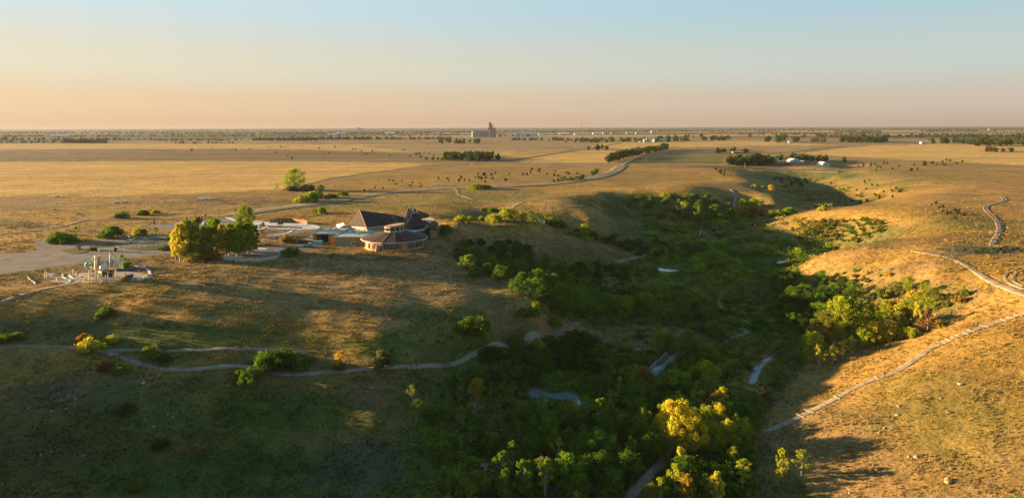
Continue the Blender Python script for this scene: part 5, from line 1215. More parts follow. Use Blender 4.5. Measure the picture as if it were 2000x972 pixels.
    box('wing_wall', x0, x1, y0, y1, -.8, 3.5, M_TAN, B); box('flat_roof', x0 - .4, x1 + .6, y0 - .4, y1, 3.5, 3.78, M_ROOFFLAT, B)
    mb = MB(); mb.bar((x0 - .4, y0 - .45, 3.75), (x1 + .5, y0 - .45, 3.75), .25, .3); mb.bar((x0 - .45, y0 - .4, 3.75), (x0 - .45, y1, 3.75), .25, .3); mb.make('parapet', M_TRIM, B)
    for wx in (-73.6, -70.9): box('teal_shutter', wx, wx + 2.0, y0 - .1, y0 + .1, .3, 1.9, M_TEAL, B)
    o = box('window', -67.6, -65.4, y0 - .06, y0 + .1, .4, 1.5, M_GLASS, B)
    m2 = MB(); m2.bar((-67.7, y0 - .1, .4), (-65.3, y0 - .1, .4), .14); m2.bar((-67.7, y0 - .1, 1.5), (-65.3, y0 - .1, 1.5), .14)
    for wx in (-67.65, -66.5, -65.35): m2.bar((wx, y0 - .1, .4), (wx, y0 - .1, 1.5), .12)
    f = link_mesh('window_frame', m2.V, m2.F, M_WHITE); f.parent = o
    box('brown_pier', -64.4, -61.6, y0 - 1.4, y0 + 3, -.8, 2.9, M_BROWNW, B)
    x0, x1, y0, y1 = -86.2, -74.9, 288.5, 304
    box('wing_wall', -79.5, x1, y0, y1, -.5, 3.7, M_TAN, B); box('wing_wall', x0, x0 + 1.2, y0, y1, -.5, 3.7, M_TAN, B); box('wing_wall', x0 + 1.2, -79.5, y0 + 4, y1, -.5, 3.7, M_BROWNW, B)
    box('ochre_screen', -78.6, -75.4, y0 - .5, y0 - .02, -.5, 2.6, M_OCHRE, B); box('bay_door', -83.8, -80.6, y0 + 3.9, y0 + 4.05, 0, 2.8, M_DARKM, B)
    box('flat_roof', x0 - .5, x1 + .3, y0 - .5, y1, 3.72, 4.0, M_ROOFFLAT, B)
    mb = MB(); mb.bar((x0 - .5, y0 - .55, 4.0), (x1 + .3, y0 - .55, 4.0), .25, .35); mb.bar((x0 - .55, y0 - .5, 4.0), (x0 - .55, y1, 4.0), .25, .35); mb.make('parapet', M_TRIM, B)
    box('wing_wall', -74.8, -52, 297.5, 306, -.5, 3.4, M_TAN, B); box('flat_roof', -75.2, -51, 291.5, 306.2, 3.42, 3.66, M_ROOFFLAT, B); box('flat_roof', -62.1, -52, 284, 291.4, 3.3, 3.6, M_ROOFFLAT, B); box('wing_wall', -62.0, -55, 284.2, 297.4, -.5, 3.3, M_TAN, B)
    for x, y, s in ((-71, 294, 1.1), (-67, 287, .8), (-79, 296, 1.3), (-59.5, 289, .9), (-82, 299, .8), (-70.5, 290, .5)): box('roof_vent', x, x + s * 1.4, y, y + s, 3.7, 3.75 + s * .7 + .3, M_GALV, B)
    V, F = plate([at_y(657, 438, 312), at_y(671, 434.5, 314), at_y(673, 439, 306), at_y(662, 444, 304)], .5); solid('entrance_canopy', V, F, M_WHITE, B)
    box('entrance_wall', -83, -77.5, 306, 316, 0, 3.6, M_BROWNW, B)
    return B
visitor_centre()

# ------------------------------------------------------------------ about the yard and the plaza
def board_fence(name, pts, h, mat, label, cat, board=.5):
    P = resample([(lambda g: (g.x, g.y))(at_z(a, b, 0)) for a, b in pts], board)
    b0 = P[len(P) // 2]; E = empty(name, (b0[0], b0[1], 0), 0, label, cat)
    for k, (p, q) in enumerate(zip(P[:-1], P[1:])):
        if k % 2 == 0 and len(P) > 240: continue
        hh = h * (1 + rnd.uniform(-.03, .03)); mb = MB(); d = Vector((q[0] - p[0], q[1] - p[1], 0)) * .04
        mb.bar((p[0] + d.x, p[1] + d.y, hh / 2 - .15), (q[0] - d.x, q[1] - d.y, hh / 2 - .15), .06, hh + .3); mb.make('board', mat, E)
    mb = MB()
    for p in P[::5]: mb.box(p[0] - .06, p[0] + .06, p[1] + .05, p[1] + .17, -.3, h + .1)
    for p, q in zip(P[:-1], P[1:]): mb.bar((p[0], p[1] + .06, h * .75), (q[0], q[1] + .06, h * .75), .08, .1)
    mb.make('fence_frame', mat, E)
M_BOARD = simple('pale_fence_board', (.47, .41, .31), .85, .25, 1.5, .3)
board_fence('board_fence', [(433, 508), (445, 509), (458, 509), (472, 509)], 1.8, M_BOARD, 'pale board fence panel standing left of the curved yard fence', 'fence')
board_fence('board_fence', [(459, 511), (480, 512), (505, 511), (525, 508), (540, 505), (548, 501)], 1.3, M_BOARD, 'low pale board fence curving round the near edge of the service yard', 'fence')
board_fence('curved_wall', [(527, 435.5), (545, 433.5), (570, 433.5), (590, 436), (601, 438.5)], 2.0, M_RUSTW, 'rust brown screen wall curving behind the concrete plaza', 'wall', .8)
board_fence('timber_screen', [(600, 438.5), (612, 438.5)], 1.8, M_OCHRE, 'short orange timber screen at the end of the plaza', 'fence', .6)
def retaining(pts, h, label):
    P = resample([(lambda g: (g.x, g.y))(at_z(a, b, 0)) for a, b in pts], 1.1); c = P[len(P) // 2]
    E = empty('stone_wall', (c[0], c[1], 0), 0, label, 'wall')
    for p, q in zip(P[:-1], P[1:]):
        mb = MB(); d = (q - p) * .03; mb.bar((p[0] + d[0], p[1] + d[1], h / 2), (q[0] - d[0], q[1] - d[1], h / 2), .5 + rnd.uniform(0, .1), h); mb.make('block', M_BROWNW, E)
    mb = MB()
    for p, q in zip(P[:-1], P[1:]): mb.bar((p[0], p[1], h + .08), (q[0], q[1], h + .08), .62, .14)
    mb.make('coping', M_TRIM, E)
retaining([(523, 444.5), (550, 445), (575, 446), (590, 446.6)], .9, 'low dark block wall along the near side of the plaza')
retaining([(430, 445.5), (455, 444), (474, 443)], .8, 'low dark block wall behind the yard trees')
def marker(px, py, h, label, red=True, w=.62):
    p = at_z(px, py, 0); p.z = float(hz(p.x, p.y)); h *= scale_at(p)
    E = empty('marker_post', p, rnd.uniform(-.3, .3), label, 'post', 'marker posts along the entry road' if red else 'dark posts of the gathering court')
    mb = MB(); mb.box(-w * .5, w * .5, -w * .4, w * .4, -.3, h * (.55 if red else 1)); o = link_mesh('post_body', mb.V, mb.F, M_DARKM if not red else M_BROWNW, E)
    if red:
        mb = MB(); mb.add([(-w * .62, -w * .5, h * .5), (w * .55, -w * .5, h * .5), (w * .55, w * .5, h * .5), (-w * .62, w * .5, h * .5), (-w * .45, -w * .4, h), (w * .2, -w * .4, h * .86), (w * .2, w * .4, h * .86), (-w * .45, w * .4, h)],
               [(3, 2, 1, 0), (4, 5, 6, 7), (0, 1, 5, 4), (1, 2, 6, 5), (2, 3, 7, 6), (3, 0, 4, 7)]); link_mesh('red_cap', mb.V, mb.F, M_REDP, E)
for px, py, h, lab in ((155.5, 489, 14, 'red topped marker post on the left car park island'), (187.5, 481, 13, 'red topped marker post at the end of the long island'), (301, 438, 12, 'red topped marker post beside the gravel court'),
                       (218, 465, 11, 'rust red marker post beneath the big dark bush'), (460, 413, 9, 'rust topped marker post by the access road bend'), (382, 432, 13, 'red topped marker post at the rear of the court')):
    marker(px, py, h, lab)
for px, py, h, lab in ((365, 434.5, 10, 'dark post at the left of the gathering court'), (378, 436, 9, 'shorter dark post in the gathering court'), (394, 432, 10, 'dark post mid way along the gathering court'), (409.5, 432.5, 9, 'broad dark post at the right of the gathering court')):
    marker(px, py, h, lab, False, .55)
# a seated sculpture of dark bulls on the plaza
def sculpture(px, py, s, label):
    p = at_z(px, py, 0); E = empty('animal_sculpture', p, rnd.uniform(-.6, .6), label, 'sculpture')
    bm = bmesh.new()
    for c, r in (((0, 0, 1.15), (1.15, .5, .62)), ((.75, 0, 1.5), (.62, .45, .62)), ((1.35, 0, 1.15), (.38, .28, .36)), ((-.9, 0, 1.1), (.4, .4, .45))):
        bmesh.ops.create_icosphere(bm, subdivisions=2, radius=1, matrix=Matrix.Translation(c) @ Matrix.Diagonal((*r, 1)))
    me = bpy.data.meshes.new('body'); bm.to_mesh(me); bm.free(); me.materials.append(M_DARKM); o = bpy.data.objects.new('body', me); COL.objects.link(o); o.parent = E
    for x, y in ((.7, .22), (.7, -.22), (-.85, .22), (-.85, -.22)):
        mb = MB(); mb.tube((x, y, .9), (x * 1.03, y, 0), .16, .09, 6); link_mesh('leg', mb.V, mb.F, M_DARKM, E)
    E.scale = (s, s, s)
sculpture(486, 440, 1.0, 'dark animal sculpture under the lone lime green tree'); sculpture(511, 441.5, 1.05, 'dark animal sculpture left of centre on the plaza'); sculpture(547, 440.5, 1.1, 'dark animal sculpture alone in the middle of the plaza'); sculpture(398.5, 424.5, .9, 'dark animal sculpture behind the posts of the gathering court')

# ------------------------------------------------------------------ vehicles
def paint(name, col):
    s = N(name, .3, .5); f = s.noise(s.obj(), 3, 3); s.l(s.ramp(f, [(.3, tuple(c * .9 for c in col)), (.7, col)]), s.b.inputs['Base Color']); s.b.inputs['Coat Weight'].default_value = .5; return s.m
M_PWHITE = paint('white_car_paint', (.75, .75, .72)); M_PRED = paint('maroon_car_paint', (.10, .022, .024)); M_PGREY = paint('grey_green_car_paint', (.30, .34, .30)); M_LAMP = paint('headlight_lens', (.8, .8, .75))
def vehicle(px, py, rz, body, label, kind='pickup'):
    p = at_z(px, py, 0)
    E = empty('pickup_truck' if kind == 'pickup' else 'parked_car', (p.x, p.y, .07), rz, label, 'pickup' if kind == 'pickup' else 'car')
    L, W = (5.3, 1.95) if kind == 'pickup' else (4.5, 1.8)
    def prof(P, w, name, m, inset=.0):
        n = len(P); V = [(x, -w / 2, z) for x, z in P] + [(x, w / 2, z) for x, z in P]
        V = [(x, y * (1 - inset * max(0, (z - .95))), z) for x, y, z in V]
        return link_mesh(name, V, [tuple(range(n)), tuple(range(2 * n - 1, n - 1, -1))] + [(i, n + i, n + (i + 1) % n, (i + 1) % n) for i in range(n)], m, E)
    h = L / 2
    if kind == 'pickup':
        prof([(-h, .45), (h, .45), (h + .05, .8), (h - .1, 1.05), (h - 1.35, 1.15), (h - 1.4, 1.12), (-.35, 1.12), (-.36, .75), (-h + .12, .75), (-h + .1, 1.12), (-h, 1.12)], W, 'body', body)
        for s in (-1, 1): mb = MB(); mb.box(-h, -.35, s * W / 2 - .06 * (s > 0), s * W / 2 + .06 * (s < 0), .75, 1.14); link_mesh('bed_side', mb.V, mb.F, body, E)
        prof([(-.4, 1.1), (h - 1.25, 1.14), (h - 1.95, 1.78), (-.1, 1.8)], W * .93, 'cab', M_GLASS, .18)
        prof([(-.02, 1.76), (h - 2.0, 1.76), (h - 2.1, 1.86), (.02, 1.86)], W * .82, 'cab_roof', body)
    else:
        prof([(-h, .4), (h, .4), (h + .03, .7), (h - .9, .9), (-h + .5, .95), (-h - .02, .8)], W, 'body', body)
        prof([(-h + .55, .92), (h - 1.0, .88), (h - 1.75, 1.38), (-h + 1.15, 1.42)], W * .93, 'cab', M_GLASS, .35)
        prof([(-h + 1.15, 1.38), (h - 1.75, 1.34), (h - 1.85, 1.43), (-h + 1.25, 1.46)], W * .78, 'cab_roof', body)
    for x in (-h + .95, h - .95):
        for s in (-1, 1):
            mb = MB(); mb.tube((x, s * W / 2 - s * .2, .36), (x, s * (W / 2 + .02), .36), .36, .36, 14); t = link_mesh('wheel', mb.V, mb.F, M_BLACK, E)
            mb = MB(); mb.tube((x, s * (W / 2), .36), (x, s * (W / 2 + .035), .36), .19, .17, 10); r = link_mesh('rim', mb.V, mb.F, M_GALV, t)
    for s in (-1, 1): mb = MB(); mb.box(h - .02, h + .07, s * .62 - .18, s * .62 + .18, .66, .82); link_mesh('headlight', mb.V, mb.F, M_LAMP, E)
vehicle(607, 471, radians(8), M_PWHITE, 'white pickup parked at the loading bay of the visitor centre')
vehicle(592, 474.5, radians(150), M_PRED, 'dark maroon pickup parked next to the white pickup')
vehicle(603, 482, radians(172), M_PGREY, 'grey green car parked nearest the hillside beside the yard', 'car')
vehicle(253.5, 475, radians(176), M_PWHITE, 'white car parked alone in the gravel car park', 'car')
def bin_box(px, py, w, h, d, m, name, label, cat, lid=None):
    p = at_z(px, py, 0); E = empty(name, (p.x, p.y, .07), rnd.uniform(-.2, .2), label, cat)
    mb = MB(); mb.add([(-w / 2, -d / 2, 0), (w / 2, -d / 2, 0), (w / 2, d / 2, 0), (-w / 2, d / 2, 0), (-w * .56, -d * .56, h), (w * .56, -d * .56, h), (w * .56, d * .56, h), (-w * .56, d * .56, h)], [(3, 2, 1, 0), (4, 5, 6, 7), (0, 1, 5, 4), (1, 2, 6, 5), (2, 3, 7, 6), (3, 0, 4, 7)]); link_mesh('bin_body', mb.V, mb.F, m, E)
    mb = MB(); mb.box(-w * .6, w * .6, -d * .6, d * .6, h + .01, h + .12); link_mesh('lid', mb.V, mb.F, lid or m, E)
bin_box(621, 478, 3.2, 1.5, 2.0, M_ROOFFLAT, 'waste_container', 'pale blue waste container beside the ochre screen', 'container', M_TEAL)
bin_box(229, 491, .9, 1.8, .8, M_WHITE, 'waste_bin', 'white waste bin standing behind the playground', 'bin')
bin_box(225.5, 491.5, .7, 1.5, .7, M_BLACK, 'waste_bin', 'black waste bin left of the white one behind the playground', 'bin')
bin_box(547, 494, 1.0, 1.2, .8, M_WHITE, 'waste_bin', 'small white bin at the corner of the service yard', 'bin')
def lamp_post(px, py, h, label, top=M_DARKM):
    p = at_z(px, py, 0); p.z = float(hz(p.x, p.y)); h *= scale_at(p); E = empty('lamp_post', p, rnd.uniform(0, 3), label, 'lamp post', 'lamp posts of the car park')
    mb = MB(); mb.tube((0, 0, -.2), (0, 0, h), .07, .05, 6); link_mesh('pole', mb.V, mb.F, M_DARKM, E); mb = MB(); mb.box(-.2, .42, -.16, .16, h - .02, h + .16); link_mesh('lamp_head', mb.V, mb.F, top, E)
for px, py, h, lab in ((237.5, 492, 10, 'dark lamp post behind the playground'), (267, 485, 14, 'tall thin lamp post in the middle of the car park'), (249, 484, 6, 'short bollard light near the lone white car'), (216, 482, 7, 'short post on the long island'), (428, 424, 8, 'thin lamp post at the right end of the gathering court'), (288, 437, 8, 'thin lamp post at the left end of the gathering court')): lamp_post(px, py, h, lab)
lamp_post(325, 466, 10, 'pale topped post on the verge of the car park', M_WHITE); lamp_post(252.5, 471, 8, 'pale lamp post right behind the lone white car', M_WHITE)
def sign(px, py, w, h, label, m=M_WHITE):
    p = at_z(px, py, 0); p.z = float(hz(p.x, p.y)); E = empty('road_sign', p, 0, label, 'sign'); mb = MB(); mb.box(-.05, .05, -.05, .05, -.3, h * .5); link_mesh('sign_post', mb.V, mb.F, M_GALV, E)
    mb = MB(); mb.box(-w / 2, w / 2, -.05, -.01, h * .35, h); link_mesh('panel', mb.V, mb.F, m, E)
sign(58.5, 479, .9, 1.0, 'small white sign at the bend of the entry road'); sign(22, 462, .5, 1.4, 'small orange sign in grass at the left edge', M_OCHRE); sign(66, 440, .9, 1.0, 'small grey board standing in grass left of the looping road', M_GALV)
# rows of little black bollards and dark stones along the drive
for k, (px, py) in enumerate([(277, 484), (289, 483), (300, 483), (309, 481.5), (320, 480), (330, 479), (531, 466), (540, 466), (549, 463.5), (556, 456), (570, 461), (580, 461)]):
    p = at_z(px, py, 0); mb = MB(); mb.tube((0, 0, -.2), (0, 0, 1.1), .16, .14, 8); mb.tube((0, 0, 1.1), (0, 0, 1.22), .18, .1, 8)
    o = link_mesh('bollard', mb.V, mb.F, M_DARKM); o.location = (p.x, p.y, float(hz(p.x, p.y))); prop(o, ('dark bollard in the left row along the drive by the car park, %s' if k < 6 else 'dark bollard in the right row below the plaza, %s') % ('first from left', 'second from left', 'third from left', 'fourth from left', 'fifth from left', 'rightmost')[k % 6], 'bollard', 'dark bollards along the drive')

# ------------------------------------------------------------------ playground
def playground():
    def gp(px, py): return at_z(px, py, 0)
    E = empty('play_structure', gp(208, 545), 0, 'large log and canvas adventure play structure with tall pointed towers', 'playground')
    def post(name, px, py, htop, lean=(0, 0), r=.17, m=M_LOG):
        p = gp(px, py); h = (py - htop) * scale_at(p); mb = MB(); mb.tube(p - Vector((0, 0, .3)), p + Vector((lean[0], lean[1], h)), r, r * .8, 7); return mb.make(name, m, E)
    def tri(name, pts, m, th=.06):
        V, F = plate([at_y(*q) for q in pts], th)
        V = [Vector(v) for v in V[:len(pts)]] + [Vector(v) + Vector((.05, th, 0)) for v in V[:len(pts)]]
        return solid(name, V, F, m, E)
    Y = 217
    # tower one: tall canvas tower with a tripod of logs
    for a, b in (((185, 528, 216), (194, 486, 218)), ((201, 530, 217), (193.5, 486.5, 218)), ((194, 524, 224), (194, 487, 218))):
        mb = MB(); mb.tube(at_y(*a) - Vector((0, 0, 3.5)), at_y(*b), .17, .12, 7); mb.make('tower_log', M_LOG, E)
    tri('canvas_panel', [(184.5, 498.5, 216), (187, 499.5, 218.5), (189.5, 529, 218.5), (185, 528, 216)], M_CANVAS); tri('canvas_panel', [(184.5, 498.5, 216), (184.5, 528, 216.1), (184, 527, 221), (184, 499, 221)], M_CANVAS)
    tri('net_wall', [(190, 498, 218.6), (197, 498, 219), (200, 526, 219), (190.5, 527, 218.6)], M_TIMBER)
    # tower two, tower three
    tri('canvas_panel', [(214.2, 493, 218), (219.8, 507, 219.5), (219.8, 522, 219.5), (214, 520, 218)], M_CANVAS); tri('canvas_panel', [(214.2, 493, 218), (214, 520, 218), (213.4, 519, 223), (213.8, 498, 223)], M_CANVAS)
    mb = MB(); mb.tube(gp(214.5, 541), at_y(215, 490.5, 218.4), .15, .1, 7); mb.tube(at_y(215, 492, 218.5), at_y(228, 503, 221), .12, .1, 7); mb.tube(gp(221.5, 547), at_y(219.5, 506, 219.3), .15, .1, 7); mb.make('tower_log', M_LOG, E)
    tri('canvas_panel', [(226, 503.5, 217), (226.5, 524, 217), (221, 524, 215.4), (221.5, 507, 215.6)], M_CANVAS)
    tri('canopy', [(226, 503.5, 217), (239.5, 513.5, 219), (239.5, 517, 219), (227, 517, 216.6)], M_CANVAS); tri('canopy', [(226, 503.5, 217), (239.5, 513.5, 219), (240, 512, 224), (227, 505, 224)], M_CANVAS)
    # shelter four
    tri('canopy', [(206.5, 508.5, 216), (196.6, 519.5, 214.5), (197.5, 531, 214), (211, 518, 215.6)], M_CANVAS); tri('canopy', [(206.5, 508.5, 216), (217, 517, 217.6), (211, 518, 215.4)], M_ROOFFLAT); tri('canvas_panel', [(196.6, 519, 214.5), (197, 533, 214.3), (192.4, 532, 216), (192.4, 520, 216.4)], M_CANVAS)
    for px, py, t in ((174, 551.5, 527), (180, 551, 538), (188.4, 552, 526), (198, 551, 533), (206, 547.5, 537), (211, 548, 526), (221, 548.5, 529), (157, 546, 532), (164, 549, 541), (168, 549, 541), (192.5, 546, 534), (226.5, 540, 522), (239.5, 530, 513), (246, 547, 532), (262, 545, 534), (121, 545, 533), (111, 548, 541), (112, 549, 541.5), (142.5, 539, 525), (148.5, 541, 531), (178.5, 531, 518), (183, 545, 534), (202, 551, 543), (215, 549, 541), (232, 547, 539), (152, 541, 533), (88, 544, 529), (91.5, 545, 531)):
        post('post', px, py, t)
    for k in range(13): post('slim_post', 242 + k * 1.65, 521 + (k * 7 % 5) * .9, 513.5 + (k * 5 % 4) * .9, r=.12)
    for k in range(9): post('slim_post', 160 + k * 6.4, 552 - (k * 3 % 3) * .6, 547 + (k * 5 % 3) * .6, r=.09)
    mb = MB()
    for a, b in (((157, 538, 221), (174, 539, 220)), ((157, 543, 221), (174, 544, 220)), ((188, 530, 219), (211, 530, 220)), ((211, 531, 220), (221, 533, 220)), ((240, 514, 219.2), (227, 517, 217)), ((121, 535, 224), (143, 528, 226)), ((246, 534, 222), (262, 536, 222)), ((174, 546, 219), (221, 546, 220))): mb.tube(at_y(*a), at_y(*b), .1, .1, 6)
    mb.make('log_rail', M_LOG, E)
    # decks
    for px, py, w, d, z in ((187, 548, 2.6, 2.6, 2.6), (217, 543, 2.4, 2.4, 3.0), (204, 546, 3.2, 2.2, 1.5), (170, 548, 3.4, 1.6, 1.0)):
        p = gp(px, py); box('deck', p.x - w / 2, p.x + w / 2, p.y, p.y + d, z - .12, z, M_TIMBER, E)
    # tube slide and chute slide
    mb = MB()
    q = [at_y(183.4, 505, 217.5), at_y(175, 511, 216), at_y(167.5, 516, 215), at_y(168.5, 518.5, 215), at_y(177, 525, 216)]
    for a, b in zip(q[:-1], q[1:]): mb.tube(a, b, .42, .42, 10)
    mb.make('tube_slide', M_TEALP, E, True)
    V = []; a, b = at_y(173.5, 523, 219), at_y(152.6, 535.5, 219)
    mb = MB(); mb.bar(a, b, .9, .08); mb.bar(a + Vector((0, .45, .16)), b + Vector((0, .45, .16)), .08, .34); mb.bar(a + Vector((0, -.45, .16)), b + Vector((0, -.45, .16)), .08, .34); mb.make('chute_slide', M_GALV, E)
    # climbing nets, hung and slanting
    for pts in ([(199, 527.5, 220.5), (211, 527, 221), (223, 529, 221), (222, 541, 219.5), (210, 541.5, 219), (199, 541, 219.2)], [(227, 525, 224), (262, 523.5, 228), (268, 528, 226), (230, 531, 221)], [(244, 538, 221), (262, 535, 223), (263, 543, 221), (247, 546, 219.5)]):
        tri('climbing_net', pts, M_NET, .05)
    tri('play_panel', [(176, 536, 219), (184, 535, 219.4), (184, 541, 219.2), (176, 542, 218.8)], M_TEALP)
    # stepping logs in a ring at the right
    for k in range(12):
        a = k / 11 * 2.6 - .4; p = gp(276 + 17 * cos(a), 541 + 7.5 * sin(a) - (k % 3)); mb = MB(); r = rnd.uniform(.25, .45); mb.tube(p + Vector((-.9, 0, r * .8)), p + Vector((.9, rnd.uniform(-.4, .4), r * .8)), r, r, 8); mb.make('stepping_log', M_LOG if k % 2 else M_TIMBER, E)
    return E
M_TEALP = simple('teal_plastic', (.18, .42, .38), .4, .12, 1)
playground()
def bench(px, py, label, m, rz=0):
    p = at_z(px, py, 0); E = empty('bench', (p.x, p.y, .07), rz, label, 'bench', 'benches at the playground'); mb = MB(); mb.box(-1.1, 1.1, -.3, .3, .42, .52); link_mesh('seat', mb.V, mb.F, m, E)
    for s in (-.85, .85): mb = MB(); mb.box(s - .08, s + .08, -.25, .25, -.1, .42); link_mesh('leg', mb.V, mb.F, M_GALV, E)
bench(99.5, 538, 'pale bench at the far left of the playground', M_WHITE); bench(97, 541.5, 'pale bench nearest the left log posts', M_WHITE); bench(103, 545, 'pale purple tinged bench closest to the hillside', M_CANVAS, .4); bench(293, 520.5, 'white bench right of the playground in grass', M_WHITE, -.3)
ribbon('playground_kerb', [(124, 536), (122, 541), (130, 545), (139, 547), (136, 552), (128, 554)], .4, M_CONC, .6, .22, .05, False)
ribbon('playground_kerb', [(136, 537), (140, 543), (150, 545), (156, 540)], .4, M_CONC, .6, .22, .05, False)
ribbon('playground_kerb', [(54, 540), (58, 546), (66, 551), (70, 554)], .4, M_CONC, .6, .22, .05, False)
ribbon('playground_kerb', [(264, 519), (285, 524), (295, 532), (290, 540), (272, 547)], .9, M_CONC, .6, .16, .05, False)
# ------------------------------------------------------------------ footbridge over the creek
def footbridge():
    a = ground(1273, 738); b = ground(1312, 701)
    a = Vector((a.x, a.y, a.z)); b = Vector((b.x, b.y, b.z)); z = max(a.z, b.z) + .9
    a.z = b.z = z; d = b - a; L = d.length; rz = atan2(d.y, d.x)
    E = empty('footbridge', a, rz, 'teal railed footbridge with a plank deck over the creek', 'bridge')
    W = 2.6; m = M_RAIL
    n = int(L / .34)
    me = None
    for k in range(n):
        x = (k + .5) * L / n
        if me is None:
            mb = MB(); mb.box(-L / n * .45, L / n * .45, -W / 2, W / 2, 0, .08); o = link_mesh('plank', mb.V, mb.F, M_TIMBERG, E); me = o.data
        else:
            o = bpy.data.objects.new('plank', me); COL.objects.link(o); o.parent = E
        o.location = (x, 0, rnd.uniform(-.008, .008))
    for s in (-1, 1):
        mb = MB(); mb.box(-.2, L + .2, s * W / 2 - .1, s * W / 2 + .1, -.62, -.02); link_mesh('girder', mb.V, mb.F, m, E)
        mb = MB()
        for h in (1.25, .28): mb.box(-.2, L + .2, s * (W / 2 + .06) - .06, s * (W / 2 + .06) + .06, h, h + .12)
        k = int(L / 1.8)
        for i in range(k + 1): x = i * L / k; mb.box(x - .06, x + .06, s * (W / 2 + .06) - .055, s * (W / 2 + .06) + .055, -.3, 1.3)
        link_mesh('railing', mb.V, mb.F, m, E)
        mb = MB()
        for i in range(int(L / .28)): x = i * .28; mb.box(x - .03, x + .03, s * (W / 2 + .06) - .025, s * (W / 2 + .06) + .025, .38, 1.26)
        o = link_mesh('baluster', mb.V, mb.F, m, E); o['kind'] = 'stuff'
    for x in (.3, L - .3): mb = MB(); mb.box(x - .5, x + .5, -1.5, 1.5, -3, -.6); link_mesh('abutment', mb.V, mb.F, M_STONE, E)
M_RAIL = simple('blue_green_steel', (.22, .36, .38), .5, .2, 1.5, 0, .3); M_TIMBERG = simple('grey_planks', (.36, .33, .30), .9, .3, 1.5, .3)
footbridge()
ribbon('footpath', [(1262, 747), (1273, 738)], 2.2, M_TRAIL)
def boards(pts, w, label):
    P = [ground(*q) for q in pts]; a, b = P; d = b - a; E = empty('boardwalk', (a.x, a.y, a.z + .15), atan2(d.y, d.x), label, 'boardwalk'); L = max(2, Vector((d.x, d.y)).length); n = max(4, int(L / .5)); sl = d.z / L
    for k in range(n): x = (k + .5) * L / n; mb = MB(); mb.box(x - L / n * .45, x + L / n * .45, -w / 2, w / 2, sl * x, sl * x + .12); link_mesh('plank', mb.V, mb.F, M_TIMBERG, E)
    for s in (-1, 1):
        mb = MB()
        for h in (.55, 1.0): mb.bar((0, s * w / 2, h), (L, s * w / 2, h + d.z), .08)
        for k in range(5): x = k * L / 4; mb.bar((x, s * w / 2, sl * x - .3), (x, s * w / 2, sl * x + 1.05), .1)
        link_mesh('railing', mb.V, mb.F, M_TIMBERG, E)
boards([(1053, 430), (1061, 438)], 2.0, 'small plank bridge at the head of the gully between the spurs')
# ------------------------------------------------------------------ log steps up the hillside trail
M_STEPLOG = simple('step_log', (.36, .28, .19), .9, .3, 2, .3)
def steps():
    par = [o for o in COL.objects if o.name == 'hillside_footpath'][0]
    P = resample([(lambda g: (g.x, g.y))(ground(*q)) for q in HILL_TRAIL], .5)
    Pn = smooth_line([tuple(p) for p in P[::6]]); P = resample(Pn, .5)
    marks = []
    px = np.array([project(p[0], p[1], float(hz(p[0], p[1])))[0] for p in P])
    for a, b, gap in ((1480, 1500, 3), (1528, 1552, 3), (1562, 1592, 4), (1630, 1640, 6), (1712, 1728, 3), (1796, 1812, 5), (1842, 1868, 2), (1870, 1906, 3), (1918, 1932, 3), (1956, 1990, 3)):
        idx = np.where((px > a) & (px < b))[0]; marks += list(idx[::gap])
    mb = MB(); mb.tube((-1.15, 0, .08), (1.15, 0, .08), .10, .09, 8); me = None
    for i in marks:
        i = min(max(i, 1), len(P) - 2); p = P[i]; t = P[i + 1] - P[i - 1]; a = atan2(t[1], t[0]) + pi / 2 + rnd.uniform(-.4, .4)
        if me is None: o = link_mesh('log_step', mb.V, mb.F, M_STEPLOG); me = o.data
        else: o = bpy.data.objects.new('log_step', me); COL.objects.link(o)
        zz = max(float(hz(p[0] + cos(a) * q, p[1] + sin(a) * q)) for q in (-1, 0, 1))
        o.location = (p[0], p[1], zz + .06); o.rotation_euler = (0, 0, a); o.parent = par
steps()
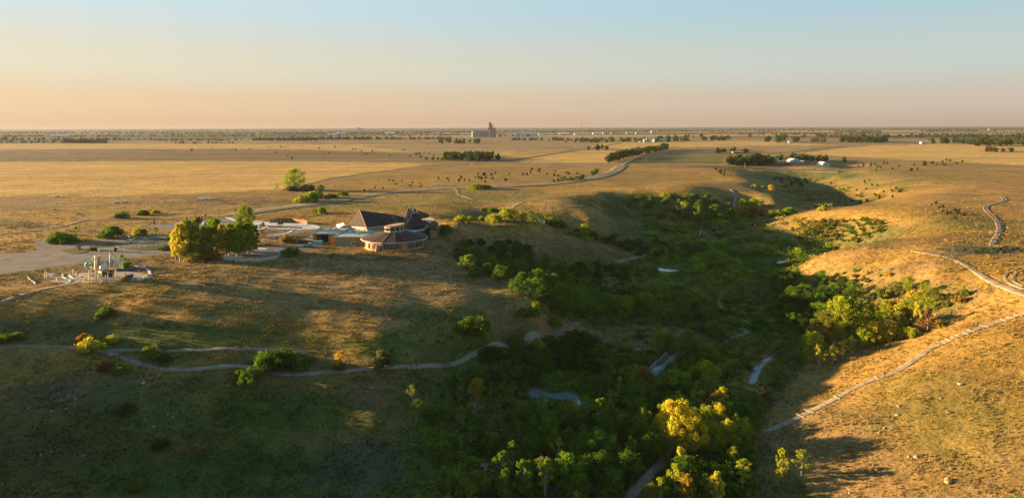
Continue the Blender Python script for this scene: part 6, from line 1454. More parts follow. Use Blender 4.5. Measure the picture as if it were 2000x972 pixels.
# ------------------------------------------------------------------ hiker
def person(px, py, label, rz, shirt, trousers, h=1.74):
    p = ground(px, py)
    E = empty('person', (p.x, p.y, p.z + .1), rz, label, 'person')
    J = {'pel': (0, 0, .93), 'che': (.02, 0, 1.25), 'nec': (.03, 0, 1.47), 'hea': (.05, 0, 1.62), 'top': (.05, 0, 1.73),
         'hl': (0, .09, .88), 'kl': (.16, .10, .50), 'al': (.12, .10, .08), 'tl': (.28, .11, .03), 'hr': (0, -.09, .88), 'kr': (-.03, -.10, .48), 'ar': (-.27, -.10, .12), 'tr': (-.14, -.11, .03),
         'sl': (.01, .19, 1.41), 'el': (-.10, .24, 1.14), 'wl': (.02, .25, .92), 'fl': (.06, .25, .83), 'sr': (.01, -.19, 1.41), 'er': (.06, -.24, 1.13), 'wr': (.22, -.24, .98), 'fr': (.28, -.24, .92)}
    Ed = [('pel', 'che'), ('che', 'nec'), ('nec', 'hea'), ('hea', 'top'), ('pel', 'hl'), ('hl', 'kl'), ('kl', 'al'), ('al', 'tl'), ('pel', 'hr'), ('hr', 'kr'), ('kr', 'ar'), ('ar', 'tr'), ('che', 'sl'), ('sl', 'el'), ('el', 'wl'), ('wl', 'fl'), ('che', 'sr'), ('sr', 'er'), ('er', 'wr'), ('wr', 'fr')]
    R = dict(pel=.155, che=.165, nec=.06, hea=.105, top=.07, hl=.10, kl=.07, al=.05, tl=.045, hr=.10, kr=.07, ar=.05, tr=.045, sl=.075, el=.052, wl=.038, fl=.035, sr=.075, er=.052, wr=.038, fr=.035)
    K = list(J); me = bpy.data.meshes.new('body'); me.from_pydata([J[k] for k in K], [(K.index(a), K.index(b)) for a, b in Ed], []); me.update()
    o = bpy.data.objects.new('body', me); COL.objects.link(o); o.parent = E
    sk = o.modifiers.new('skin', 'SKIN'); sv = me.skin_vertices[0].data
    for i, k in enumerate(K): sv[i].radius = (R[k], R[k])
    sv[0].use_root = True
    sb = o.modifiers.new('smooth', 'SUBSURF'); sb.levels = 1; sb.render_levels = 1
    m = N('hiker_clothes', .9, .1); sep = m.n('ShaderNodeSeparateXYZ'); m.l(m.obj(), sep.inputs[0])
    r = m.n('ShaderNodeValToRGB'); r.color_ramp.interpolation = 'CONSTANT'; e = r.color_ramp.elements; st = [(0, (.02, .018, .018)), (.045, trousers), (.46, shirt), (.755, (.42, .26, .18))]
    while len(e) < 4: e.new(.5)
    for k, (q, c) in enumerate(st): e[k].position = q; e[k].color = (*c, 1)
    m.l(m.math('DIVIDE', sep.outputs[2], 2.0), r.inputs[0]); m.l(r.outputs[0], m.b.inputs['Base Color']); me.materials.append(m.m)
    bm = bmesh.new(); bmesh.ops.create_icosphere(bm, subdivisions=2, radius=.118, matrix=Matrix.Translation((.035, 0, 1.665)) @ Matrix.Diagonal((1, .9, .85, 1)))
    hm = bpy.data.meshes.new('hair'); bm.to_mesh(hm); bm.free(); hm.materials.append(M_BLACK); hh = bpy.data.objects.new('hair', hm); COL.objects.link(hh); hh.parent = E
person(1728, 737, 'hiker in dark clothing walking down the stepped hillside trail', radians(205), (.025, .025, .03), (.02, .02, .025))
# ------------------------------------------------------------------ boulders
def rock_mesh(seed, m):
    r = np.random.default_rng(seed); bm = bmesh.new(); bmesh.ops.create_icosphere(bm, subdivisions=2, radius=1)
    for v in bm.verts:
        n = v.co.normalized(); k = 1
        for _ in range(1): pass
        k += .22 * sin(n.x * 3.1 + seed) * cos(n.y * 2.7 + seed * 1.7) + .14 * sin(n.z * 4.3 + n.x * 2 + seed * .6) + r.normal(0, .045)
        v.co = Vector((n.x * 1.2, n.y * .85, n.z * .62)) * k
    me = bpy.data.meshes.new('boulder'); bm.to_mesh(me); bm.free(); me.materials.append(m); return me
ROCKS = [rock_mesh(i, M_STONE) for i in range(6)]
M_STONEO = simple('lichen_orange_stone', (.42, .24, .09), .9, .3, 1.2, .5); ROCK_O = rock_mesh(31, M_STONEO)
ROCK_G = [rock_mesh(40 + i, simple('grey_fieldstone%d' % i, (.26, .27, .27), .9, .3, 1.2, .5)) for i in range(2)]
def boulder(px, py, w, label, me=None, group=None):
    p = ground(px, py); s = w * .40 * scale_at(p); o = bpy.data.objects.new('boulder', me or rnd.choice(ROCKS)); COL.objects.link(o)
    o.location = (p.x, p.y, p.z + s * .22); o.scale = (s, s, s); o.rotation_euler = (rnd.uniform(-.2, .2), rnd.uniform(-.2, .2), rnd.uniform(0, 6.28)); prop(o, label, 'boulder', group)
for px, py, w, lab, me in ((1657, 752, 7, 'pale boulder above the stepped trail on the dry slope', None), (1673, 748, 6, 'smaller pale boulder right of the one above the stepped trail', None), (1756, 793, 10, 'rounded pale boulder in the middle of the dry slope', None), (1753, 810, 9, 'rounded boulder just below another in the middle of the dry slope', None),
                           (1853, 805, 10, 'flat pale boulder with a dark hollow on the right slope', None), (1875, 750, 9, 'low boulder high on the right slope', None), (1837, 778, 6, 'small boulder among dark tufts on the right slope', None), (1727, 836, 7, 'small pinkish boulder below the middle of the dry slope', None), (1717, 845, 6, 'little stone left of the pinkish boulder', None),
                           (1790, 892, 12, 'broad pale boulder low on the dry slope', None), (1775, 891, 8, 'pale boulder touching the broad one low on the dry slope', None), (1712, 917, 12, 'orange lichened boulder near the tip of the tree shadows', ROCK_O), (1851, 940, 20, 'largest orange lichened boulder near the bottom of the dry slope', ROCK_O), (1856, 856, 5, 'tiny white stone on the yellow patch of slope', None),
                           (1705, 908, 5, 'small stone above the orange lichened boulder', None), (1615, 882, 6, 'stone in the tree shadows on the slope', None), (1660, 962, 8, 'stone at the bottom of the slope', None), (1613, 856, 6, 'pale stone above the tree shadows', None),
                           (147, 780, 8, 'pale stone highest on the shaded hillside', ROCK_G[0]), (100, 803, 7, 'grey stone at the left of the shaded hillside', ROCK_G[1]), (128, 798, 6, 'grey stone between two others on the shaded hillside', ROCK_G[0]), (280, 748, 12, 'grey rock outcrop below the trail bend', ROCK_G[1]), (444, 753, 6, 'whitish stone near the dense bush on the trail', ROCK_G[0]), (328, 809, 6, 'pinkish stone in the centre of the shaded hillside', None), (338, 814, 6, 'grey stone beside the pinkish stone', ROCK_G[1]),
                           (282, 818, 5, 'small grey stone left of the pinkish stone', ROCK_G[0]), (300, 833, 7, 'low grey stone under the pinkish stone', ROCK_G[1]), (100, 882, 5, 'white stone low on the shaded hillside', ROCK_G[0]), (162, 890, 6, 'bluish stone low on the shaded hillside', ROCK_G[1]), (80, 888, 8, 'broad grey stone low on the shaded hillside', ROCK_G[0]), (727, 757, 6, 'pale stone on the bare patch below the trail', ROCK_G[0]), (718, 764, 5, 'small stone left of the pale one on the bare patch', ROCK_G[1]),
                           (915, 526, 8, 'pale flat rock on the crest of the brown hill', None), (828, 541, 6, 'pale rock on the brown hillside under the visitor centre', None), (818, 564, 5, 'small pale rock lower on the brown hillside', None), (893, 706, 6, 'pale stone on the trail edge', None), (782, 669, 5, 'yellowish stone on the green hillside patch', None),
                           (1073, 406, 5, 'bright pale rock on the lit spur top', None), (1078, 407, 4, 'second bright pale rock on the lit spur top', None), (1376, 455, 6, 'white rock on the valley flat', ROCK_G[0]), (1462, 483, 9, 'white block lying in the valley reeds', ROCK_G[0]), (1524, 512, 6, 'white rock at the valley stream', ROCK_G[0]), (1612, 496, 8, 'white rock at the stream under the spur', ROCK_G[0])):
    boulder(px, py, w, lab, me)
# ------------------------------------------------------------------ dead branchy tree in the thicket
def dead_tree(px, py, hpx, label):
    p = ground(px, py); h = hpx * scale_at(p); r = np.random.default_rng(px); segs = []
    def grow(q, d, l, rad, dep):
        e = q + d * l; segs.append((q, rad, e, rad * .6))
        if dep == 0: return
        for _ in range(3):
            n = d + r.normal(0, .55, 3); n[2] = abs(n[2]) * .8 + .1; grow(e, n / np.linalg.norm(n), l * .72, rad * .58, dep - 1)
    grow(np.zeros(3), np.array((.1, 0, 1.0)), h * .32, .09, 4)
    V, F = tubes(segs, 5); o = np_mesh('dead_tree', V, F, M_DEADW, smooth=True); o.location = (p.x, p.y, p.z - .1); prop(o, label, 'dead tree')
M_DEADW = simple('bleached_wood', (.42, .40, .36), .9, .2, 2)
dead_tree(924, 818, 42, 'bleached bare tree in the dark thicket under the orange tree'); dead_tree(945, 945, 46, 'grey bare branches at the bottom edge of the thicket')
def fallen(px, py, px2, py2, label, rad=.14):
    a, b = ground(px, py), ground(px2, py2); a.z += .9; b.z += 1.0; mb = MB(); mb.tube(a, b, rad, rad * .5, 7); d = (b - a); s = a + d * .45; mb.tube(s, s + d * .3 + Vector((.3, .9, .8)), rad * .6, rad * .2, 6)
    o = mb.make('fallen_log', M_DEADW); prop(o, label, 'log')
fallen(1038, 862, 1056, 866, 'bleached log lying in the foreground brush'); fallen(1075, 869, 1105, 875, 'longer bleached log lying right of the other in the brush'); fallen(1060, 858, 1072, 853, 'short leaning dead branch above the bleached logs', .09); fallen(1366, 462, 1372, 452, 'pale fallen trunk lying on the valley flat', .3)
# ------------------------------------------------------------------ the plain: tree belts, farms, elevator
T_COLL = bpy.data.collections.new('far_tree_crowns')
for i in range(5):
    r = np.random.default_rng(1200 + i); cl = []; C = []
    for k in range(11):
        a = k * 2.4; q = r.uniform(0, .42); c = np.array((cos(a) * q, sin(a) * q, r.uniform(.16, .9))); n = 46; d = r.normal(size=(n, 3)); d /= np.linalg.norm(d, axis=1)[:, None]
        C.append(c + d * r.uniform(.08, .22, (n, 1))); cl += [k] * n
    C = np.concatenate(C); C[:, 2] = np.maximum(C[:, 2], .03); V, F = leaf_quads(C, .17, r); o = np_mesh('crown', V, F, M_LEAF_I); leaf_colors(o, len(C), np.array(cl), r); COL.objects.unlink(o); T_COLL.objects.link(o)
def far_tree(x, y, h, cname, label, group, wide=1.0, bush=False):
    PLANTS.append(dict(x=x, y=y, h=h, key='far', c=cname, label=label, group=group, wide=wide, bush=bush, keep=False, far=True))
FAR_ME = []
for o in T_COLL.objects: me = o.data.copy(); me.materials.clear(); me.materials.append(M_LEAF); FAR_ME.append(me)
def belt(poly, n, h, cols, label, group, wide=1.0, gap=4, bush=False):
    'single trees of one belt or clump'
    P = scatter(poly, n, gap)
    for p in P: far_tree(p.x, p.y, h * rnd.uniform(.75, 1.2), rnd.choice(cols), label, group, wide * rnd.uniform(.85, 1.2), bush)
belt([(868, 313), (874, 308), (930, 305.5), (980, 311), (985, 315), (930, 316)], 46, 9.0, ['deep', 'deep', 'green', 'dark'], 'dark green tree of the big clump in the stubble fields', 'clump of trees in the stubble fields', 1.5, 7)
belt([(822, 313.5), (830, 311.5), (868, 311), (872, 314)], 8, 4.5, ['green', 'lime', 'olive'], 'low green bush at the left end of the stubble field clump', 'bushes left of the stubble field clump', 1.5, 7, True)
for k in range(46):
    t = k / 45; a = at_z(1192 + (1303 - 1192) * t, 318 - 26.5 * t ** .8, 0); far_tree(a.x + rnd.uniform(-3, 3), a.y + rnd.uniform(-4, 4), (10.5 if t < .9 else 13) * rnd.uniform(.85, 1.15), rnd.choice(['deep', 'dark', 'ochre', 'olive', 'deep']), 'tree of the dark windbreak that slants away between two fields', 'windbreak slanting away between two fields', 1.6)
belt([(1420, 323), (1430, 318), (1480, 316), (1510, 318), (1512, 323), (1460, 324)], 50, 9, ['deep', 'dark', 'deep', 'olive', 'lime'], 'dark tree of the belt left of the white quonset sheds', 'tree belt left of the white quonset sheds', 1.5, 4)
belt([(1500, 313), (1540, 311), (1600, 312), (1650, 317), (1600, 316), (1540, 315)], 34, 7, ['deep', 'olive', 'gold', 'green'], 'tree in the row behind the white quonset sheds', 'tree row behind the white quonset sheds', 1.0, 5)
belt([(1495, 279), (1500, 275), (1560, 276), (1562, 279)], 16, 15, ['deep', 'green', 'dark'], 'dark tree of the farm belt right of centre on the plain', 'farm belt right of centre on the plain', 1.6, 12)
belt([(1570, 278), (1590, 276), (1622, 277), (1620, 279)], 7, 11, ['olive', 'ochre', 'deep'], 'tree of the thin open row on the plain', 'thin open tree row on the plain', .8, 18)
belt([(1634, 279), (1640, 275), (1700, 274), (1740, 277), (1735, 279.5)], 40, 17, ['deep', 'green', 'olive', 'dark'], 'tree of the big farmyard grove on the right plain', 'big farmyard grove on the right plain', 1.4, 11)
belt([(1815, 281), (1850, 277), (1890, 278), (1885, 281)], 14, 12, ['deep', 'dark'], 'dark tree of the belt beside the pale shed at right', 'belt beside the pale shed at right', 1.1, 14)
belt([(1886, 286), (1890, 280), (1940, 276), (2010, 274), (2010, 286)], 46, 14, ['deep', 'dark', 'olive', 'ochre'], 'tree of the broad wood at the right edge of the plain', 'broad wood at the right edge of the plain', 1.6, 10)
belt([(1918, 298), (1925, 294), (1980, 296), (1975, 298)], 9, 8, ['dark', 'ochre', 'deep'], 'tree of the small clump before the right edge wood', 'small clump before the right edge wood', 1.1, 10)
belt([(1280, 278), (1290, 275), (1350, 274), (1354, 277)], 16, 16, ['deep', 'green', 'olive', 'dark'], 'tree of the grove about the teal roofed barn', 'grove about the teal roofed barn', 1.3, 10)
belt([(1365, 276), (1372, 273), (1424, 272.5), (1428, 275)], 14, 13, ['deep', 'dark', 'green'], 'tree of the short belt right of the teal roofed barn', 'short belt right of the teal roofed barn', 1.6, 12)
belt([(1100, 279), (1150, 276), (1265, 274), (1270, 277), (1180, 279)], 28, 11, ['deep', 'green', 'olive', 'dark'], 'tree of the long belt left of the teal roofed barn', 'long belt left of the teal roofed barn', 1.8, 13)
belt([(1142, 294), (1155, 291.5), (1195, 290.5), (1195, 294)], 7, 9, ['deep', 'olive', 'dark'], 'tree of the small clump at the field corner', 'small clump at the field corner', 1.1, 9)
belt([(1390, 300), (1410, 297), (1460, 297), (1460, 300)], 8, 8, ['deep', 'olive', 'dark'], 'tree about the derelict yard beyond the windbreak', 'trees about the derelict yard', 1.0, 8)
belt([(830, 281), (860, 277), (940, 276), (945, 280.5), (900, 282)], 22, 11, ['deep', 'green', 'dark'], 'tree of the dark belt in front of the grain elevator', 'dark belt in front of the grain elevator', 2.2, 14)
# scattered bushes
for poly, n, h, cols, lab, grp in (
    ([(850, 350), (1000, 330), (1170, 330), (1130, 345), (1000, 356), (880, 360)], 34, 2.6, ['deep', 'olive', 'dark', 'ochre'], 'low dark bush dotted over the pasture beyond the access road', 'bushes dotted over the pasture'),
    ([(1072, 357), (1100, 352), (1150, 343), (1168, 334), (1172, 338), (1130, 352), (1085, 358)], 22, 3.6, ['lime', 'yg', 'green', 'deep'], 'yellow green bush in the strip along the access road', 'bushes in the strip along the access road'),
    ([(600, 300), (850, 298), (850, 311), (500, 312)], 16, 3.2, ['deep', 'dark', 'olive'], 'dark bush along the far field edge', 'bushes along the far field edge'),
    ([(300, 290), (600, 286), (850, 295), (600, 300), (420, 300)], 14, 3.6, ['deep', 'dark', 'olive'], 'small dark bush in the remote stubble', 'bushes in the remote stubble'),
    ([(1390, 333), (1430, 328), (1440, 340), (1410, 344)], 8, 3.2, ['olive', 'yg', 'lime'], 'olive bush on the lip of the far valley', 'bushes on the lip of the far valley'),
    ([(1500, 345), (1560, 345), (1590, 368), (1530, 362)], 16, 3.4, ['deep', 'dark', 'green'], 'dark bush on the far valley floor', 'bushes on the far valley floor'),
    ([(1660, 325), (1720, 318), (1800, 316), (1880, 312), (1880, 322), (1780, 334), (1690, 336)], 34, 3.0, ['deep', 'olive', 'dark', 'yg'], 'bush on the draw beyond the right rim', 'bushes on the draw beyond the right rim'),
    ([(1585, 365), (1650, 352), (1720, 352), (1790, 380), (1700, 400), (1630, 392)], 34, 2.2, ['olive', 'deep', 'yg', 'ochre'], 'bush on the broken slope right of the far valley', 'bushes on the broken slope right of the far valley'),
    ([(1800, 392), (1850, 400), (1900, 425), (1870, 430), (1830, 410)], 14, 1.8, ['olive', 'grey', 'deep'], 'low bush along the right plateau rim', 'bushes along the right plateau rim'),
    ([(1880, 488), (2010, 484), (2010, 492), (1900, 496)], 18, 1.4, ['sage', 'grey', 'deep'], 'low sage green bush in the band on the right plateau', 'bushes in the band on the right plateau'),
    ([(700, 378), (760, 352), (860, 360), (800, 370)], 14, 1.6, ['olive', 'deep', 'ochre'], 'low bush in the meadow beyond the road', 'bushes in the meadow beyond the road')):
    belt(poly, n, h, cols, lab, grp, 1.5, 3, True)
M_CONCR = simple('elevator_concrete', (.27, .25, .25), .85, .15, .06, 0); M_RUSTR = simple('elevator_red_steel', (.44, .11, .06), .7, .2, .1); M_BLUER = simple('blue_grey_steel_roof', (.26, .37, .46), .5, .12, .08); M_WSHED = simple('white_steel_cladding', (.50, .54, .56), .6, .1, .1); M_TEALR = simple('teal_steel_roof', (.16, .38, .38), .5, .12, .1)
M_BRICKR = simple('red_shed_cladding', (.42, .12, .09), .8, .2, .2); M_STEELB = simple('bin_steel', (.30, .32, .33), .6, .12, .3)
M_TOWER = simple('brick_tinted_concrete', (.33, .20, .15), .85, .15, .06)
def elevator():
    Y = 3130.0; s = Y / FOC; E = empty('grain_elevator', ((945 - 1000) * s, Y, 0), 0, 'tall grain elevator with pale silos and a reddish head tower on the horizon', 'grain elevator')
    x = lambda px: (px - 1000) * s
    for k in range(8):
        cx = x(923.6 + 4.15 * k); mb = MB(); mb.tube((cx, Y, -1), (cx, Y, 27 + (1.5 if 2 < k < 4 else 0)), 5.3, 5.3, 20); mb.tube((cx, Y, 27.2), (cx, Y, 30), 5.3, .8, 20); mb.make('silo', M_STEELB if k < 4 else M_CONCR, E, False)
    mb = MB()
    for k in range(3): mb.tube((x(958.2 + 4.2 * k), Y - 2, -1), (x(958.2 + 4.2 * k), Y - 2, 41), 5.2, 5.2, 20)
    mb.make('main_silo', M_TOWER, E); box('work_house', x(956), x(968), Y + 3, Y + 16, -1, 42, M_TOWER, E); box('red_annex', x(953), x(957.5), Y - 8, Y + 4, 33, 42, M_RUSTR, E)
    mb = MB(); mb.box(x(955.2), x(958.6), Y - 4, Y + 6, 42, 70); mb.box(x(958.6), x(961.5), Y - 3, Y + 5, 42, 57); mb.box(x(960.4), x(961.8), Y - 2, Y + 4, 57, 62); mb.make('head_tower', M_RUSTR, E)
    mb = MB(); mb.bar((x(957), Y - 4, 68), (x(964.5), Y - 4, 44), 1.6); mb.bar((x(958.5), Y, 60), (x(966), Y, 43), 1.4); mb.bar((x(964), Y - 2, 42), (x(965.8), Y - 2, 55), 1.0); mb.make('leg_spout', M_RUSTR, E)
    mb = MB(); mb.box(x(922), x(955), Y - 1.5, Y + 1.5, 30.5, 32.5); mb.make('conveyor_gallery', M_CONCR, E)
elevator()
def shed(px0, px1, pyb, hpx, m_roof, m_wall, label, depth=None, cat='shed', ridge=.35):
    'a gabled shed standing at its place on the plain'
    p0, p1 = at_z(px0, pyb, 0), at_z(px1, pyb, 0); w = p1.x - p0.x; h = hpx * p0.y / FOC; d = depth or max(8, min(w * .6, 40)); Y = p0.y; zg = float(hz((p0.x + p1.x) / 2, Y)); e = h * (1 - ridge)
    E = empty('shed', ((p0.x + p1.x) / 2, Y, zg), 0, label, cat); X = w / 2
    mb = MB(); mb.box(-X, X, 0, d, -1, e); link_mesh('wall', mb.V, mb.F, m_wall, E)
    o = .03 * w; link_mesh('roof', [(-X - o, -o, e - .1), (X + o, -o, e - .1), (X + o, d / 2, h), (-X - o, d / 2, h), (-X - o, d + o, e - .1), (X + o, d + o, e - .1), (-X, 0, e - .15), (X, 0, e - .15), (X, d, e - .15), (-X, d, e - .15)], [(0, 1, 2, 3), (3, 2, 5, 4), (0, 3, 4), (1, 5, 2), (6, 9, 8, 7)], m_roof, E)
    mb = MB(); mb.box(-w * .08, w * .08, -.25, -.02, 0, e * .7); link_mesh('door', mb.V, mb.F, M_DARKM, E)
for a in ((992, 1011, 266.5, 7, M_BLUER, M_WSHED, 'blue grey shed between the elevator and the long blue roof'), (1014, 1051, 267, 9, M_BLUER, M_WSHED, 'long shed with a broad blue roof right of the grain elevator'), (1009, 1014.5, 267.5, 10, M_WSHED, M_TAN, 'tall pinkish shed end against the long blue roof'),
          (973, 980, 267.5, 4.5, M_BRICKR, M_BRICKR, 'small red shed right of the grain elevator'), (983, 990, 266.5, 5, M_WSHED, M_TAN, 'cream shed beside the small red one'), (96, 129, 268.5, 5, M_BLUER, M_WSHED, 'long blue grey shed far off at the left'), (104, 124, 257.5, 3, M_BLUER, M_WSHED, 'faint grey shed on the left horizon'), (654, 672, 264.5, 5.5, M_BLUER, M_WSHED, 'blue roofed shed among far trees left of the elevator'), (638, 652, 264.5, 3.5, M_WSHED, M_WSHED, 'low white shed left of the blue roofed one'),
          (752, 770, 263, 4.5, M_WSHED, M_WSHED, 'long pale shed half way between trees and elevator'), (842, 858, 263, 4, M_BLUER, M_WSHED, 'blue grey shed in the town left of the elevator'), (866, 880, 262.5, 3.5, M_WSHED, M_WSHED, 'white shed in the town left of the elevator'), (898, 918, 263.5, 3.5, M_WSHED, M_BLUER, 'low row shed directly left of the silos'),
          (1052, 1080, 264, 4, M_BLUER, M_WSHED, 'low blue shed right of the long blue roof'), (1092, 1112, 264, 4, M_WSHED, M_BLUER, 'pale industrial shed in the distant town'), (1122, 1150, 263.5, 3, M_BLUER, M_WSHED, 'long low industrial shed in the distant town'), (1158, 1176, 262.5, 3.5, M_WSHED, M_WSHED, 'white industrial shed in the distant town'), (1178, 1192, 262, 4, M_TEALR, M_BLUER, 'teal roofed shed in the distant town'), (1194, 1206, 261.5, 3, M_TAN, M_TAN, 'tan shed in the distant town'),
          (1224, 1238, 261.3, 3, M_WSHED, M_TAN, 'cream shed row in the distant town'), (1242, 1256, 261, 3, M_BLUER, M_WSHED, 'grey shed row in the distant town'), (1272, 1279, 260.5, 6, M_WSHED, M_WSHED, 'tall white block standing out in the distant town'),
          (1278, 1303, 277.5, 6, M_TEALR, M_TEALR, 'long teal roofed barn of the farm beyond the windbreak'), (1302, 1310, 277, 5, M_DARKM, M_BROWNW, 'dark shed at the right end of the teal barn'), (1249, 1257, 277.8, 2.6, M_WSHED, M_WSHED, 'small white shed left of the grain bins'),
          (1510, 1522, 319, 7.5, M_TEALR, M_WSHED, 'house with a teal roof beside the tree belt'), (1575, 1585, 320, 4, M_BROWNW, M_TAN, 'brown shed between the two quonset sheds'), (1568, 1573, 320, 5, M_WSHED, M_TEALR, 'narrow pale shed right of the larger quonset'), (1800, 1812, 280.5, 4, M_WSHED, M_WSHED, 'pale shed at the left end of the right belt'), (1932, 1942, 254, 2.4, M_TAN, M_TAN, 'cream building lit far off at the right horizon'), (1655, 1664, 271.5, 3, M_TAN, M_TAN, 'lit house half hidden in the farmyard grove'), (1541, 1551, 279, 3.5, M_WSHED, M_BLUER, 'white shed at the end of the farm belt'), (1432, 1446, 299.5, 3.5, M_TAN, M_BROWNW, 'weathered shed in the derelict yard'), (1450, 1458, 299.5, 3, M_WSHED, M_BROWNW, 'small weathered shed in the derelict yard')):
    shed(*a)
def quonset(px0, px1, pyb, hpx, label, depth=16):
    p0, p1 = at_z(px0, pyb, -1), at_z(px1, pyb, -1); X = (p1.x - p0.x) / 2; h = hpx * p0.y / FOC; zg = min(float(hz(p0.x, p0.y)), float(hz(p1.x, p1.y))); E = empty('quonset_shed', ((p0.x + p1.x) / 2, p0.y, zg), 0, label, 'shed'); n = 16; P = [(X * cos(pi * k / n), h * sin(pi * k / n) ** .85) for k in range(n + 1)]
    V = [(x, 0, z) for x, z in P] + [(x, depth, z) for x, z in P]; link_mesh('arch_roof', V, [(k, k + 1, n + 2 + k, n + 1 + k) for k in range(n)], M_WSHED, E, True)
    link_mesh('end_wall', [(x * .985, .15, z * .985) for x, z in P], [tuple(range(n + 1))[::-1]], M_WSHED, E); mb = MB(); mb.box(-X * .3, X * .3, .02, .12, 0, h * .55); link_mesh('door', mb.V, mb.F, M_STEELB, E)
    link_mesh('rear_wall', [(x * .985, depth - .15, z * .985) for x, z in P], [tuple(range(n + 1))], M_WSHED, E)
quonset(1546, 1564, 320.5, 7.5, 'larger white quonset shed in front of the tree row'); quonset(1605.5, 1621, 324, 9.5, 'white quonset shed standing alone at the right of the farm')
def grain_bin(px, pyb, w, h, label):
    p = at_z(px, pyb, 0); s = p.y / FOC; E = empty('grain_bin', (p.x, p.y, float(hz(p.x, p.y))), 0, label, 'grain bin', 'grain bins of the teal barn farm'); mb = MB(); mb.tube((0, 0, -.5), (0, 0, h * s * .75), w * s / 2, w * s / 2, 16); link_mesh('bin_wall', mb.V, mb.F, M_STEELB, E); mb = MB(); mb.tube((0, 0, h * s * .75), (0, 0, h * s), w * s / 2 * 1.04, .4, 16); link_mesh('bin_roof', mb.V, mb.F, M_WSHED, E)
grain_bin(1258.5, 278, 4, 7, 'cream lit grain bin leftmost of the farm bins'); grain_bin(1263, 278, 4.4, 8, 'tall grain bin in the middle of the farm bins'); grain_bin(1268, 278, 3.6, 7, 'grain bin closest to the teal barn')
def mast(px, pyb, hpx, r, label, name='radio_mast', cat='mast', arm=False):
    p = at_z(px, pyb, 0) if pyb > 262 else at_z(px, pyb, 0); s = p.y / FOC; E = empty(name, (p.x, p.y, float(hz(p.x, p.y))), 0, label, cat); mb = MB(); h = hpx * s; mb.tube((0, 0, -.5), (0, 0, h), r, r * .6, 6); link_mesh('pole', mb.V, mb.F, M_DARKM if r > 1 else M_TIMBER, E)
    mb = MB(); mb.box(-1.2 if arm else -r * 2, 1.2 if arm else r * 2, -.08, .08, h * .93, h * .93 + (.16 if arm else 2)); link_mesh('cross_arm', mb.V, mb.F, M_TIMBER if arm else M_DARKM, E)
mast(1136, 258, 17, 1.6, 'thin radio mast rising over the horizon')
for px, py, h, lab in ((1215, 320, 10, 'utility pole in front of the dark windbreak'), (1262, 319, 11, 'utility pole right of the windbreak'), (1455, 324.5, 11, 'utility pole before the tree belt'), (1546.5, 330, 12, 'pale utility pole in front of the larger quonset'), (1183, 322, 14, 'utility pole by the road junction')): mast(px, py, h, .18, lab, 'utility_pole', 'pole', True)
# far silhouettes of another elevator on the skyline
def skyline():
    Y = 9500.0; s = Y / FOC; E = empty('far_elevator', ((702 - 1000) * s, Y, 0), 0, 'faint hazy elevator silhouette on the skyline left of the big one', 'grain elevator')
    for px0, px1, h in ((698, 700, 44), (701, 702.5, 36), (703, 708, 30)): box('silo', (px0 - 1000) * s, (px1 - 1000) * s, Y, Y + 25, -1, h + 2, M_CONCR, E)
skyline()
# white trailers and bale rows in the dry grass
def trailer(px, py, w, hpx, label):
    p = ground(px, py); s = scale_at(p); L = w * s; E = empty('trailer', (p.x, p.y, p.z + .05), rnd.uniform(-.12, .12), label, 'trailer'); h = max(1.2, hpx * s); mb = MB(); mb.box(-L / 2, L / 2, -1.1, 1.1, .5, h); link_mesh('box_body', mb.V, mb.F, M_WHITE, E); mb = MB(); mb.box(-L / 2 - .06, L / 2 + .06, -1.16, 1.16, h, h + .1); link_mesh('roof', mb.V, mb.F, M_WSHED, E)
    for x in (-L * .3, L * .3): mb = MB(); mb.tube((x, -1.0, .42), (x, 1.0, .42), .42, .42, 12); link_mesh('wheel', mb.V, mb.F, M_BLACK, E)
for a in ((393, 390.5, 13, 4, 'long white trailer in dry grass beyond the yard clump'), (404, 389.5, 7, 4, 'shorter white trailer behind the long one beyond the yard clump'), (410.5, 391, 6, 3.5, 'small white trailer at the right of the three in dry grass'), (244.5, 395.5, 11, 4, 'white trailer in dry grass left of the pair'), (228, 397, 6, 2.6, 'little white trailer left of the bigger one in dry grass'), (112, 385.5, 5, 3, 'lone white trailer far left in the golden field'), (852, 362.5, 17, 4, 'long white trailer beside the access road'), (922, 322, 6, 2.4, 'white trailer near the far field clump')): trailer(*a)
M_TRACT = simple('farm_machine_blue_grey', (.10, .13, .17), .6, .3, .5)
def machine(px, py, w, label):
    p = ground(px, py); s = scale_at(p); L = w * s; E = empty('farm_machine', (p.x, p.y, p.z), rnd.uniform(-.3, .3), label, 'farm machine', 'farm machines parked by the tree belt'); mb = MB(); mb.box(-L / 2, L / 2, -1, 1, .8, 2.0); mb.box(-L * .1, L * .25, -.9, .9, 2.0, 3.2); link_mesh('machine_body', mb.V, mb.F, M_TRACT, E)
    for x in (-L * .32, L * .32):
        mb = MB(); mb.tube((x, -1.2, .75), (x, 1.2, .75), .75, .75, 12); link_mesh('wheel', mb.V, mb.F, M_BLACK, E)
for px, py, t in ((1517, 322, 'nearest the teal roofed house'), (1524, 322.5, 'second from the house'), (1533, 322, 'third from the house'), (1541, 322.5, 'nearest the larger quonset')): machine(px, py, 6, 'dark farm machine parked in the yard row, ' + t)
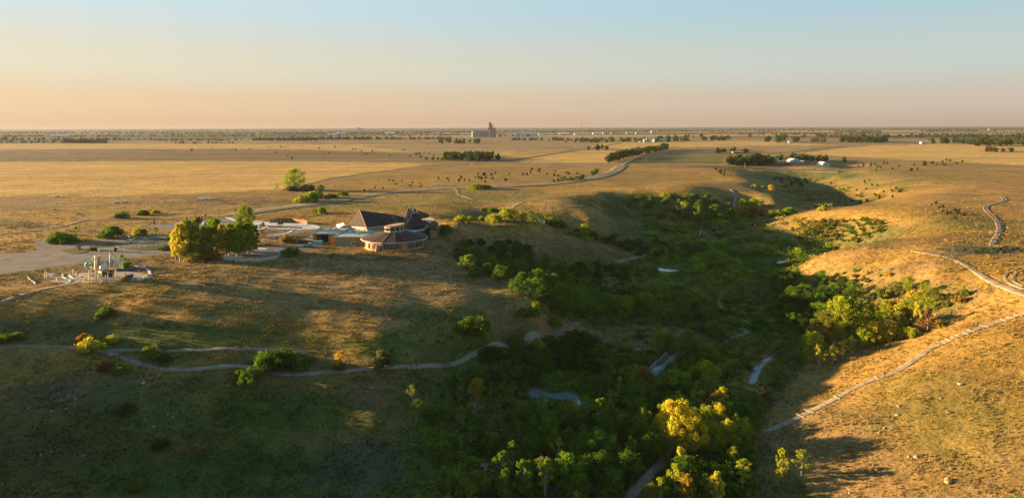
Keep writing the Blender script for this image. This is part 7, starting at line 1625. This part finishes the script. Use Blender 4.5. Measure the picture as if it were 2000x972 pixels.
# ------------------------------------------------------------------ trees and bushes: the 300 of each kind that show largest are objects, the rest one mass
ORD = 'leftmost,second from left,third from left,fourth from left,fifth from left,sixth from left,seventh from left,eighth from left,ninth from left,tenth from left,eleventh from left,twelfth from left,13th from left,14th from left,15th from left,16th from left,17th from left,18th from left,19th from left,20th from left,21st from left,22nd from left,23rd from left,24th from left'.split(',')
REST = []
def build_plants():
    for q in PLANTS:
        q['px'] = project(q['x'], q['y'], float(hz(q['x'], q['y'])))[0]
        q['size'] = (1e6 if q['keep'] else 0) + q['h'] * FOC / q['y'] * (.3 if not -40 < q['px'] < 2040 else 1)
    for b in (False, True):
        L = sorted([q for q in PLANTS if q['bush'] == b], key=lambda q: -q['size'])
        REST.extend(L[295:]); L = L[:295]
        same = {}
        for q in L: same.setdefault(q['label'], []).append(q)
        for lab, m in same.items():
            if 1 < len(m) <= 24:
                m.sort(key=lambda q: q['px'])
                for k, q in enumerate(m): q['label'] = lab + ', ' + (ORD[k] if k < len(m) - 1 else 'rightmost')
        for q in L:
            z = float(hz(q['x'], q['y']))
            if q['far']:
                o = bpy.data.objects.new('bush' if b else 'tree', FAR_ME[rnd.randrange(5)]); COL.objects.link(o); q['h'] *= .8 if b else 1; w = q['h'] * q['wide']
                o.location = (q['x'], q['y'], z - .1); o.rotation_euler = (0, 0, rnd.uniform(0, 6.28)); o.scale = (w, w, q['h']); tint(o, q['c']); o.color = (o.color[0] * (.75 if b else .42) + .01, o.color[1] * (.85 if b else .46), o.color[2] * .6, 1); prop(o, q['label'], 'bush' if b else 'tree', q['group']); continue
            so, fo, h0 = PROTO[q['key']][rnd.randrange(len(PROTO[q['key']]))]
            s = q['h'] / h0; k = rnd.uniform(.9, 1.1)
            r = empty('bush' if b else 'tree', (q['x'], q['y'], z - .1), rnd.uniform(0, 2 * pi), q['label'], 'bush' if b else 'tree', q['group'])
            r.scale = (s * q['wide'] * k, s * q['wide'] / k, s)
            c = fo.copy(); c.name = 'foliage' if b else 'crown'; t = so.copy(); t.name = 'stems' if b else 'trunk'
            for o in (c, t): COL.objects.link(o); o.parent = r
            tint(c, q['c'])
build_plants()
# remote woods: a mass of crowns
def remote_woods():
    r = np.random.default_rng(77); X = []; Y = []; H = []
    def row(px0, px1, py, n, h, spread=.3):
        for k in range(n):
            px = r.uniform(px0, px1); p = at_z(px, py + r.normal(0, spread), 0); X.append(p.x); Y.append(p.y); H.append(h * r.uniform(.6, 1.3))
    for a, b, py, n, h in ((-60, 200, 279, 90, 9), (120, 210, 279.5, 46, 15), (-60, 300, 274, 90, 12), (300, 480, 275, 60, 9), (490, 620, 274.5, 90, 13), (560, 720, 272.8, 110, 13), (700, 880, 272.5, 90, 12), (500, 900, 266, 120, 9), (-60, 500, 267, 220, 12), (200, 700, 261, 200, 12), (1000, 1200, 274.5, 70, 11), (1440, 1560, 263, 60, 12),
                            (1550, 1720, 262.5, 100, 12), (1630, 1720, 258, 90, 16), (1800, 1910, 257, 110, 17), (1880, 2080, 258, 70, 12), (1500, 2080, 252.8, 260, 15), (1300, 1560, 253.5, 130, 14), (980, 1350, 255, 120, 10), (1920, 2080, 268, 70, 12), (1480, 1520, 258, 30, 12), (1700, 1900, 267, 40, 9), (340, 460, 280, 22, 7), (1380, 1500, 258.5, 50, 10)):
        row(a, b, py, int(n * 1.0), h * .78)
    n = 20000; a = np.radians(r.uniform(-41, 41, n)); d = np.exp(r.uniform(math.log(3000), math.log(24000), n)); x = d * np.sin(a); y = d * np.cos(a)
    # belts along the survey lines and loose bluffs
    f = fbm(x * .3, y, 700, 301, 3); ln = np.minimum(np.abs((y / 800) % 1 - .5), np.abs((x / 1600) % 1 - .5) * 2)
    k = (f > .55) & ((ln < .05) | (f > .63) | ((d > 9000) & (f > .57))); x, y, d = x[k], y[k], d[k]
    X = np.concatenate([X, x]); Y = np.concatenate([Y, y]); H = np.concatenate([H, r.uniform(7, 15, len(x))])
    n0 = len(X); X = np.concatenate([X, [q['x'] for q in REST]]); Y = np.concatenate([Y, [q['y'] for q in REST]]); H = np.concatenate([H, [q['h'] for q in REST]])
    z = hz(X, Y); pal = np.array([(.045, .07, .025), (.06, .085, .028), (.035, .055, .022), (.085, .085, .035)]); c = pal[r.integers(0, 4, len(X))] * r.uniform(.8, 1.2, (len(X), 1))
    for i, q in enumerate(REST): c[n0 + i] = np.array(LEAFC[q['c']]) * (.46 if q['far'] else .9) * rng.uniform(.85, 1.15)
    scatter_stuff('far_woodland', np.stack([X, Y, z - .3], 1), np.array(H, float) * np.where(np.arange(len(H)) < n0, 1.05, 1.15), c, T_COLL, 'remote woods and shelter belts fading toward the horizon', 23)
    print('far trees', len(X))
remote_woods()
# ------------------------------------------------------------------ air
def haze():
    s = 27000.0; z0, z1 = -45.0, 100.0
    v = [(x, y, z) for z in (z0, z1) for x, y in ((-s, -s), (s, -s), (s, s), (-s, s))]
    m = bpy.data.materials.new('haze'); m.use_nodes = True; t = m.node_tree
    t.nodes.remove(t.nodes['Principled BSDF'])
    p = t.nodes.new('ShaderNodeVolumePrincipled'); p.inputs['Color'].default_value = (.29, .30, .33, 1)
    p.inputs['Density'].default_value = 5.2e-5; p.inputs['Anisotropy'].default_value = .15
    t.links.new(p.outputs[0], t.nodes['Material Output'].inputs['Volume'])
    o = link_mesh('haze', v, [(3, 2, 1, 0), (4, 5, 6, 7), (0, 1, 5, 4), (1, 2, 6, 5), (2, 3, 7, 6), (3, 0, 4, 7)], m)
    o.display_type = 'WIRE'
    prop(o, 'thin golden evening haze over the plain', kind='stuff')
haze()
